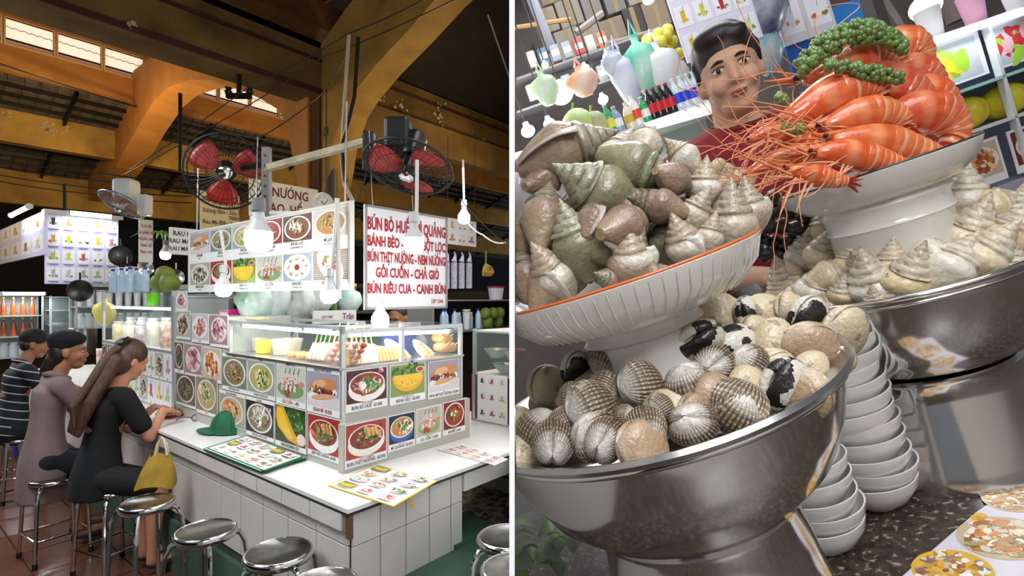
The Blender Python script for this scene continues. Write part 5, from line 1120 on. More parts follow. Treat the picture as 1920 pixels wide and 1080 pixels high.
tube_lamp('bright tube along the top of the drinks board', (A.x + .2, UB - .12, zt + .02), (B.x - .1, UB - .12, zt + .02), .03, 5)
# its side board
vA = A.x - .02; ua, ub = on(-60, 470, v=vA).y, on(83, 470, v=vA).y; z0, z1 = on(60, 482, v=vA).z, on(60, 405, v=vA).z
sd = thing('side_menu_board', 'lit side board with rows of yellow drinks beside the drinks board', 'menu board', faceL(vA, ua, z0)); W2, H2 = ua - ub, z1 - z0
mb = MB(); mb.box(0, W2, 0, H2, -.03, 0); mb.build('panel', mat('lavender_panel', '#d3d2ee', .4), sd)
for j in range(2):
    for i in range(9):
        p = Pic(240 + i + 9 * j); cw, ch = W2 / 9, H2 / 2; dish(p, DK[(i * 3 + j) % 20], i * cw + .08 * cw, j * ch + .2 * ch, cw * .84, ch * .74); p.build('picture', M_PRINT, sd)
tube_lamp('bright tube along the top of the side board', (vA - .12, ub + .1, z1 + .05), (vA - .12, ub + 1.3, z1 + .05), .03, 5)
# counter and shelves below
P0 = on(0, 640, u=UB - .3); P1 = on(190, 640, u=UB - .3)
t = thing('far_counter', 'white counter of the drinks stall at the far left', 'counter', S @ T((-3.4, UB - .5, 0)))
mb = MB(); mb.box(0, 3.0, 0, .8, 0, .86); mb.build('body', mat('pale_blue_panel', '#aeb8cc', .5), t); mb = MB(); mb.box(-.05, 3.05, -.08, .85, .86, .9); mb.build('worktop', MATS['white_laminate'], t)
def shelf_unit(label, v0, v1, u, z0, levels, dep=.35, gap=.28, seed=0, kinds=('sauce',), where='', name='shelf_unit', glassy=False, lit=True):
    t = thing(name, label, 'shelf', S @ T((v0, u, z0))); W = v1 - v0; rg = random.Random(seed)
    for a in (0, W - .02):
        for b_ in (0, dep - .02): mb = MB(); mb.box(a, a + .02, b_, b_ + .02, 0, levels * gap + .05); mb.build('post', M_SHELF, t)
    for k in range(levels + 1): mb = MB(); mb.box(0, W, 0, dep, k * gap, k * gap + .012); mb.build('shelf', M_SHELF, t)
    mb = MB(); mb.box(0, W, dep, dep + .01, 0, levels * gap + .05); mb.build('back_panel', mat('shelf_back', '#9aa6a4', .5), t)
    for k in range(levels):
        kd = kinds[k % len(kinds)]; st = .085 if kd != 'cups' else .1; n_ = int((W - .06) / st)
        for j in range(n_):
            put_bottle(kd, S @ T((v0 + .06 + j * st, u + .08 + rg.uniform(0, .04), z0 + k * gap + .0125)) @ RZ(rg.uniform(0, 6)), 'on %s shelf %s, %s from left' % (ORD[k], where, ORD[min(j, 15)]), 'bottles ' + where)
    return t
vv0, vv1 = on(0, 600, u=UB - .1).x, on(82, 600, u=UB - .1).x
shelf_unit('steel rack of amber sauce bottles at the far left', vv0 - .1, vv1, UB - .1, .905, 3, .3, .25, 1, ('jar', 'sauce', 'sauce'), 'of the far rack')
# tube lights in the rack
tube_lamp('bright tube over the far left rack', (vv0, UB - .2, 1.68), (vv1, UB - .2, 1.68), .02, 10)
a_, b_ = on(88, 600, u=UB).x, on(142, 600, u=UB).x
c_ = thing('glass_cabinet', 'glass cabinet with stacked steel trays beside the far rack', 'cabinet', S @ T((a_, UB - .15, .905)))
for bx_ in ((0, b_ - a_, .3, .31, 0, .72),): mb = MB(); mb.box(*bx_); mb.build('back_panel', mat('cab_back', '#5f6a68', .5), c_)
for x in (0, b_ - a_ - .02): mb = MB(); mb.box(x, x + .02, 0, .02, 0, .75); mb.build('post', M_ALU, c_)
for z in (0, .2, .38, .56, .73): mb = MB(); mb.box(0, b_ - a_, 0, .3, z, z + .012); mb.build('shelf', M_ALU, c_)
mb = MB(); mb.box(.02, b_ - a_ - .02, -.004, 0, .02, .73); mb.build('glass_pane', M_GLASS, c_)
for k in range(5):
    mb = MB(); mb.lathe([(0, 0), (.1, 0), (.12, .02), (.118, .022), (.098, .004), (0, .004)], 20); o = mb.build('steel_tray', M_STEEL, None, True, M=S @ T(((a_ + b_) / 2, UB, 1.3 + .022 * k))); tag(o, 'steel tray in the stack in the glass cabinet, %s from the bottom' % ORD[k], 'tray', 'stacked steel trays')
P = on(160, 600, u=UB - .2); t = thing('steel_pot', 'tall steel pot beside the glass cabinet', 'pot', S @ T((P.x, P.y, .905))); mb = MB(); mb.lathe([(0, 0), (.12, 0), (.125, .01), (.125, .42), (.135, .43), (.12, .43), (.12, .02)], 24); mb.build('pot_wall', M_STEEL, t, True)
for s_ in (-1, 1): mb = MB(); mb.tube([(s_ * .125, -.03, .33), (s_ * .16, 0, .34), (s_ * .125, .03, .33)], .007, 6); mb.build('handle', M_STEEL, t, True)
# vendor behind the far counter, partly hidden
t = thing('plastic_bag', 'yellow plastic bag hanging beside the drinks case', 'bag', S @ T(on(196, 585, u=5.2)))
def bag(t, m, w_=.12, h=.26, seed=0):
    rg = random.Random(seed); rows = []
    for i in range(9):
        q = i / 8; r_ = w_ * (math.sin(math.pi * (.12 + .8 * (1 - q))) ** .8) if q < .85 else w_ * .22
        rows.append([(r_ * math.cos(a) * (1 + .12 * math.sin(5 * a + i)), r_ * .6 * math.sin(a), -h / 2 + h * q) for a in (2 * math.pi * k / 18 for k in range(18))])
    mb = MB(); mb.grid(rows, wu=True); mb.poly(rows[0][::-1]); mb.build('bag_body', m, t, True, 70)
    mb = MB(); mb.tube([(-w_ * .2, 0, h / 2), (0, 0, h * .75), (w_ * .2, 0, h / 2)], .006, 5); mb.build('handle', m, t)
bag(t, mat('yellow_plastic', '#d9cf6a', .4), .10, .3, 1)
# things on top of the drinks case
zt3 = 1.692
for k in range(6): put_bottle('water', S @ T((CV + .1 + .08 * (k % 2), on(212 + k * 8, 545, v=CV + .1).y, zt3 - .01)), 'in the pack on the drinks case, %s from left' % ORD[k], 'water bottles on the drinks case')
for k in range(3): put_bottle('cups', S @ T((CV + .3, on(220 + k * 13, 540, v=CV + .3).y, zt3 - .01)) @ SCL(1.2), 'on the drinks case, %s from the left' % ORD[k], 'cup stacks on the drinks case')
M_COCO = mat('coconut_green', '#7d8a34', .55, col2='#5a6a26', scale=6, bump=.15, bscale=10); M_COCT = mat('coconut_cut', '#c9b878', .6)
def coconut(label, M, r=.085, group='green coconuts'):
    t = thing('green_coconut', label, 'coconut', M, group)
    mb = MB(); rows = []
    for i in range(11):
        q = i / 10 * math.pi; rr = r * math.sin(max(.05, q)) ** .8; rows.append([(rr * (1 + .06 * math.cos(3 * a)) * math.cos(a), rr * (1 + .06 * math.cos(3 * a)) * math.sin(a), r - r * 1.05 * math.cos(q)) for a in (2 * math.pi * k / 18 for k in range(18))])
    mb.grid(rows, wu=True); mb.build('husk', M_COCO, t, True, None)
    mb = MB(); mb.lathe([(0, r * 2.06), (r * .22, r * 2.05), (r * .3, r * 1.98)], 6); mb.build('cut_top', M_COCT, t)
    return t
for k, (px, py) in enumerate(((300, 546), (318, 546), (309, 530))):
    P = on(px, py, v=CV + .2); coconut('green coconut on the drinks case, %s' % ['left one', 'right one', 'the one behind'][k], S @ T((P.x, P.y, zt3 - .02 + (.06 if k == 2 else 0))), .075)
P = on(287, 545, v=CV + .1); mb = MB(); mb.lathe([(0, 0), (.035, 0), (.045, .1), (.042, .1), (.033, .005)], 16); tag(mb.build('green_cup', mat('lime_plastic', '#6fd02a', .3), None, True, M=S @ T((P.x, P.y, 1.565))), 'bright lime plastic cup inside the drinks case top', 'cup')
# far details at left: palm leaves, price sheet, round tray, woks
C = wpt(305, 440, 6.2); t = thing('palm_plant', 'green palm leaves hanging by the distant bulb', 'plant', T(C))
for k in range(16):
    a = k / 16 * 2 * math.pi; e = .25 + .1 * math.sin(k * 3); mb = MB(); rows = []
    for i in range(6):
        q = i / 5; w_ = .022 * math.sin(math.pi * (.1 + .85 * q)); c = V3((e * q * math.cos(a), e * .6 * q * math.sin(a), .18 * q - .22 * q * q)); n = V3((-math.sin(a), math.cos(a), 0)); rows.append([c - n * w_, c + n * w_])
    mb.grid(rows); o = mb.build('leaf', mat('palm_green', '#3f6b34', .5, col2='#6f9a4c', scale=8), t, True); o.modifiers.new('thick', 'SOLIDIFY').thickness = .002
wsign('price_sheet', 'narrow white price sheet hanging under the white fan', 261, 287, 412, 492, 5.0, [('Trà đá', .5, .85, .1, 'CENTER'), ('Cà phê sữa', .5, .7, .1, 'CENTER'), ('Nước mía', .5, .55, .1, 'CENTER'), ('Sinh tố', .5, .4, .1, 'CENTER'), ('Rau má', .5, .25, .1, 'CENTER')], M_PAPER, M_INKRED)
for k, (px, py, r_, m) in enumerate(((273, 503, .09, M_STEEL), (226, 480, .12, M_BLACK), (238, 510, .1, M_BLACK), (150, 545, .12, M_BLACK), (330, 520, .1, M_STEEL))):
    t = thing('hanging_pan', ['round steel tray hanging below the price sheet', 'black wok hanging right of the drinks board', 'smaller black pan hanging below the wok', 'black pan under the drinks board', 'steel pan lid hanging below the juice sign'][k], 'pan', faceR(0, 0, 0) @ T((0, 0, 0)))
    P = on(px, py, u=5.6); t.matrix_basis = faceR(P.x, P.y, P.z)
    mb = MB(); mb.lathe([(0, -.05), (r_ * .6, -.04), (r_, 0), (r_ * .98, .006), (r_ * .58, -.034), (0, -.044)], 24); mb.build('pan_bowl', m, t, True); mb = MB(); mb.tube([(0, r_, 0), (0, r_ + .08, 0)], .01, 6); mb.build('handle', m, t)
# blue crate by the man's stool
t = thing('plastic_stool', 'blue plastic stool at the far left edge', 'stool', T(wpt(2, 770, 5.4)) @ RZ(.5)); 
mb = MB(); mb.box(-.15, .15, -.15, .15, .12, .16, .01); mb.build('seat', mat('blue_plastic_b', '#2b3f9a', .4), t)
for sx in (-1, 1):
    for sy in (-1, 1): mb = MB(); mb.tube([(sx * .12, sy * .12, .12), (sx * .15, sy * .15, -.46)], .02, 6); mb.build('leg', MATS['blue_plastic_b'], t)
# --- cartons by the seated man
P = on(180, 690, z=.82); t = thing('drink_carton', 'red and white carton standing on the worktop by the mauve shirted man', 'carton', S @ T((P.x + .05, P.y, .821)))
mb = MB(); mb.box(-.04, .04, -.04, .04, 0, .2, .003); mb.build('carton_body', mat('carton_red', '#a8404a', .4, col2='#e6dcd8', scale=18), t); mb = MB(); mb.box(-.04, .04, -.04, .04, .2, .22); mb.build('flap', M_PAPER, t)

# --- behind the menu board, in the middle of the stall
UBK = 1.75
bags = [(655, 562, .10, '#6fb8b4', 'teal round plastic bag left of the red lettered sign'), (480, 566, .13, '#4f9a72', 'green plastic bag hanging under the menu board'), (520, 560, .12, '#9fb8b8', 'clear grey plastic bag under the menu board'), (560, 566, .14, '#6b7256', 'olive plastic bag under the menu board'), (595, 560, .12, '#8a9a86', 'pale green plastic bag under the menu board')]
for k, (px, py, w_, c, lb) in enumerate(bags):
    P = on(px, py, u=UBK); t = thing('plastic_bag', lb, 'bag', S @ T((P.x, UBK, P.z)), 'plastic bags under the menu board'); bag(t, mat('bag_' + c, c, .3, coat=.3, col2='#e6eeee', scale=7), w_, w_ * 2.2, k)
P = on(436, 574, v=CV + .25); t = thing('tissue_packet', 'bright pink tissue packet on top of the tall case', 'packet', S @ T((P.x, P.y, zT + .005)))
mb = MB(); mb.box(-.06, .06, -.11, .11, 0, .05, .015); mb.build('packet_body', mat('hot_pink', '#d81f8a', .35), t, True); mb = MB(); mb.box(-.062, .062, -.06, .06, .012, .03, .004); mb.build('label_band', M_PAPER, t)
for k in range(6):
    mb = MB(); P = on(430, 592, v=CV + .1); mb.tube([(0, 0, 0), (.02, -.36, 0)], .004, 5); tag(mb.build('chopstick', M_STICK, None, M=S @ T((P.x + .012 * k, P.y, zT + .005 + .003 * (k % 2)))), 'long wooden chopstick lying on the case top, %s from the aisle' % ORD[k], 'chopstick', 'chopsticks on the case top')
bk = thing('back_shelf', 'dark shelf full of bowls and packets behind the noodle case', 'shelf', S @ T((.75, 1.6, .0)))
for z in (.85, 1.2, 1.5): mb = MB(); mb.box(0, .9, .3, .7, z, z + .02); mb.build('shelf', M_DARKW, bk)
for x in (0, .88): mb = MB(); mb.box(x, x + .02, .3, .7, 0, 1.75); mb.build('side_panel', M_DARKW, bk)
mb = MB(); mb.box(0, .9, .7, .72, 0, 1.75); mb.build('back_panel', M_DARKW, bk)
for k in range(8): put_bottle(('sauce', 'green', 'jar')[k % 3], S @ T((.83 + .1 * k, 2.0, 1.52)), 'on the back shelf, %s from the left' % ORD[k], 'bottles on the back shelf')
# --- neighbouring stall at the right
Q = on(886, 787, z=.82); VN = Q.x; 
nb = thing('neighbour_counter', 'white tiled base of the neighbouring stall at the right', 'counter', S @ T((VN, -1.2, 0)))
mb = MB(); mb.box(.02, .9, 0, Q.y + 1.2, 0, .8); mb.build('body', M_GROUT, nb)
for k in range(16):
    for z0, hh in ((.5, .29), (.2, .29)):
        tile(nb, (.2, hh), axes((.02, Q.y + 1.2 - k * .204, z0), (0, -1, 0), (0, 0, 1), (-1, 0, 0)))
for k in range(4): tile(nb, (.2, .29), axes((.02 + k * .204, 0, .5), (1, 0, 0), (0, 0, 1), (0, -1, 0)))
clip(nb, XL)
nc = thing('neighbour_case', 'glass case with bowls of jelly on the neighbouring stall', 'display case', S @ T((VN, Q.y, .82)))
Lc = Q.y + 1.2
for z in (0, .30, .58): mb = MB(); mb.box(0, .5, -Lc, 0, z, z + .012); mb.build('shelf', M_ALU, nc)
for y in (0, -.7): mb = MB(); mb.box(0, .02, y - .02, y, 0, .6); mb.build('post', M_ALU, nc)
mb = MB(); mb.box(.0, .004, -Lc, 0, .31, .58); mb.build('glass_pane', M_GLASS, nc); mb = MB(); mb.box(.5, .51, -Lc, 0, 0, .6); mb.build('back_panel', mat('case_back', '#7a8480', .5), nc)
mb = MB(); mb.box(.0, .45, .0, .01, .0, .30); mb.build('red_panel', mat('red_panel', '#b8202a', .4), nc); clip(nc, XL)
def onN(px, py): return on(px, py, v=VN)
for k, (px, c, nmx) in enumerate(((905, '#3fae3a', 'green'), (938, '#c8363c', 'red'), (925, '#4a3226', 'dark brown'))):
    P = onN(px, 670 + (15 if k == 2 else 0)); t = thing('jelly_bowl', 'glass bowl of %s jelly in the neighbouring case' % nmx, 'bowl', S @ T((VN + .14 + (.0 if k < 2 else -.02), P.y, 1.135 + (.09 if k < 2 else 0))), 'jelly bowls')
    mb = MB(); mb.lathe([(0, 0), (.04, 0), (.085, .06), (.08, .06), (.038, .006)], 20); mb.build('bowl_wall', glass('bowl_glass', '#d6dfe0', .4), t, True); mb = MB(); mb.lathe([(0, .006), (.038, .007), (.078, .056), (0, .066)], 20); mb.build('jelly', mat('jelly_' + nmx.replace(' ', '_'), c, .25, coat=.4), t, True)
A, B = onN(897, 700), onN(953, 790)
t = thing('drinks_poster', 'white poster with a grid of red and green drinks on the neighbouring stall', 'poster', faceL(VN - .01, A.y, onN(925, 792).z)); W, Hh = A.y - B.y, onN(925, 702).z - onN(925, 792).z
mb = MB(); mb.box(0, W, 0, Hh, -.004, 0); mb.build('sheet', M_PAPER, t)
for k in range(9):
    p = Pic(300 + k); i, j = k % 3, k // 3; dish(p, ['drink:#3a2a2a:#5a4a4a', 'drink:#b8323a:#a02430', 'drink:#c9c25a:#5a8a3a', 'drink:#a83a30:#8a2a24', 'drink:#a02430:#c23a44', 'drink:#e0b04a:#c98a3a'][k % 6], i * W / 3 + .01, j * Hh / 3 + .03, W / 3 - .02, Hh / 3 - .05); p.build('picture', M_PRINT, t)
clip(t, XL)
# shelf over it with bottles, coconuts, cups and bananas
UR = 2.2
P = on(825, 622, u=UR); Pz = P.z
t = thing('bottle_shelf', 'shelf of the neighbouring stall carrying water bottles and coconuts', 'shelf', S @ T((P.x, UR, Pz))); Wd = on(955, 622, u=UR).x - P.x + 1
mb = MB(); mb.box(-.1, Wd, 0, .5, -.02, 0); mb.build('board', M_SHELF, t); z2 = on(890, 562, u=UR).z - Pz
mb = MB(); mb.box(-.1, Wd, .1, .5, z2 - .015, z2); mb.build('upper_board', M_SHELF, t); mb = MB(); mb.box(-.1, -.08, 0, .5, -1.3, z2 + .5); mb.build('post', M_SHELF, t); mb = MB(); mb.box(-.1, Wd, .5, .52, -1.3, z2 + .1); mb.build('back_panel', M_DARKW, t); clip(t, XL)
for k in range(9):
    kd = ['water', 'water', 'water', 'jar', 'cups', 'jar', 'water', 'jar', 'water'][k]; Pb = on(833 + k * 11, 610, u=UR + .1)
    put_bottle(kd, S @ T((Pb.x, UR + .12 + .05 * (k % 2), Pz + .001)) @ SCL(1.05), 'on the neighbouring shelf, %s from left' % ORD[k], 'bottles on the neighbouring shelf')
for k, (px, py) in enumerate(((922, 614), (945, 614), (932, 592), (948, 590), (918, 594))):
    P = on(px, py, u=UR + .02); r_ = .065; co = coconut('green coconut piled on the neighbouring shelf, %s' % ['bottom left', 'bottom right', 'top middle', 'top right', 'top left'][k], S @ T((P.x, UR + .08 + .03 * (k % 2), Pz + (.0 if k < 2 else .1))), r_, 'coconuts on the neighbouring shelf'); clip(co, XL)
for k in range(4):
    P = on(850 + k * 14, 520, u=UR); t = thing('cup_sleeve', 'hanging sleeve of clear plastic cups, %s from the left' % ORD[k], 'cups', S @ T((P.x, UR + .1, P.z - .12)), 'hanging cup sleeves')
    mb = MB(); pr = [(0, 0)]
    for j in range(14): pr += [(.032, .02 * j), (.037, .02 * j + .016)]
    mb.lathe(pr + [(0, .29)], 14); mb.build('sleeve', mat('cup_plastic', '#cfd2de', .2, coat=.4, col2='#a8a6b8', scale=30), t, True); mb = MB(); mb.tube([(0, 0, .29), (.02, 0, .36), (.0, 0, .4)], [.03, .012, .004], 8); mb.build('knot', MATS['cup_plastic'], t, True)
P = on(911, 505, u=UR - .1); t = thing('banana_bunch', 'bunch of spotted bananas hanging from a string', 'bananas', S @ T(P), None)
M_BAN = mat('banana_yellow', '#b8963a', .5, col2='#3f2e16', scale=14, sharp=(.45, .7))
for k in range(9):
    a = (k - 4) * .28; mb = MB(); mb.tube([V3((.01 * math.sin(a), .004 * (k % 2), .06)), V3((.06 * math.sin(a), -.03 + .01 * (k % 2), .02)), V3((.085 * math.sin(a), -.035, -.03)), V3((.075 * math.sin(a), -.01, -.075))], [.006, .016, .017, .005], 8); mb.build('banana', M_BAN, t, True)
mb = MB(); mb.tube([(0, 0, .05), (0, 0, .2)], .008, 6); mb.build('stalk', mat('stalk_green', '#7a8a4a', .6), t)
P = on(942, 558, u=UR + .05); t = thing('ice_bucket', 'white bucket with a red rim on the upper shelf at the right', 'bucket', S @ T((P.x, UR + .15, Pz + z2))); mb = MB(); mb.lathe([(0, 0), (.075, 0), (.095, .14), (.09, .14), (.07, .006)], 22); mb.build('pail', mat('lilac_white', '#d9d6e8', .35), t, True); mb = MB(); mb.lathe([(.096, .135), (.102, .14), (.1, .155), (.09, .155)], 22); mb.build('rim', mat('red_rim', '#b8343c', .4), t, True); clip(t, XL)
A, B = on(838, 455, u=UR + .3), on(893, 455, u=UR + .3)
t = thing('hanging_menu', 'small hanging menu of yellow drinks behind the red lettered sign', 'poster', faceR(A.x, UR + .3, on(865, 460, u=UR + .3).z)); W, Hh = B.x - A.x, on(865, 412, u=UR + .3).z - on(865, 460, u=UR + .3).z
mb = MB(); mb.box(0, W, 0, Hh, -.01, 0); mb.build('sheet', M_PAPER, t)
for x in (.02, W - .02): mb = MB(); mb.tube([(x, Hh, -.005), (x, Hh + .9, -.005)], .004, 5); mb.build('cord', M_BLACK, t)
for k in range(6): p = Pic(320 + k); i, j = k % 3, k // 3; dish(p, DK[(k * 2 + 5) % 20], i * W / 3 + .005, j * Hh / 2 + .01, W / 3 - .01, Hh / 2 - .02); p.build('picture', M_PRINT, t)
# vendor in grey behind the case
t = thing('person', 'vendor in a grey shirt bending behind the case under the red sign', 'person', S @ T((on(762, 596, u=1.9).x, 1.9, on(762, 596, u=1.9).z - 1.5)) @ RZ(R(100)))
hpz, HM = head_prims(V3((0, .12, 1.50)), .3, R(-20), 1.0)
fuse('body', t, M_SKIND, hpz + [('c', V3((0, .02, 1.34)), .05, V3((0, .1, 1.45)), .05), ('l', [(V3((0, 0, .85)), .15, .11), (V3((0, 0, 1.1)), .15, .11), (V3((0, .02, 1.28)), .16, .11), (V3((0, .03, 1.36)), .09, .07)]), ('c', V3((-.08, 0, .85)), .08, V3((-.09, 0, .45)), .06), ('c', V3((.08, 0, .85)), .08, V3((.09, 0, .45)), .06), ('c', V3((-.09, 0, .45)), .06, V3((-.09, 0, .06)), .04), ('c', V3((.09, 0, .45)), .06, V3((.09, 0, .06)), .04), ('c', V3((.17, .02, 1.3)), .05, V3((.22, .15, 1.08)), .04), ('c', V3((-.17, .02, 1.3)), .05, V3((-.22, .15, 1.08)), .04), ('c', V3((.22, .15, 1.08)), .04, V3((.12, .32, 1.1)), .03), ('c', V3((-.22, .15, 1.08)), .04, V3((-.12, .32, 1.1)), .03)] + hand_prims(V3((.12, .32, 1.1)), (0, 1, 0), 1, -1) + hand_prims(V3((-.12, .32, 1.1)), (0, 1, 0), 1, 1), .009, 4)
fuse('shirt', t, mat('grey_shirt', '#8d8f94', .8), [('l', [(V3((0, 0, .8)), .18, .135), (V3((0, 0, 1.1)), .17, .13), (V3((0, .02, 1.28)), .175, .125), (V3((0, .03, 1.37)), .09, .08)]), ('c', V3((.16, .02, 1.3)), .065, V3((.2, .1, 1.17)), .06), ('c', V3((-.16, .02, 1.3)), .065, V3((-.2, .1, 1.17)), .06)], .01, 4)
fuse('trousers', t, M_NAVY, [('c', V3((-.08, 0, .85)), .1, V3((-.09, 0, .1)), .06), ('c', V3((.08, 0, .85)), .1, V3((.09, 0, .1)), .06)], .01, 3)
fuse('hair', t, M_HAIR, [('e', HM @ V3((0, -.025, .045)), (.083, .096, .085), HM.to_3x3())], .008, 3); face_parts(t, HM)
a_, b_ = on(142, 540, u=6.4).x, on(330, 540, u=6.4).x
shelf_unit('kitchen rack of cups and jars in the dark behind the drinks case', a_, b_, 6.4, 1.25, 2, .3, .26, 5, ('jar', 'cups'), 'of the kitchen rack')
shelf_unit('low rack of bottles behind the tall case', on(330, 560, u=3.4).x, on(420, 560, u=3.4).x, 3.4, 1.2, 2, .3, .25, 6, ('green', 'jar'), 'behind the tall case')
# added area lights brighten the background stalls; no fixtures there
for k, (px, Y, c) in enumerate(((40, 12, 'white'), (250, 13, 'pale'), (900, 9, 'pale'))):
    pass
lamp_light('AREA', 40, COOL, None, S @ T((-2.0, 6.2, 2.9)), 1.5)
lamp_light('AREA', 18, COOL, None, S @ T((1.9, 1.2, 2.7)), 1.0)
# ================================================================ THE SEAFOOD STAND (right of the dividing sheet, slanting)
XR = 0.004
ORD += ['seventeenth', 'eighteenth', 'nineteenth', 'twentieth', 'twenty-first', 'twenty-second', 'twenty-third', 'twenty-fourth', 'twenty-fifth', 'twenty-sixth', 'twenty-seventh', 'twenty-eighth', 'twenty-ninth', 'thirtieth']
ZC = -.5666
M_INOX = mat('polished_steel', '#dad8d6', .12, 1.0); M_INOXD = mat('dull_steel', '#b8b6b6', .22, 1.0)
M_CER = mat('white_ceramic', '#dedbd4', .18, coat=.5); M_GRANITE = mat('brown_granite', '#4d423a', .3, col2='#241d1a', scale=60, detail=6)
nt = M_GRANITE.node_tree
Bn = nt.nodes['Principled BSDF']; mx0 = Bn.inputs['Base Color'].links[0].from_node; vo = nt.nodes.new('ShaderNodeTexNoise'); vo.inputs['Scale'].default_value = 95; vo.inputs['Detail'].default_value = 5
mr = nt.nodes.new('ShaderNodeMapRange'); mr.inputs['From Min'].default_value = .56; mr.inputs['From Max'].default_value = .68; tcg = nt.nodes.new('ShaderNodeTexCoord'); nt.links.new(tcg.outputs['Object'], vo.inputs['Vector']); nt.links.new(vo.outputs['Fac'], mr.inputs['Value'])
mxg = nt.nodes.new('ShaderNodeMix'); mxg.data_type = 'RGBA'; nt.links.new(mr.outputs[0], mxg.inputs['Factor']); nt.links.new(mx0.outputs[2], mxg.inputs[6]); mxg.inputs[7].default_value = (*H('#a08f7c'), 1); nt.links.new(mxg.outputs[2], Bn.inputs['Base Color'])
# overhead lamps of the stand, then added lights from behind the viewer
LR = (.96, .98, 1.0)
lamp_light('AREA', 11, LR, None, RR @ T((.45, .35, 1.15)) @ RX(R(-12)), 1.1, .35)
lamp_light('AREA', 18, LR, None, RR @ T((.9, 1.9, 1.6)) @ RX(R(10)), 1.4, .6)
lamp_light('AREA', 12, LR, None, T((.1, -.4, 2.35)) @ RX(R(42)), .5, .4)  # added light with no fixture, whitens the divider edge and front shells
mb = MB(); mb.box(-1, 4, -1.5, -1.4, -1.5, 2.6); o = struct('wall_bounce', mb, mat('pale_wall', '#cfc9c2', .6), RR, label='pale unseen wall added behind the viewer to brighten the steel'); clip(o, XR, 1)  # unseen wall added as a pale reflection for the steel bowls
mb = MB(); mb.box(-1, 4, -1.5, .2, -1.5, -1.4); o = struct('floor_aisle', mb, mat('aisle_floor', '#a8a29c', .4), RR, label='pale aisle floor before the seafood stand'); clip(o, XR, 1)
lamp_light('AREA', 24, LR, None, RR @ T((1.2, -.6, 1.6)), 1.2)  # added light, brightens the unseen wall mirrored in the steel
# counter of the stand
t = thing('granite_counter', 'brown speckled granite counter under the seafood bowls', 'counter', RR @ T((0, 0, ZC)))
mb = MB(); mb.box(-.4, 1.5, .25, 1.22, -.03, 0); mb.build('slab', M_GRANITE, t); mb = MB(); mb.box(-.35, 1.45, .3, 1.2, -.8, -.03); mb.build('base', mat('counter_base', '#8d8f90', .5), t); clip(t, XR, 1)

# ---- bowls and plates
def rim_torus(mb, r, z, rr, n=64): mb.lathe([(r + rr * math.cos(a), z + rr * math.sin(a)) for a in [2 * math.pi * k / 10 for k in range(11)]], n)
AX, AY, AZ = .1215, .624, -.18
t = thing('steel_bowl', 'polished steel pedestal bowl heaped with cockles and clams', 'bowl', RR @ T((AX, AY, ZC)), 'steel pedestal bowls')
z0 = AZ - ZC
mb = MB(); mb.lathe([(.02, z0 - .150), (.10, z0 - .150), (.135, z0 - .135), (.165, z0 - .105), (.188, z0 - .06), (.199, z0 - .015), (.202, z0 - .008), (.196, z0 - .012), (.180, z0 - .06), (.155, z0 - .1), (.12, z0 - .125), (0, z0 - .13)], 72); mb.build('bowl_wall', M_INOX, t, True, 60)
mb = MB(); rim_torus(mb, .201, z0 - .012, .004); mb.build('lower_rim', M_INOX, t, True)
mb = MB(); mb.lathe([(.17, z0 - .02), (.198, z0 - .003), (.207, z0 + .0), (.21, z0 - .004), (.207, z0 - .009), (.19, z0 - .014)], 72); mb.build('tray_rim', M_INOXD, t, True)
mb = MB(); mb.lathe([(.112, z0 - .147), (.118, z0 - .152), (.115, z0 - .16), (.119, z0 - .2), (.135, .03), (.142, .008), (.142, 0), (.0, 0)], 64); mb.build('pedestal', M_INOX, t, True)
clip(t, XR, 1)
BX, BY, BZ = .655, .93, -.222
t = thing('steel_bowl', 'polished steel pedestal bowl heaped with white conch shells', 'bowl', RR @ T((BX, BY, ZC)), 'steel pedestal bowls')
z0 = BZ - ZC
mb = MB(); mb.lathe([(.02, z0 - .165), (.11, z0 - .165), (.15, z0 - .145), (.178, z0 - .1), (.198, z0 - .05), (.205, z0 - .008), (.2, z0 - .008), (.17, z0 - .1), (.12, z0 - .13), (0, z0 - .14)], 72); mb.build('bowl_wall', M_INOX, t, True, 60)
mb = MB(); rim_torus(mb, .206, z0 - .003, .005); mb.build('rim', M_INOX, t, True)
mb = MB(); rim_torus(mb, .203, z0 - .014, .003); mb.build('lower_rim', M_INOX, t, True)
mb = MB(); mb.lathe([(.128, z0 - .162), (.137, z0 - .166), (.133, z0 - .172), (.136, z0 - .2), (.152, .03), (.16, .008), (.16, 0), (0, 0)], 64); mb.build('pedestal', M_INOX, t, True)
PX1, PY1, PZ1 = .130, .610, -.0425
t = thing('pedestal_plate', 'white ceramic pedestal plate with orange rim holding big conch shells', 'plate', RR @ T((PX1, PY1, AZ - .02)), 'ceramic pedestal plates')
z0 = PZ1 - AZ + .02
mb = MB(); pr = [(.0, z0 - .036), (.09, z0 - .036), (.125, z0 - .022), (.146, z0), (.149, z0 - .002), (.138, z0 - .026), (.115, z0 - .046), (.08, z0 - .056), (.066, z0 - .058), (.066, z0 - .065), (.07, z0 - .07), (.062, z0 - .074), (.066, .0), (0, 0)]; mb.lathe(pr, 72); mb.build('dish', M_CER, t, True, 50)
mb = MB(); rim_torus(mb, .1475, z0, .0016); mb.build('rim_line', mat('orange_glaze', '#c8602a', .3), t, True)
mb = MB()
for k in range(72):
    a = 2 * math.pi * k / 72; mb.tube([(.1475 * math.cos(a), .1475 * math.sin(a), z0 - .006), (.1395 * math.cos(a), .1395 * math.sin(a), z0 - .026), (.117 * math.cos(a), .117 * math.sin(a), z0 - .0465)], .0005, 4, False)
o = mb.build('fluting', M_CER, t, True); o['kind'] = 'stuff'
clip(t, XR, 1)
PX4, PY4, PZ4 = .636, .886, -.0375
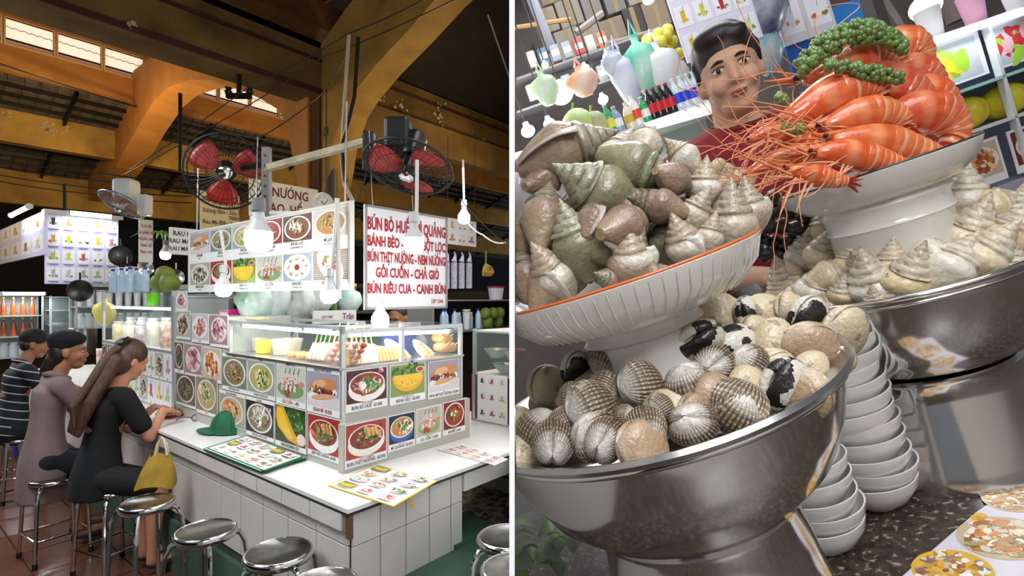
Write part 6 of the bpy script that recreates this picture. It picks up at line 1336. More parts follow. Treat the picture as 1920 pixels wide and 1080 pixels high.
t = thing('pedestal_plate', 'white ceramic pedestal plate with dark rim holding orange prawns', 'plate', RR @ T((PX4, PY4, BZ - .0)), 'ceramic pedestal plates')
z0 = PZ4 - BZ
mb = MB(); mb.lathe([(.0, z0 - .036), (.09, z0 - .034), (.125, z0 - .02), (.141, z0), (.144, z0 - .002), (.135, z0 - .024), (.112, z0 - .044), (.094, z0 - .05), (.096, z0 - .058), (.09, z0 - .066), (.088, z0 - .085), (.092, z0 - .09), (.088, z0 - .095), (.09, 0), (0, 0)], 72); mb.build('dish', M_CER, t, True, 50)
mb = MB(); rim_torus(mb, .1425, z0, .0016); mb.build('rim_line', mat('dark_glaze', '#2e2a2c', .3), t, True)

# ---- shells
def conch_mesh(seed, pal, spire=.42, wide=.27, knobs=0.0, pal_k=.72):
    """pointed sea snail, apex at +z, length 1, centred"""
    rg = random.Random(seed); nz, nf = 54, 36; rows = []; colr = []
    off = V3((rg.uniform(0, 50), rg.uniform(0, 50), rg.uniform(0, 50)))
    for i in range(nz + 1):
        s_ = i / nz; row = []                       # 0 apex .. 1 base
        for j in range(nf):
            f = 2 * math.pi * j / nf
            if s_ < spire:
                q = s_ / spire; R0 = wide * (.04 + .80 * q ** 1.15); ph = (5.2 * q ** .75 + f / (2 * math.pi)) % 1.0
                r = R0 * (1 + .095 * math.sin(math.pi * ph) - .08 * (1 if ph < .1 else 0) * (1 - ph / .1)); r *= 1 + knobs * .12 * max(0, math.cos(9 * f)) * (ph > .4)
            else:
                q = (s_ - spire) / (1 - spire); R0 = wide * (.84 + .20 * math.sin(min(1, q * 2.6) * math.pi / 2) - .0 * q); R0 *= (1 - .74 * max(0, (q - .2) / .8) ** 1.45)
                g = .07 * math.exp(-((q - .06 * f / 6.28) / .05) ** 2); r = R0 * (1 - g)
                r *= 1 + .16 * math.exp(-((f - .5) / .5) ** 2) * math.sin(math.pi * min(1, q * 1.1))
            P = V3((r * math.cos(f), r * math.sin(f), .5 - s_)); n = noise.noise(P * 5 + off); P *= 1 + .02 * n; P.z = .5 - s_
            row.append(P)
        rows.append(row)
    mb = MB(); base, spc, dark, low = (tuple(q * pal_k for q in H(c)) for c in pal)
    mb.grid(rows, wu=True); mb.poly([p for p in rows[-1]])
    cs = []
    for (i, j) in ((i, j) for i in range(nz) for j in range(nf)):
        s_ = i / nz; f = 2 * math.pi * j / nf; n = noise.noise(rows[i][j] * 4.0 + off) * .5 + .5; n2 = noise.noise(rows[i][j] * 17.0 + off) * .5 + .5
        if s_ < spire:
            q = s_ / spire; ph = (5.2 * q ** .75 + f / (2 * math.pi)) % 1.0; c = [a * (1 - .75 * (ph < .16) - .25 * (ph > .8)) + b_ * .75 * (ph < .16) + b_ * .25 * (ph > .8) for a, b_ in zip(spc, dark)]
        else:
            q = (s_ - spire) / (1 - spire); k = min(1, max(0, (q - .35) * 1.6)) * .8; c = [a * (1 - k) + b_ * k for a, b_ in zip(base, low)]
        k = max(0, n - .45) * 1.1; c = [a * (1 - k) + b_ * k for a, b_ in zip(c, dark)]; c = [min(1, a * (.82 + .36 * n2)) for a in c]; cs.append(tuple(c))
    mb.c = cs + [low]
    me = mb.mesh('shell_body', True, 75); me.materials.append(M_SHELL)
    # flaring outer lip
    lb = MB(); lrows = []
    for i in range(13):
        q = i / 12; s_ = spire * .92 + (1 - spire) * q * .97; z = .5 - s_; ext = wide * (.62 * math.sin(math.pi * (.12 + .86 * q)) ** .6)
        rb = wide * (.9 - .66 * max(0, (q - .25) / .75) ** 1.3); row = []
        for j in range(6):
            w_ = j / 5; f = .35 + .5 * w_; row.append(((rb * .86 + ext * w_) * math.cos(f * .9), (rb * .86 + ext * w_ * .75) * math.sin(f * .9) + .02 * w_ * w_, z - .02 * w_))
        lrows.append(row)
    lb.grid(lrows); k0 = tuple(min(1, .7 * a + .22) for a in base); lb.c = [k0] * len(lb.f)
    bm = bmesh.new(); ml = lb.mesh('outer_lip', True, None); bm.from_mesh(ml); bmesh.ops.solidify(bm, geom=list(bm.faces), thickness=.018); bm.to_mesh(ml); bm.free(); ml.polygons.foreach_set('use_smooth', [True] * len(ml.polygons)); ml.materials.append(M_SHELL)
    return me, ml
M_SHELL = mat('shell', 'attr', .34, coat=.25, bump=.25, bscale=14)
BROWN = [('#a58d76', '#9a9480', '#6d5648', '#b8a284'), ('#8d8a6c', '#a3a488', '#5c5240', '#a89a78'), ('#9c8270', '#8f8470', '#5d4438', '#b09274')]
PALE = [('#d9d0c2', '#b8a890', '#8a7660', '#cbb594'), ('#c9bca8', '#a89c86', '#7d6c58', '#b8a080')]
WHITE = [('#e6d6b6', '#d8ccb6', '#a89478', '#dfc592'), ('#dfc9a0', '#d2c6b0', '#93826a', '#e0bf84'), ('#efe9dc', '#ddd2c0', '#a08e74', '#e2cf9e')]
CB = [conch_mesh(i, p, .40, .29) for i, p in enumerate(BROWN)]; CP = [conch_mesh(10 + i, p, .42, .30, 0, .85) for i, p in enumerate(PALE)]; CW = [conch_mesh(20 + i, p, .46, .33, .4, .86) for i, p in enumerate(WHITE)]
def heap_hit(px, py, c, rx, rz, inset=0.0):
    d = RI.to_3x3() @ ray(px, py); c = V3(c); a = V3((d.x / rx, d.y / rx, d.z / rz)); o = V3((-c.x / rx, -c.y / rx, -c.z / rz))
    A, B, C = a.dot(a), 2 * a.dot(o), o.dot(o) - 1; D = B * B - 4 * A * C
    t = (-B - math.sqrt(D)) / (2 * A) if D > 0 else -B / (2 * A)
    return d * t + d.normalized() * inset
def img_axis(ang, tow=0.0):
    """direction in the seafood frame that shows at an angle (degrees, 0 = right, 90 = up) in the picture; tow > 0 points to the viewer"""
    return RI.to_3x3() @ V3((math.cos(R(ang)), -tow, math.sin(R(ang))))
def put_conch(pair, lb, P, L, ang, tow, spin, group, lip=True, nm='conch_shell'):
    t = thing(nm, lb, 'shell', RR @ aim(P, img_axis(ang, tow)) @ RZ(spin) @ SCL(L), group)
    place('shell_body', pair[0], t)
    if lip: place('outer_lip', pair[1], t)
    if (t.matrix_basis @ V3((0, 0, 0))).x < L * .6: clip(t, XR, 1)
    return t
HA = (PX1, PY1, PZ1 - .02)
L1 = [(1064, 282, 172, 20, 'b', 0, .1), (1120, 358, 172, 152, 'b', 1, .2), (1196, 316, 140, -25, 'b', 1, .2), (1212, 268, 92, 60, 'p', 1, -.6), (1278, 292, 80, 130, 'p', 0, -.2), (1266, 338, 90, -15, 'b', 2, -.6), (1022, 402, 140, 80, 'b', 0, -.5), (1078, 450, 146, 112, 'b', 1, .15), (1232, 385, 100, 160, 'b', 2, -.3), (1175, 424, 128, 20, 'b', 2, -.7), (1182, 478, 112, 100, 'p', 0, .35), (1280, 452, 104, 118, 'p', 0, .3), (1320, 345, 88, 88, 'p', 0, .2), (1304, 396, 88, 62, 'p', 1, .3), (1370, 412, 128, 94, 'p', 1, .2), (1402, 388, 96, 102, 'p', 1, .2), (1034, 508, 124, 128, 'p', 0, .3), (980, 440, 90, 95, 'b', 2, -.3), (985, 512, 110, 100, 'b', 2, -.4), (1138, 522, 62, 160, 'b', 0, .6), (1024, 338, 95, 25, 'b', 2, -.7), (1160, 290, 110, 60, 'p', 1, -.2), (1330, 440, 80, 75, 'p', 1, .1), (1232, 512, 60, 20, 'b', 0, .5), (1110, 410, 90, 70, 'b', 2, -.6)]
rk = {q: i for i, q in enumerate(sorted(range(len(L1)), key=lambda k: L1[k][0]))}
for i, (px, py, ln, ang, kd, var, tow) in enumerate(L1):
    P = heap_hit(px, py, HA, .142, .150, .012 + ln * .00013); L = ln * P.length / 1000 * 1.12
    put_conch(CB[var % 3] if kd == 'b' else CP[var % 2], '%s conch on the orange rimmed plate, %s from the left' % (['big', 'small'][ln < 110] + (' grey-brown' if kd == 'b' else ' pale cream'), ORD[rk[i]]), P, L, ang, tow, [2.2, 4.0, 5.2, .6][i % 4] if kd == 'b' else 4.9, 'conch shells on the orange rimmed plate', kd == 'p' or i % 3 == 0)
random.seed(11)
for i in range(34):
    a = i * 2.4; q = .11 * math.sqrt((i % 17 + .5) / 17); P = V3((PX1 + q * math.cos(a), PY1 + q * math.sin(a), PZ1 + .005 + (.085 if i > 16 else .03) * (1 - (q / .12) ** 2)))
    if (RR @ P).x < .04: continue
    put_conch(CB[i % 3], 'grey-brown conch shell buried in the heap on the orange rimmed plate', P, .075, random.uniform(0, 180), random.uniform(-.5, .5), random.uniform(0, 6), 'buried conch shells', False)
HB = (BX, BY, BZ - .03)
L2 = [(1590, 442, 96, 112), (1672, 453, 88, 86), (1732, 426, 88, 96), (1820, 428, 90, 84), (1893, 440, 92, 62), (1786, 494, 92, 56), (1850, 472, 92, 58), (1707, 514, 92, 88), (1630, 522, 92, 118), (1672, 490, 66, 92), (1578, 546, 52, 95), (1530, 534, 74, 84), (1468, 518, 70, 120), (1462, 542, 58, 100), (1508, 474, 74, 92), (1545, 468, 70, 88), (1870, 392, 84, 20), (1806, 362, 84, 92), (1563, 512, 66, 30), (1616, 496, 70, 150), (1756, 478, 70, 15), (1546, 424, 66, 95), (1910, 388, 56, 100), (1925, 420, 70, 45), (1490, 500, 60, 60), (1590, 492, 60, 75), (1640, 560, 46, 120), (1500, 548, 56, 70), (1760, 400, 70, 60)]
rk = {q: i for i, q in enumerate(sorted(range(len(L2)), key=lambda k: L2[k][0]))}
for i, (px, py, ln, ang) in enumerate(L2):
    P = heap_hit(px, py, HB, .200, .115, .010 + ln * .0001); L = ln * P.length / 1000 * 1.2
    put_conch(CW[i % 3], 'white conch shell in the steel bowl under the prawns, %s from the left' % ORD[rk[i]], P, L, ang, [.3, .15, .45, .6][i % 4], [4.9, 5.1, 4.6, 2.0][i % 4], 'white conch shells in the steel bowl', i % 4 != 3)
for i in range(26):
    a = i * 2.4; q = .185 * math.sqrt((i + .5) / 26); P = V3((BX + q * math.cos(a), BY + q * math.sin(a), BZ - .005 + .03 * (1 - (q / .19) ** 2)))
    put_conch(CW[i % 3], 'white conch shell buried in the steel bowl under the prawns', P, .07, random.uniform(0, 180), random.uniform(-.3, .6), random.uniform(0, 6), 'buried white conch shells', False)

# ---- bivalves: umbo at -y, lips at +y, the two valves above and below z = 0
def bivalve_mesh(seed, kind):
    rg = random.Random(seed); rib = kind == 'cockle'; nr = 19
    nt_, nf = (34, nr * 2 * 4) if rib else (30, 72); rows, cs = [], []
    sx, sy, sz = (.50, .44, .40) if rib else ((.52, .42, .30) if kind != 'round' else (.5, .46, .3))
    off = V3((rg.uniform(0, 50), rg.uniform(0, 50), 3))
    for i in range(nt_ + 1):
        th = math.pi * (.01 + .98 * i / nt_); row = []
        for j in range(nf):
            f = 2 * math.pi * j / nf; d = abs(math.sin(f)); near = math.exp(-(th / 1.0) ** 2)
            r = 1.0 - .055 * math.exp(-(d / .07) ** 2) - .42 * near * math.exp(-(d / .34) ** 2)
            if rib: r += .034 * math.cos(nr * 2 * f) * (1 - .6 * math.exp(-(d / .12) ** 2)) * math.sin(th) ** .5 * (1 + .35 * math.cos(th * 26))
            else: r += .006 * math.cos(th * 30)
            yy = -math.cos(th); sk = .10 if rib else .16
            row.append(V3((sx * r * math.sin(th) * math.cos(f) + sk * (yy + 1) * .3 - .08, sy * yy * (1 - .25 * near * math.exp(-(d / .34) ** 2)), sz * r * math.sin(th) * math.sin(f))))
        rows.append(row)
    mb = MB(); mb.grid(rows, wu=True)
    pal = {'cockle': ('#8a7660', '#5e4e3c', '#e6e2da', '#d8cfc0'), 'cockle2': (), 'clam': ('#d8c8a8', '#b39a72', '#efe8d8', '#4a4038'), 'round': ('#b89a7c', '#8a6a50', '#d9c8b0', '#5a4030'), 'mottled': ('#e2ddd0', '#c8bfae', '#f0ece2', '#23201f')}[kind]
    c0, c1, cw_, cd_ = (tuple(q * .85 for q in H(c)) for c in pal)
    for i in range(nt_):
        th = math.pi * (.01 + .98 * i / nt_)
        for j in range(nf):
            f = 2 * math.pi * (j + .5) / nf; d = abs(math.sin(f)); n = noise.noise(rows[i][j] * 3.2 + off) * .5 + .5; n2 = noise.noise(rows[i][j] * 15 + off) * .5 + .5
            if rib:
                top = math.cos(nr * 2 * f) > .1; c = c0 if top else c1
                if top and math.cos(th * 26) > .2: c = tuple(.45 * a + .55 * b_ for a, b_ in zip(c, cd_))
                k = max(0, 1 - th / 1.1) ** .8 + max(0, n - .62) * 1.2 + .35 * (th > 2.5); k = min(1, k); c = tuple(a * (1 - k) + b_ * k for a, b_ in zip(c, cw_))
            else:
                k = .5 + .5 * math.cos(th * 30 + 3 * n); c = tuple(a * (1 - .35 * k) + b_ * .35 * k for a, b_ in zip(c0, c1)); k = max(0, 1 - th / .9); c = tuple(a * (1 - k) + b_ * k for a, b_ in zip(c, cw_))
                if kind == 'mottled' and n > .55: c = cd_
                elif kind == 'clam' and n > .68: c = tuple(.5 * a + .5 * b_ for a, b_ in zip(c, cd_))
            if d < .045: c = tuple(.3 * a for a in c)
            cs.append(tuple(min(1, a * ((.8 + .4 * n2) if rib else (.93 + .14 * n2))) for a in c))
    mb.c = cs; me = mb.mesh('valves', True, 70); me.materials.append(M_SHELL); return me
BV_ = {'cockle': [bivalve_mesh(i, 'cockle') for i in (1, 2, 3)], 'clam': [bivalve_mesh(i, 'clam') for i in (4, 5)], 'round': [bivalve_mesh(6, 'round')], 'mottled': [bivalve_mesh(i, 'mottled') for i in (7, 8)]}
HC = (AX, AY, AZ - .05)
def put_bivalve(kind, var, lb, P, L, ang, tilt, spin, group):
    """ang: picture direction of the lips; tilt: 0 = valve faces the viewer, 1 = seen hinge-on"""
    yv = img_axis(ang, -tilt).normalized(); vw = -P.normalized(); zv = (vw - yv * vw.dot(yv)).normalized(); zv = (Matrix.Rotation(spin, 3, yv) @ zv); xv = yv.cross(zv)
    me = BV_[kind][var % len(BV_[kind])]; o = place('cockle_shell' if kind == 'cockle' else 'clam_shell', me, None, RR @ axes(P, xv, yv, zv) @ SCL(L)); tag(o, lb, 'shell', group)
    if o.matrix_basis.translation.x < L * .6: clip(o, XR, 1)
    return o
L3 = [(1037, 833, 86, 75, 2.2, 1.57), (1010, 803, 84, 250, .2, .3), (1133, 830, 84, 10, 1.6, 1.2), (1212, 807, 84, 85, 1.5, 1.6), (1293, 797, 86, -40, .8, .7), (1110, 770, 98, 20, .3, .2), (1203, 727, 88, 10, .25, -.1), (1285, 723, 84, -60, .2, .2), (1387, 760, 94, 60, .2, .1), (1333, 690, 78, 0, 1.5, 1.3), (1400, 687, 70, -30, .3, .2), (1153, 677, 88, 60, .3, .1), (1223, 670, 72, 120, .3, -.3), (1133, 728, 68, 160, .3, .3), (1077, 747, 66, 190, .4, .4), (1240, 767, 52, 30, .4, .2), (1173, 780, 46, 200, .8, .8), (1060, 790, 60, 120, .3, .4)]
rk = {q: i for i, q in enumerate(sorted(range(len(L3)), key=lambda k: L3[k][0]))}
for i, (px, py, ln, ang, tilt, spin) in enumerate(L3):
    P = heap_hit(px, py, HC, .205, .105, .016 + ln * .00006); L = ln * P.length / 1000 * 1.08
    put_bivalve('cockle', i, 'ribbed brown and white cockle in the front steel bowl, %s from the left' % ORD[rk[i]], P, L, ang, tilt, spin, 'cockles in the front bowl')
L4 = [(1027, 723, 86, 60, 'clam', .2, .9), (1087, 697, 80, 40, 'mottled', .3, .8), (1303, 647, 112, 10, 'mottled', .4, 1.2), (1347, 596, 104, 200, 'clam', .2, .1), (1407, 590, 72, 80, 'mottled', .5, 1.2), (983, 853, 84, 120, 'clam', .2, .4), (1470, 730, 104, 20, 'mottled', .3, .9), (1508, 660, 98, -40, 'round', .1, .2), (1580, 627, 86, 0, 'clam', .2, .5), (1513, 605, 84, 20, 'mottled', .3, .8), (1483, 582, 60, 30, 'clam', .3, .5), (1440, 585, 68, 60, 'clam', .2, .3), (1450, 642, 82, 150, 'clam', .2, .2), (1560, 678, 62, -50, 'clam', .3, .4), (1450, 690, 60, -20, 'clam', .3, .4), (1343, 748, 86, 30, 'round', .2, .3), (1380, 640, 70, 100, 'mottled', .4, .4), (1420, 630, 70, 40, 'clam', .2, .6), (975, 790, 60, 60, 'clam', .2, .4), (1400, 720, 70, 140, 'clam', .2, .5), (1260, 640, 70, 150, 'clam', .4, .4), (1520, 690, 60, 120, 'clam', .2, .3), (1300, 770, 60, 10, 'round', .3, .5)]
rk = {q: i for i, q in enumerate(sorted(range(len(L4)), key=lambda k: L4[k][0]))}
for i, (px, py, ln, ang, kd, tilt, spin) in enumerate(L4):
    P = heap_hit(px, py, HC, .205, .105, .020 + ln * .00006); L = ln * P.length / 1000 * 1.08
    put_bivalve(kd, i, '%s clam in the front bowl, %s smooth clam from the left' % ({'clam': 'cream', 'round': 'brown ringed', 'mottled': 'white and black'}[kd], ORD[rk[i]]), P, L, ang, tilt, spin, 'smooth clams in the front bowl')
for i in range(34):
    a = i * 2.4; q = .185 * math.sqrt((i + .5) / 34); P = V3((AX + q * math.cos(a), AY + q * math.sin(a), AZ - .015 + .035 * (1 - (q / .19) ** 2)))
    if (RR @ P).x < .045 or q < .06: continue
    put_bivalve(['clam', 'round', 'cockle'][i % 3], i, '%s buried low in the front steel bowl' % ['cream clam', 'brown ringed clam', 'ribbed cockle'][i % 3], P, .055, random.uniform(0, 360), random.uniform(0, .6), random.uniform(0, 1), 'buried shells in the front bowl')

# ---- prawns
M_PRAWN = mat('cooked_prawn', 'attr', .28, coat=.5, bump=.2, bscale=60); M_FEEL = mat('prawn_feeler', '#d98a5c', .4); M_LEGP = mat('prawn_leg', '#e2a07a', .4)
RED_ = H('#a8341a')
def spline(pts, n):
    out = []
    for k in range(n + 1):
        q = k / n * (len(pts) - 1); i = min(int(q), len(pts) - 2); u_ = q - i; p0, p1, p2, p3 = pts[max(i - 1, 0)], pts[i], pts[i + 1], pts[min(i + 2, len(pts) - 1)]
        out.append(.5 * ((2 * p1) + (p2 - p0) * u_ + (2 * p0 - 5 * p1 + 4 * p2 - p3) * u_ ** 2 + (3 * p1 - p0 - 3 * p2 + p3) * u_ ** 3))
    return out
def prawn(label, pix, depth, rpx, hue=0, seed=0):
    """pix = pixel path of the back from head to tail; depth in the seafood frame"""
    rg = random.Random(seed); dl = depth if isinstance(depth, (list, tuple)) else [depth] * len(pix)
    W = [onr(px, py, y=d) for (px, py), d in zip(pix, dl)]; o0 = W[len(W) // 2]; t = thing('prawn', label, 'prawn', RR @ T(o0), 'prawns on the plate')
    pts = spline([p - o0 for p in W], 60); r0 = rpx * o0.length / 1000; n = len(pts)
    A, B = H(['#d2571c', '#c74e22', '#d0652e', '#bd4a2a'][hue % 4]), H('#efbd8e')
    def tubec(a, b_, prof, nm, bands):
        sub = pts[a:b_ + 1]; mb = MB(); m_ = len(sub); mb.tube(sub, [max(.0006, prof((a + k) / (n - 1))) for k in range(m_)], 18, True, 1.12)
        cs = []
        for k in range(m_ - 1):
            s_ = (a + k + .5) / (n - 1)
            for j in range(18):
                nn = noise.noise(V3((s_ * 9, j * .5, seed))) * .5 + .5; f = min(1, .95 * max(0, nn - .35)); c = tuple(x * (1 - f) + y * f for x, y in zip(A, RED_)); f = min(.75, .42 * bands(s_) + .5 * max(0, .45 - nn)); c = tuple(x * (1 - f) + y * f for x, y in zip(c, B)); cs.append(c)
        mb.c = cs + [A, A]; return mb.build(nm, M_PRAWN, t, True, 80)
    h = .42
    tubec(0, int(h * 60), lambda s_: r0 * (1.06 * math.sin(min(1, (s_ / h) * .98 + .06) * math.pi / 2) ** .62), 'carapace', lambda s_: .6 * max(0, math.cos(s_ * 22)))
    segs = 6
    for k in range(segs):
        s0, s1 = h + (1 - h) * .94 * k / segs, h + (1 - h) * .94 * (k + 1) / segs; a, b_ = int(s0 * 60) - (1 if k else 2), int(round(s1 * 60)) + 1
        tubec(a, min(b_, n - 1), lambda s_, s0=s0, s1=s1, k=k: r0 * (1.10 - .095 * k) * (1 - .10 * ((s_ - (s0 + s1) / 2) / (s1 - s0) * 1.6) ** 2) * (1.0 if k < 5 else .9), 'tail_segment', lambda s_, s1=s1, s0=s0: 1.6 if (s_ - s0) / (s1 - s0) > .72 else .1)
    e = pts[-1]; d = (pts[-1] - pts[-4]).normalized(); sd = d.cross(V3((0, -1, 0))).normalized()
    for k in range(4):
        a = (k - 1.5) * .45; q = (d * math.cos(a) + sd * math.sin(a)); mb = MB(); mb.tube([e - d * r0 * .5, e + q * r0 * .8, e + q * r0 * 1.7], [r0 * .2, r0 * .42, r0 * .12], 8, True, .3); mb.build('tail_fin', mat('prawn_tail', '#b8482a', .35), t, True)
    hd = pts[0]; hf = (pts[0] - pts[4]).normalized(); up = img_axis(100)
    mb = MB(); mb.tube([hd - hf * r0 * .9 + up * r0 * .5, hd + hf * r0 * .8 + up * r0 * .3, hd + hf * r0 * 2.2 + up * r0 * .7], [r0 * .28, r0 * .16, r0 * .02], 6); mb.build('rostrum', M_PRAWN if False else mat('rostrum', '#cf6a3c', .35), t, True)
    vw = -o0.normalized()
    for s_ in (-1, 1): mb = MB(); mb.ell(hd + hf * r0 * .35 + vw * s_ * r0 * .35 + up * r0 * .3, r0 * .17, 8, 6); mb.build('eye', M_BLACK, t, True)
    for k in range(4):                                       # feelers
        a = rg.uniform(-35, 55) + 180; L = rg.uniform(.07, .19) if k < 3 else rg.uniform(.03, .06); q = img_axis(a, rg.uniform(-.3, .6)); w_ = img_axis(a + rg.choice((-90, 90)), .2); p0 = hd + hf * r0 * .5
        mb = MB(); mb.tube([p0 + q * L * s_ + w_ * L * .38 * s_ * s_ * rg.uniform(.9, 1.05) for s_ in [j / 12 for j in range(13)]], [.0011 * (1 - .6 * j / 12) for j in range(13)], 5); mb.build('feeler', M_FEEL, t, True)
    for k in range(7):                                       # walking legs
        p0 = pts[3 + 3 * k] - up * r0 * .8 + vw * r0 * .3; a = rg.uniform(170, 235); q = img_axis(a, .3); w_ = img_axis(a + 60, .2); L = rg.uniform(.025, .06)
        mb = MB(); mb.tube([p0, p0 + q * L * .5 + w_ * L * .1, p0 + q * L + w_ * L * .25], [.0018, .0014, .0005], 5); mb.build('leg', M_LEGP, t, True)
    return t
PRW = [('back prawn curling up at the top of the heap', [(1640, 118), (1668, 92), (1695, 84), (1718, 96), (1724, 120), (1715, 140)], .93, 22, 2),
       ('prawn arching under the big peppercorn sprig', [(1508, 152), (1555, 135), (1600, 112), (1640, 98), (1672, 108), (1684, 128)], .89, 27, 1),
       ('prawn curled behind at the right shoulder of the heap', [(1650, 150), (1690, 130), (1722, 132), (1745, 148), (1752, 168), (1742, 182)], .91, 19, 3),
       ('prawn at the right flank of the heap', [(1680, 190), (1715, 172), (1745, 175), (1770, 195), (1785, 220), (1790, 245)], .90, 21, 0),
       ('reddish prawn lying in the middle of the heap', [(1590, 150), (1640, 150), (1680, 165), (1710, 185), (1735, 205), (1745, 220)], .88, 28, 3),
       ('large bright orange prawn across the front of the heap', [(1470, 228), (1520, 200), (1565, 175), (1610, 160), (1642, 163), (1654, 180)], .84, 25, 0),
       ('short prawn below the bright orange one', [(1545, 238), (1588, 222), (1625, 212), (1660, 212), (1686, 222), (1694, 236)], .82, 21, 2),
       ('big curled prawn at the right edge of the plate', [(1665, 240), (1700, 214), (1740, 208), (1775, 222), (1790, 250), (1778, 276)], .83, 25, 1),
       ('long prawn lying low in front of the curled prawn', [(1560, 262), (1610, 262), (1655, 265), (1700, 275), (1735, 284), (1762, 290)], .80, 21, 2),
       ('prawn lying low at the front of the plate', [(1530, 288), (1570, 285), (1610, 292), (1645, 300), (1672, 306), (1694, 310)], .78, 19, 0),
       ('prawn end at the left of the plate rim', [(1478, 318), (1505, 322), (1530, 328), (1552, 334), (1570, 338), (1588, 340)], .775, 15, 0),
       ('prawn with its head hanging over the left rim', [(1408, 262), (1440, 248), (1475, 250), (1510, 262), (1540, 275), (1570, 285)], .81, 13, 1),
       ('prawn head reaching left below the feelers', [(1400, 330), (1440, 305), (1480, 292), (1515, 285), (1545, 285), (1575, 290)], .80, 14, 2)]
for i, (lb, px, dp, rp, hu) in enumerate(PRW): prawn(lb, px, dp, rp, hu, 30 + i)
def loose(label, pix, dep, r=.0011):
    W = [onr(px, py, y=dep) for px, py in pix]; mb = MB(); pp = spline([p - W[0] for p in W], 24); mb.tube(pp, [r * (1 - .5 * k / 24) for k in range(25)], 5); return tag(mb.build('prawn_feeler', M_FEEL, None, True, M=RR @ T(W[0])), label, 'feeler', 'long prawn feelers')
for i, (lb, px, dp) in enumerate([('feeler curling high above the peppercorns', [(1535, 72), (1528, 40), (1550, 14), (1590, 6), (1612, 12), (1580, 40), (1545, 70)], .86), ('feeler rising in front of the vendor\'s ear', [(1420, 150), (1396, 130), (1398, 95), (1410, 58)], .84), ('feeler crossing the vendor\'s face', [(1500, 140), (1440, 135), (1390, 148), (1330, 152), (1300, 160)], .84), ('feeler looping left of the vendor', [(1330, 170), (1275, 165), (1262, 130), (1282, 105)], .86), ('straight feeler at the vendor\'s chin', [(1355, 200), (1400, 201), (1450, 200), (1500, 190)], .83), ('feeler drooping below the plate rim', [(1460, 355), (1475, 400), (1470, 440), (1474, 475)], .79), ('feeler curving along the plate front', [(1465, 356), (1510, 370), (1545, 345), (1560, 310), (1600, 285)], .765), ('feeler looping over the red shirt', [(1500, 215), (1440, 225), (1400, 250), (1372, 300), (1400, 330)], .80), ('feeler in front of the red shirt', [(1480, 200), (1430, 240), (1390, 235), (1365, 190)], .81), ('thin feeler on the left of the heap', [(1500, 290), (1450, 320), (1420, 370), (1390, 400)], .79), ('feeler across the front prawns', [(1640, 265), (1570, 250), (1500, 215), (1450, 235)], .80)]): loose(lb, px, dp)
rg = random.Random(5)
for i in range(34):
    x0, y0 = rg.uniform(1470, 1540), rg.uniform(190, 330); a = rg.uniform(150, 215); L = rg.uniform(50, 150); c = rg.uniform(-60, 60); dx, dy = math.cos(R(a)), -math.sin(R(a))
    loose('thin prawn feeler in the tangle at the left of the plate', [(x0, y0), (x0 + dx * L * .4 - dy * c * .3, y0 + dy * L * .4 + dx * c * .3), (x0 + dx * L * .75 - dy * c * .5, y0 + dy * L * .75 + dx * c * .5), (x0 + dx * L, y0 + dy * L)], rg.uniform(.76, .83), rg.choice((.0008, .0012, .002)))
# ---- green peppercorn sprigs
M_PEPPER = mat('green_peppercorn', '#4c6630', .28, coat=.3, col2='#6b8744', scale=60)
def sprig(label, pix, dep, width, n_, seed):
    rg = random.Random(seed); W = [onr(px, py, y=dep) for px, py in pix]; o0 = W[0]; pp = spline([p - o0 for p in W], 60); t = thing('peppercorn_sprig', label, 'peppercorns', RR @ T(o0), 'green peppercorn sprigs'); mb = MB()
    for k in range(n_):
        q = rg.random(); p = pp[min(60, int(q * 60))]; w_ = width * math.sin(math.pi * (.08 + .86 * q)) ** .5; a = rg.uniform(0, 6.283)
        p = p + img_axis(90) * w_ * math.sin(a) + img_axis(0) * rg.uniform(-.004, .004) + RI.to_3x3() @ V3((0, -abs(w_ * math.cos(a)), 0)); r_ = rg.uniform(.0048, .0062); mb.ell(p, r_, 8, 6)
    o = mb.build('berries', M_PEPPER, t, True, None); o['kind'] = 'stuff'
    mb = MB(); mb.tube(pp, .0016, 6); mb.build('stem', mat('pepper_stem', '#4a5a2c', .5), t, True)
sprig('thick peppercorn sprig arching over the top of the prawns', [(1494, 132), (1515, 112), (1550, 85), (1600, 64), (1650, 66), (1690, 92)], .845, .018, 250, 1)
sprig('thin peppercorn sprig lying across the prawns', [(1550, 122), (1590, 130), (1640, 138), (1690, 148)], .815, .009, 80, 2)
sprig('small peppercorn cluster by the feelers', [(1452, 182), (1462, 186), (1470, 190)], .82, .006, 16, 3)
sprig('small peppercorn cluster among the prawn legs', [(1470, 240), (1485, 245), (1500, 240)], .80, .006, 18, 4)
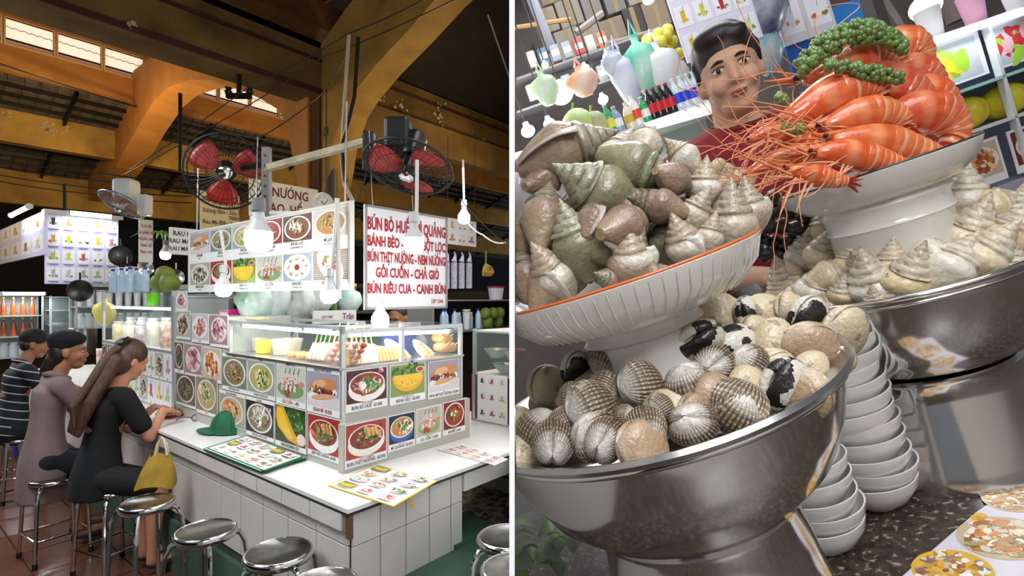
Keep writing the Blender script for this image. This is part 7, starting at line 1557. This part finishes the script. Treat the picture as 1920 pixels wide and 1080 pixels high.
# ---- stacks of small white bowls
def small_bowl(label, P, ang, group, inner=None):
    t = thing('white_bowl', label, 'bowl', RR @ T(P) @ RZ(ang) @ RX(R(2.0)), group)
    place('bowl_wall', SB, t); return t
mb = MB(); mb.lathe([(0, 0), (.022, 0), (.024, .003), (.036, .012), (.047, .030), (.0495, .042), (.0475, .042), (.044, .030), (.033, .014), (0, .006)], 36); SB = mb.mesh('bowl_wall', True, 50); SB.materials.append(mat('glazed_white', '#dcdad8', .15, coat=.5))
for si, (px, py, top, nm, sc_) in enumerate((((1590), 1062, 800, 'front', 1.28), (1695, 978, 742, 'rear', 1.32))):
    P = onr(px, py - 8, z=ZC); dy = .045 if si == 0 else .05; base = V3((P.x, P.y + dy, ZC)); 
    n_ = 13 if si == 0 else 12
    for k in range(n_):
        q = k / n_; o = small_bowl('small white bowl in the %s stack on the granite, %s from the bottom' % (nm, ORD[k]), base + V3((.004 * math.sin(k * 2.1), .004 * math.cos(k * 1.7), .0185 * k * sc_)), k * .7, 'stacked white bowls'); o.scale = (sc_, sc_, sc_)
# ---- printed menu sheet on the granite
A = [onr(px, py, z=ZC + .001) for px, py in ((1600, 1180), (1905, 1130), (2040, 880), (1830, 962))]
A = [onr(1690, 1085, z=ZC + .001), onr(1990, 1090, z=ZC + .001), onr(2000, 850, z=ZC + .001), onr(1832, 962, z=ZC + .001)]
o0 = A[0]; b_ = MB(); b_.v = [p - o0 + V3((0, 0, q)) for q in (0, .002) for p in A]; b_.f = [(3, 2, 1, 0), (4, 5, 6, 7), (0, 1, 5, 4), (1, 2, 6, 5), (2, 3, 7, 6), (3, 0, 4, 7)]; b_.c = [None] * 6
o = tag(b_.build('seafood_menu', mat('lilac_paper', '#dcd6e2', .3), None, M=RR @ T(o0)), 'printed menu sheet with seafood dishes at the lower right corner', 'menu')
def menu_disc(cx, cy, rx, cols, bg, seed, n_=70, rs=.14):
    C = onr(cx, cy, z=ZC + .001) - o0; p = Pic(seed); p.z = 0
    if bg: p.el(0, 0, rx, rx, bg, 30)
    p.scatter(0, 0, rx * .82, rx * .82, cols, n_, rx * rs, 1.4)
    for i, q in enumerate(p.v): p.v[i] = C + V3((q.x, q.y, .0024 + q.z * .2))
    p.build('picture', M_PRINT, o)
menu_disc(1785, 1072, .044, ['#c8963c', '#e6dcd8', '#8d7a86', '#d9a84a', '#a8684a', '#efe9e4'], '#e0b43c', 61, 130, .09)
menu_disc(1880, 1010, .05, ['#c98a5a', '#a8a070', '#e6d9c4', '#b8703c', '#d9b27a', '#f0e8dc', '#d98a4a', '#efe2cc'], '#c9b694', 62, 220, .09)
menu_disc(1905, 935, .04, ['#d9a05a', '#b8a870', '#e6d9c4', '#c8803c', '#f0e8dc'], '#cdb48a', 63, 160, .09)
menu_disc(1838, 972, .012, ['#e0a030', '#f0c04a'], None, 64, 16, .3)

# ---- dark bowl of black snails behind
C = onr(1480, 450, y=1.12); t = thing('snail_tray', 'shallow steel tray of black snails behind the feelers', 'tray', RR @ T((C.x, 1.15, -.26)))
mb = MB(); mb.lathe([(0, -.02), (.13, -.02), (.17, .03), (.175, .03), (.135, -.026), (0, -.026)], 40); mb.build('dish', M_INOXD, t, True)
mb = MB(); mb.lathe([(.13, -.3), (.11, -.15), (.12, -.03), (.09, -.026)], 32); mb.build('pedestal', M_INOXD, t, True)
sn = MB(); rows = []
for i in range(15):
    s_ = i / 14; rows.append([(.5 * math.sin(math.pi * s_ ** .8) ** .8 * (1 + .12 * math.sin(8 * s_ * 3 + f)) * math.cos(f), .5 * math.sin(math.pi * s_ ** .8) ** .8 * (1 + .12 * math.sin(8 * s_ * 3 + f)) * math.sin(f), .6 - 1.15 * s_) for f in (2 * math.pi * j / 14 for j in range(14))])
sn.grid(rows, wu=True); me_s = sn.mesh('snail_shell', True, 60); me_s.materials.append(mat('black_snail', '#22201f', .3, coat=.3, col2='#3c3a36', scale=20))
rg = random.Random(8); k = 0
for (px, py) in ((1430, 400), (1455, 395), (1480, 400), (1505, 405), (1440, 425), (1465, 425), (1490, 430), (1515, 430), (1428, 450), (1450, 455), (1478, 455), (1500, 458), (1435, 478), (1462, 480), (1490, 482), (1425, 380), (1450, 372), (1520, 455), (1412, 430), (1415, 470)):
    P = onr(px, py, y=1.06 + rg.uniform(-.02, .04)); tag(place('snail_shell', me_s, None, RR @ aim(P, (rg.uniform(-1, 1), rg.uniform(-1, .3), rg.uniform(0, 1))) @ SCL(.032)), 'black snail in the dark heap left of the prawn plate', 'shell', 'black snails'); k += 1
for k, (px, py, r_) in enumerate(((1345, 318, .022), (1365, 325, .02), (1385, 330, .022), (1355, 340, .02), (1400, 335, .02))):
    P = onr(px, py, y=1.1); put_bivalve('clam', k, 'small clam seen in the gap behind the conch plate, %s from the left' % ORD[k], P, .045, 40 * k, .3, .3, 'small clams behind')
# ---- bag of greens at the lower left
PB = onr(1035, 1075, z=ZC + .03); t = thing('plastic_bag', 'clear plastic bag of green leaves at the bottom left below the bowl', 'bag', RR @ T((PB.x, PB.y, ZC)))
M_FILM = mat('clear_film', '#cfd4dc', .12, alpha=.28, coat=.6); rg = random.Random(3); rows = []
for i in range(10):
    q = i / 9; rows.append([((.13 - .06 * q) * math.cos(a) * (1 + .16 * math.sin(4 * a + 2 * i)), (.1 - .05 * q) * math.sin(a) * (1 + .1 * math.sin(3 * a + i)), .17 * q) for a in (2 * math.pi * k / 24 for k in range(24))])
mb = MB(); mb.grid(rows, wu=True); mb.build('film', M_FILM, t, True, 70)
for k in range(18):
    a = rg.uniform(0, 6.28); q = rg.uniform(.01, .08); z = rg.uniform(.01, .11); mb = MB(); b0 = rg.uniform(0, 6.28); g = []
    for i in range(6):
        s_ = i / 5; w_ = .02 * math.sin(math.pi * (.05 + .92 * s_)); c = V3((q * math.cos(a) + .05 * s_ * math.cos(b0), q * math.sin(a) * .7 + .05 * s_ * math.sin(b0), z + .02 * math.sin(math.pi * s_))); n = V3((-math.sin(b0), math.cos(b0), .3)); g.append([c - n * w_, c + V3((0, 0, .004)), c + n * w_])
    mb.grid(g); mb.build('leaf', mat('leaf_green', '#3f5a26', .4, col2='#6a8a34', scale=25), t, True)
clip(t, XR, 1)
# ================================================================ BEHIND THE SEAFOOD STAND
def fr(px, py, y, a=0.0): return RR @ axes(onr(px, py, y=y), (math.cos(a), math.sin(a), 0), (0, 0, 1), (math.sin(a), -math.cos(a), 0))
def rp(px, py, y): return onr(px, py, y=y)
# shell of the room
mb = MB(); mb.box(-2.5, 6, 4.6, 4.7, -1.6, 3.5); o = struct('wall_back', mb, mat('taupe_wall', '#8a807c', .8, col2='#5d5658', scale=1.2), RR, label='taupe back wall of the seafood hall'); clip(o, XR, 1)
mb = MB(); mb.box(-2.5, 6, .2, 4.7, -1.5, -1.4); o = struct('floor_hall', mb, mat('grey_floor', '#8d8684', .4, col2='#74706f', scale=3), RR, label='grey floor of the seafood hall'); clip(o, XR, 1)
mb = MB(); mb.box(-2.5, 6, 1.0, 4.7, 2.6, 2.7); o = struct('ceiling_hall', mb, mat('dim_ceiling', '#3a3433', .8), RR, label='dim ceiling of the seafood hall'); clip(o, XR, 1)
lamp_light('AREA', 30, LR, None, RR @ T((1.6, 3.0, 2.3)), 1.6)
lamp_light('AREA', 7, (1, .96, .9), None, RR @ T((.6, 2.6, 1.6)) @ RX(R(-20)), .8)
# ---- the vendor
HCp = rp(1368, 138, 1.5)
NK = .045
t = thing('person', 'young man in a dark red shirt standing behind the prawn plate', 'person', RR @ T((HCp.x, HCp.y, HCp.z)))
hz, HM = head_prims(V3((0, 0, 0)), math.pi - R(22), R(-6), 1.06)
def lift(prs, dz):
    out = []
    for p in prs:
        if p[0] == 'c': out.append(('c', p[1] + V3((0, 0, dz)), p[2], p[3] + V3((0, 0, dz)), p[4]))
        elif p[0] == 'l': out.append(('l', [(c + V3((0, 0, dz)), a, b_) for c, a, b_ in p[1]]))
        else: out.append((p[0], p[1] + V3((0, 0, dz))) + p[2:])
    return out
bp = hz + [('c', V3((0, .02, -.06)), .058, V3((.0, .05, -.2)), .062), ('l', [(V3((0, .06, -.85)), .17, .11), (V3((0, .06, -.6)), .16, .11), (V3((0, .06, -.36)), .18, .12), (V3((0, .05, -.25)), .13, .09), (V3((0, .05, -.19)), .07, .065)])]
for sx in (-1, 1):
    s_, e, w_ = V3((sx * .2, .06, -.29)), V3((sx * .27, .04, -.56)), V3((sx * .16, -.18, -.6))
    bp += [('c', V3((sx * .1, .05, -.25)), .07, s_, .06), ('c', s_, .055, e, .042), ('c', e, .042, w_, .03), ('c', V3((sx * .09, .06, -.85)), .09, V3((sx * .1, .06, -1.25)), .06), ('c', V3((sx * .1, .06, -1.25)), .06, V3((sx * .1, .06, -1.62)), .04)] + hand_prims(w_, (-sx * .3, -1, -.1), 1.0, sx)
fuse('body', t, mat('skin_vendor', '#d8ae94', .55, col2='#cb9c80', scale=4, sss=.05), hz + lift(bp[len(hz):], .055), .006, 7)
q3 = HM.to_3x3()
hr = [('e', HM @ V3((0, -.018, .055)), (.087, .104, .092), q3), ('e', HM @ V3((0, -.05, .02)), (.087, .075, .09), q3), ('e', HM @ V3((.012, .048, .098)), (.062, .042, .034), q3), ('e', HM @ V3((-.03, .05, .088)), (.04, .036, .028), q3)]
for sx in (-1, 1): hr.append(('c', HM @ V3((sx * .078, .01, .05)), .014, HM @ V3((sx * .08, .005, .0)), .008))
fuse('hair', t, M_HAIR, hr, .006, 8); face_parts(t, HM, 1.06)
fuse('shirt', t, mat('red_shirt', '#8a1822', .8, col2='#74121b', scale=6, bump=.2, bscale=14), lift([('l', [(V3((0, .06, -.88)), .2, .14), (V3((0, .06, -.6)), .185, .135), (V3((0, .06, -.38)), .2, .135), (V3((0, .055, -.27)), .15, .105), (V3((0, .05, -.205)), .085, .08)]), ('c', V3((-.09, .05, -.27)), .095, V3((-.2, .06, -.29)), .088), ('c', V3((.09, .05, -.27)), .095, V3((.2, .06, -.29)), .088), ('c', V3((-.2, .06, -.29)), .086, V3((-.255, .05, -.48)), .078), ('c', V3((.2, .06, -.29)), .086, V3((.255, .05, -.48)), .078)], .055), .009, 4)
mb = MB(); mb.tube([V3((.082 * math.cos(a), .045 + .075 * math.sin(a), -.135 - .02 * math.cos(a + 1.57))) for a in [2 * math.pi * k / 24 for k in range(25)]], .009, 6, False); mb.build('collar', mat('red_collar', '#6a0f18', .8), t, True)
fuse('trousers', t, M_NAVY, [('c', V3((-.09, .06, -.88)), .11, V3((-.1, .06, -1.6)), .07), ('c', V3((.09, .06, -.88)), .11, V3((.1, .06, -1.6)), .07)], .012, 3)
# ---- drinks shelf with a bright tube
YS = 2.25
A, B = rp(1207, 240, YS), rp(1352, 200, YS)
def rtube(label, A, B, r, power):
    t = thing('fluorescent_tube', label, 'light', RR @ T(A), 'fluorescent tubes of the seafood hall'); d = B - A
    mb = MB(); mb.tube([d * .02, d * .98], r, 10); mb.build('tube', glow('tube_bright', '#f6fbff', 3.5), t, True)
    for q in (0, .98): mb = MB(); mb.tube([d * q, d * (q + .02)], r * 1.3, 10); mb.build('end_cap', M_ALU, t, True)
    x = d.normalized(); z = V3((0, 0, 1)); y = z.cross(x).normalized(); z = x.cross(y)
    if power: lamp_light('AREA', power, LR, t, axes(d / 2 - z * .03, x, y, z), d.length * .9, .03)
    return t
rtube('bright tube under the shelf of drink bottles behind the conchs', A, B, .018, 6)
E0 = rp(960, 296, YS); E1 = rp(1010, 282, YS); o = rtube('short bright tube at the far left edge behind the conchs', V3((E0.x + .012, YS, E0.z)), E1, .016, 2)
zs_ = (A.z + B.z) / 2 + .03
t = thing('drinks_shelf', 'white shelf carrying bottles and fruit behind the conch plate', 'shelf', RR @ T((rp(970, 290, YS).x, YS, zs_)))
Wd = B.x - rp(970, 290, YS).x + .1
mb = MB(); mb.box(0, Wd, 0, .4, -.012, 0); mb.build('board', mat('shelf_white', '#d6d8d8', .4), t); mb = MB(); mb.box(0, Wd, .0, .38, -.42, -.40); mb.build('lower_board', MATS['shelf_white'], t)
mb = MB(); mb.box(0, Wd, .4, .41, -.8, .0); mb.build('back_panel', mat('shelf_back_w', '#a9aeac', .5), t); clip(t, XR, 1)
def lab_bottle(label, P, h, r, body, band, cap_c, group):
    t = thing('drink_bottle', label, 'bottle', RR @ T(P), group)
    mb = MB(); mb.lathe([(0, 0), (r * .9, 0), (r, .01), (r, h * .62), (r * .8, h * .74), (r * .36, h * .88), (r * .36, h * .95), (0, h * .95)], 14); mb.build('bottle_body', mat('bt_' + body, body, .15, coat=.5), t, True)
    mb = MB(); mb.lathe([(r * 1.02, h * .28), (r * 1.02, h * .55)], 14); mb.build('label_band', mat('bt_' + band, band, .4), t, True)
    mb = MB(); mb.lathe([(0, h * .95), (r * .42, h * .95), (r * .42, h), (0, h)], 10); mb.build('cap', mat('bt_' + cap_c, cap_c, .4), t, True)
def shelfpt(px, dy=.1): P = rp(px, 240 - (px - 1207) * .276, YS + dy); return V3((P.x, YS + dy, zs_))
for k in range(5): lab_bottle('clear water bottle with blue band behind the vendor\'s cheek, %s from the left' % ORD[k], shelfpt(1282 + k * 13), .16, .024, '#c9d6e2', '#2340c8', '#e8ecef', 'water bottles on the white shelf')
for k in range(4): lab_bottle('dark cola bottle with red band on the white shelf, %s from the left' % ORD[k], shelfpt(1232 + k * 12), .15, .022, '#1c1212', '#c21f26', '#c21f26', 'cola bottles on the white shelf')
for k, (px, b1, b2, nm) in enumerate(((1218, '#2f9a5a', '#e6e6e0', 'green'), (1202, '#e6e2dc', '#d8482a', 'white can-like'), (1188, '#d9d2b8', '#c9a83a', 'cream'), (1152, '#3aa06a', '#d9d94a', 'mint green'), (1166, '#8a9ab8', '#e6e6ea', 'pale blue'))): lab_bottle('%s bottle on the white shelf among the drinks' % nm, shelfpt(px), .13 + .02 * (k % 2), .022, b1, b2, '#d9d9d6', 'mixed bottles on the white shelf')
for k, (px, r_, c, lb) in enumerate(((1096, .075, '#7da45a', 'pale green melon on the white shelf'), (1062, .04, '#d9d24a', 'yellow mango on the white shelf'), (1046, .035, '#c9cc3a', 'small yellow mango at the left of the white shelf'), (1125, .06, '#3f5a3a', 'dark green watermelon behind the melon'), (1022, .04, '#e08a3a', 'orange fruit at the far left of the white shelf'))):
    P = shelfpt(px, .12); t = thing('fruit', lb, 'fruit', RR @ T((P.x, P.y, zs_)), 'fruit on the white shelf'); mb = MB(); mb.lathe([(r_ * math.sin(a) ** .9 if a > 0 else 0, r_ * 1.2 - r_ * 1.2 * math.cos(a)) for a in [math.pi * j / 12 for j in range(13)]], 18); mb.build('flesh', mat('fr_' + c, c, .35, col2='#e6e6a0', scale=6), t, True); mb = MB(); mb.tube([(0, 0, r_ * 2.36), (.01, 0, r_ * 2.36 + .03)], .006, 6); mb.build('stem', M_STEMG, t)
for k, (px, py) in enumerate(((1250, 265), (1278, 272))):
    P = rp(px, py, YS + .05); mb = MB(); mb.lathe([(0, 0), (.05, 0), (.08, .07), (.075, .07), (.045, .008)], 20); tag(mb.build('green_basin', mat('lime_basin', '#5ec832', .35), None, True, M=RR @ T((P.x, YS + .1, zs_ - .4))), 'lime green plastic basin on the lower shelf, %s one' % ('left', 'right')[k], 'basin', 'lime basins')
# ---- hanging bags
for k, (px, py, w_, h, c, lb) in enumerate(((1205, 122, .075, .28, '#4fb89a', 'teal plastic bag hanging left of the vendor'), (1240, 128, .09, .24, '#c9d2d2', 'white plastic bag hanging left of the vendor'), (1172, 145, .06, .26, '#b0b4d2', 'lilac plastic bag hanging over the white shelf'), (1270, 135, .05, .14, '#c6bfa0', 'beige bag by the vendor\'s ear'), (1092, 152, .07, .14, '#d98a5a', 'orange net bag hanging over the fruit'), (1150, 120, .05, .14, '#8a94a8', 'grey blue bag hanging over the fruit'), (1022, 165, .06, .16, '#9ab88a', 'pale green bag at the far left'), (1432, 92, .08, .24, '#3f8fa8', 'blue plastic bag right of the vendor'), (1415, 20, .14, .3, '#24246a', 'dark blue cloth bag above the vendor'))):
    P = rp(px, py, 2.45); t = thing('plastic_bag', lb, 'bag', RR @ T(P), 'bags hanging behind the seafood'); bag(t, mat('rb_' + c, c, .35, coat=.2, col2='#e6ecec', scale=5, sharp=(.45, .8)), w_, h, k)
P = rp(1240, 75, 2.5); t = thing('fruit_net', 'net of yellow and orange fruit hanging above the bags', 'fruit', RR @ T(P)); rg = random.Random(2)
for k in range(14): mb = MB(); mb.ell((rg.uniform(-.06, .06), rg.uniform(-.04, .04), rg.uniform(-.12, .08)), .03, 10, 8); mb.build('piece', mat('fr_o%d' % (k % 3), ['#e07a3a', '#d9cf4a', '#c8b83a'][k % 3], .4), t, True)
# ---- bulbs
for k, (px, py, r_, c, pw) in enumerate(((1054, 178, .055, '#f6fbff', 4), (990, 246, .035, '#fff6e0', 2), (1141, 106, .03, '#ffe9c0', 1), (1131, 187, .026, '#fff2d8', 1), (1097, 128, .022, '#ffe9c8', 1), (1216, -2, .03, '#f6fbff', 2), (1022, 122, .018, '#ffd890', .5), (1458, 88, .024, '#ffffff', 1), (1030, 232, .03, '#fff6e0', 1), (1735, 14, .07, '#ffffff', 3))):
    P = rp(px, py, 2.7); t = thing('hall_bulb', 'glowing bulb behind the seafood stand, %s' % ['large one over the fruit shelf', 'one at the far left edge', 'warm one above the fruit', 'one beside the melon', 'small warm one at upper left', 'one at the top beside the drinks poster', 'tiny amber one at upper left', 'one right of the vendor\'s head', 'oval one above the oranges', 'large white one at the upper right'][k], 'light', RR @ T(P), 'bulbs of the seafood hall')
    mb = MB(); mb.ell((0, 0, 0), (r_, r_, r_ * .85), 16, 10); mb.build('globe', glow('rb_%s' % c, c, 7.0), t, True); mb = MB(); mb.lathe([(r_ * .5, r_ * .7), (r_ * .4, r_ * 1.3), (0, r_ * 1.35)], 10); mb.build('socket', M_SOCK, t, True); mb = MB(); mb.tube([(0, 0, r_ * 1.3), (0, 0, .6)], .004, 5); mb.build('cord', M_BLACK, t)
    if pw: lamp_light('POINT', pw, LR, t, T((0, -r_ * 1.5, 0)), r_)
# ---- posters
def rposter(label, px, py, y, W, Hh, kinds, nx, ny, bgc='#dcdaea', name='drinks_poster'):
    t = thing(name, label, 'poster', fr(px, py, y)); mb = MB(); mb.box(0, W, 0, Hh, -.01, 0); mb.build('sheet', mat('pb_' + bgc, bgc, .4), t)
    for k in range(nx * ny):
        i, j = k % nx, k // nx; p = Pic(400 + k + int(px)); cw, ch = W / nx, Hh / ny; dish(p, kinds[k % len(kinds)], i * cw + .1 * cw, j * ch + .2 * ch, cw * .8, ch * .75); p.build('picture', M_PRINT, t)
    return t
rposter('white poster of coloured drinks hanging behind the vendor\'s head', 1290, 118, 2.3, .34, .36, ['drink:#d9b02a:#d9b02a', 'drink:#cfc84a:#9ab03a', 'drink:#b8243a:#a01c28', 'drink:#d9d6a8:#b8b46a'], 4, 3)
rposter('white poster of drinks at the top behind the feelers', 1472, 88, 2.5, .26, .4, ['drink:#c9d6ea:#d98a5a', 'drink:#e6ecf2:#c86a4a', 'drink:#d9d6ea:#8a9ab8'], 2, 2, '#cfd0d6')
P = rp(1585, 30, 2.6); mb = MB(); mb.box(-.09, .09, 0, .01, -.06, .06); tag(mb.build('blue_card', mat('azure_card', '#2f86d8', .4), None, M=RR @ T(P)), 'bright blue card behind the peppercorns', 'card')
P = rp(1512, 108, 2.52); mb = MB(); mb.box(-.08, .08, 0, .01, -.08, .12); tag(mb.build('blue_card', mat('deep_blue_card', '#1f5aa8', .4), None, M=RR @ T(P)), 'deep blue card left of the peppercorn sprig', 'card')
# ---- lit juice stall at the right
YJ = 2.0
A, B = rp(1722, 86, YJ), rp(1935, 16, YJ)
rtube('bright tube along the juice stall at the upper right', A, B, .014, .6)
js = thing('juice_stall', 'lit juice stall front with shelves at the right', 'stall', RR @ T((A.x - .03, YJ + .03, (A.z + B.z) / 2)))
Wj = 1.1; zj = (A.z + B.z) / 2
mb = MB(); mb.box(0, Wj, .3, .32, -.62, .03); mb.build('back_panel', mat('lilac_panel', '#aeb0c8', .4), js)
for z, m in ((.02, MATS['shelf_white']), (-.2, mat('teal_glass_edge', '#9fd2cf', .2)), (-.36, MATS['shelf_white'])): mb = MB(); mb.box(0, Wj, 0, .3, z - .012, z); mb.build('shelf', m, js)
mb = MB(); mb.box(-.02, Wj, .0, .5, -1.0, -.60); mb.build('counter', mat('grey_lilac', '#a9a6b4', .5), js)
for x in (.0, .33, .66): mb = MB(); mb.box(x, x + .012, 0, .03, -.6, .02); mb.build('divider', MATS['shelf_white'], js)
mb = MB(); mb.box(-.06, -.02, .0, .06, -1.0, .5); mb.build('post', mat('dark_post', '#4a4444', .6), js)
def jp(x, y, z): return RR @ axes(js_o + V3((x, y, z)), (1, 0, 0), (0, 0, 1), (0, -1, 0))
js_o = V3((A.x - .03, YJ + .03, zj))
FRU = [('yellow mango smoothie card in the juice stall', .03, 'drink:#d9d22a:#e6a83a'), ('lilac strawberry card in the juice stall', .36, 'drink:#e6b8c0:#c8343a'), ('pale lime card in the juice stall', .69, 'drink:#cfe06a:#8ab83a')]
for lb, x, kd in FRU:
    t = thing('fruit_card', lb, 'poster', jp(x, .035, -.175), 'fruit cards in the juice stall'); mb = MB(); mb.box(0, .29, 0, .18, -.004, 0); mb.build('sheet', mat('pb_#dcdaea', '#dcdaea', .4), t); p = Pic(len(lb)); p.rect(.01, .01, .27, .16, '#b4bcc2'); p.scatter(.12, .08, .1, .05, [kd.split(':')[1], kd.split(':')[2], '#9ac83a'], 26, .022, 1.6); p.build('picture', M_PRINT, t)
for k in range(6):
    c = ['#d9a83a', '#d9c22a', '#e0d23a', '#cfa03a', '#d8cf3a', '#c9b02a'][k]; P = js_o + V3((.07 + .165 * k, .1, -.36)); t = thing('yellow_fruit', 'ribbed yellow fruit on the juice stall shelf, %s from the left' % ORD[k], 'fruit', RR @ T(P), 'yellow fruit on the juice stall')
    rows = []
    for i in range(11): a = math.pi * i / 10; rows.append([(.078 * max(.03, math.sin(a)) * (1 + .06 * math.cos(8 * f)) * math.cos(f), .078 * max(.03, math.sin(a)) * (1 + .06 * math.cos(8 * f)) * math.sin(f), .066 - .066 * math.cos(a)) for f in (2 * math.pi * j / 32 for j in range(32))])
    mb = MB(); mb.grid(rows, wu=True); mb.build('flesh', mat('yf_' + c, c, .35), t, True, None); mb = MB(); mb.tube([(0, 0, .13), (.006, 0, .15)], .008, 6); mb.build('stem', mat('stem_brown', '#6a5a34', .6), t)
for k, (x, kd) in enumerate(((.06, 'fried'), (.3, 'red'), (.5, 'squid'), (.75, 'rose'))):
    t = thing('dish_card', 'food picture card under the juice stall shelf, %s from the left' % ORD[k], 'poster', jp(x, .02, -.58), 'dish cards on the juice stall'); mb = MB(); mb.box(0, .2, 0, .17, -.004, 0); mb.build('sheet', M_PAPER, t); p = Pic(500 + k); dish(p, kd, .01, .03, .18, .13); p.build('picture', M_PRINT, t)
for k, (px, py, c, lb) in enumerate(((1745, 48, '#f0f0f2', 'tall white paper cup on the juice stall'), (1827, 28, '#e6a8c8', 'pink paper cup on the juice stall'), (1905, 2, '#e6e6ea', 'white cup at the top right corner'))):
    P = rp(px, py, YJ + .1); mb = MB(); mb.lathe([(0, 0), (.032, 0), (.045, .12), (.042, .12), (.03, .006)], 20); tag(mb.build('paper_cup', mat('cup_' + c, c, .4), None, True, M=RR @ T((P.x, P.y, zj + .02))), lb, 'cup', 'paper cups on the juice stall')
# ---- metal shelving and beams at the upper left
for k, (x0, y0, x1, y1, w_, c, lb) in enumerate(((990, -20, 1035, 95, .03, '#8d909e', 'slanting grey post at the upper left'), (965, 52, 1070, 36, .012, '#b88a5a', 'rail coloured as a warm light strip at the upper left'), (1080, 62, 1130, 25, .02, '#9a8a86', 'short grey bar in the upper middle'), (1110, 92, 1260, 52, .02, '#8a7c74', 'long taupe rail above the bags'), (1650, -10, 1705, 75, .03, '#5a5250', 'dark post behind the peppercorns'), (1780, -10, 1795, 40, .05, '#6a5c58', 'brown post above the juice stall'))):  # the warm rail carries its light only as tan colour
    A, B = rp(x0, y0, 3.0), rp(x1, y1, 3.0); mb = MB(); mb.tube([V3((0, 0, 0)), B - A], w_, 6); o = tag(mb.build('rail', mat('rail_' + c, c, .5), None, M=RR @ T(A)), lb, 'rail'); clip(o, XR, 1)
rg = random.Random(9)
for k in range(16):                                           # packets on a rack at the far left
    px, py = 975 + (k % 8) * 22, 118 + (k // 8) * 62 - (k % 8) * 6; P = rp(px, py, 2.9); c = ['#b8484a', '#d98a3a', '#8a8f96', '#c9b04a', '#4a6a8a', '#a8a49c', '#6a8a5a', '#c86a4a'][rg.randrange(8)]
    if (RR @ P).x < .07: continue
    t = thing('snack_packet', 'small snack packet on the rack at the upper left, %s row, %s' % (('upper', 'lower')[k // 8], ORD[k % 8]), 'packet', RR @ T(P), 'snack packets on the rack'); mb = MB(); mb.box(-.025, .025, -.012, .012, -.045, .045, .008); mb.build('packet_body', mat('sp_' + c, c, .35), t, True); mb = MB(); mb.box(-.02, .02, -.0135, -.0125, -.015, .015); mb.build('label_band', M_PAPER, t)
for z0_ in (118, 180):
    A, B = rp(965, z0_ + 24, 2.9), rp(1190, z0_ - 38, 2.9); A.z = B.z = (A.z + B.z) / 2; mb = MB(); mb.box(0, B.x - A.x, -.03, .1, -.012, 0); o = tag(mb.build('rack_shelf', mat('rack_grey', '#77747a', .5), None, M=RR @ T(A)), 'thin grey rack shelf at the upper left, %s one' % ('upper' if z0_ == 118 else 'lower'), 'shelf'); clip(o, XR, 1)
rg = random.Random(21)
for k in range(24):                                           # cartons piled along the back wall
    i, j = k % 8, k // 8; px, py = 985 + i * 40, 120 - j * 58 - i * 14; P = rp(px, py, 3.6); c = ['#7a6a5c', '#8d8a8c', '#5d5a62', '#a08c78', '#6a6670', '#9a9496', '#54484a', '#b0a698'][rg.randrange(8)]
    if (RR @ P).x < .16: continue
    t = thing('carton', 'dull carton piled at the back wall, %s row from the bottom, %s from the left' % (ORD[j], ORD[i]), 'carton', RR @ T(P), 'cartons at the back wall'); w_ = rg.uniform(.06, .085); h_ = rg.uniform(.07, .1)
    mb = MB(); mb.box(-w_, w_, -.08, .08, -h_, h_, .006); mb.build('carton_body', mat('ct_' + c, c, .6), t); mb = MB(); mb.box(-.015, .015, -.082, -.0802, -h_ * .98, h_ * .98); mb.build('tape', mat('tape_tan', '#b09a74', .4), t)
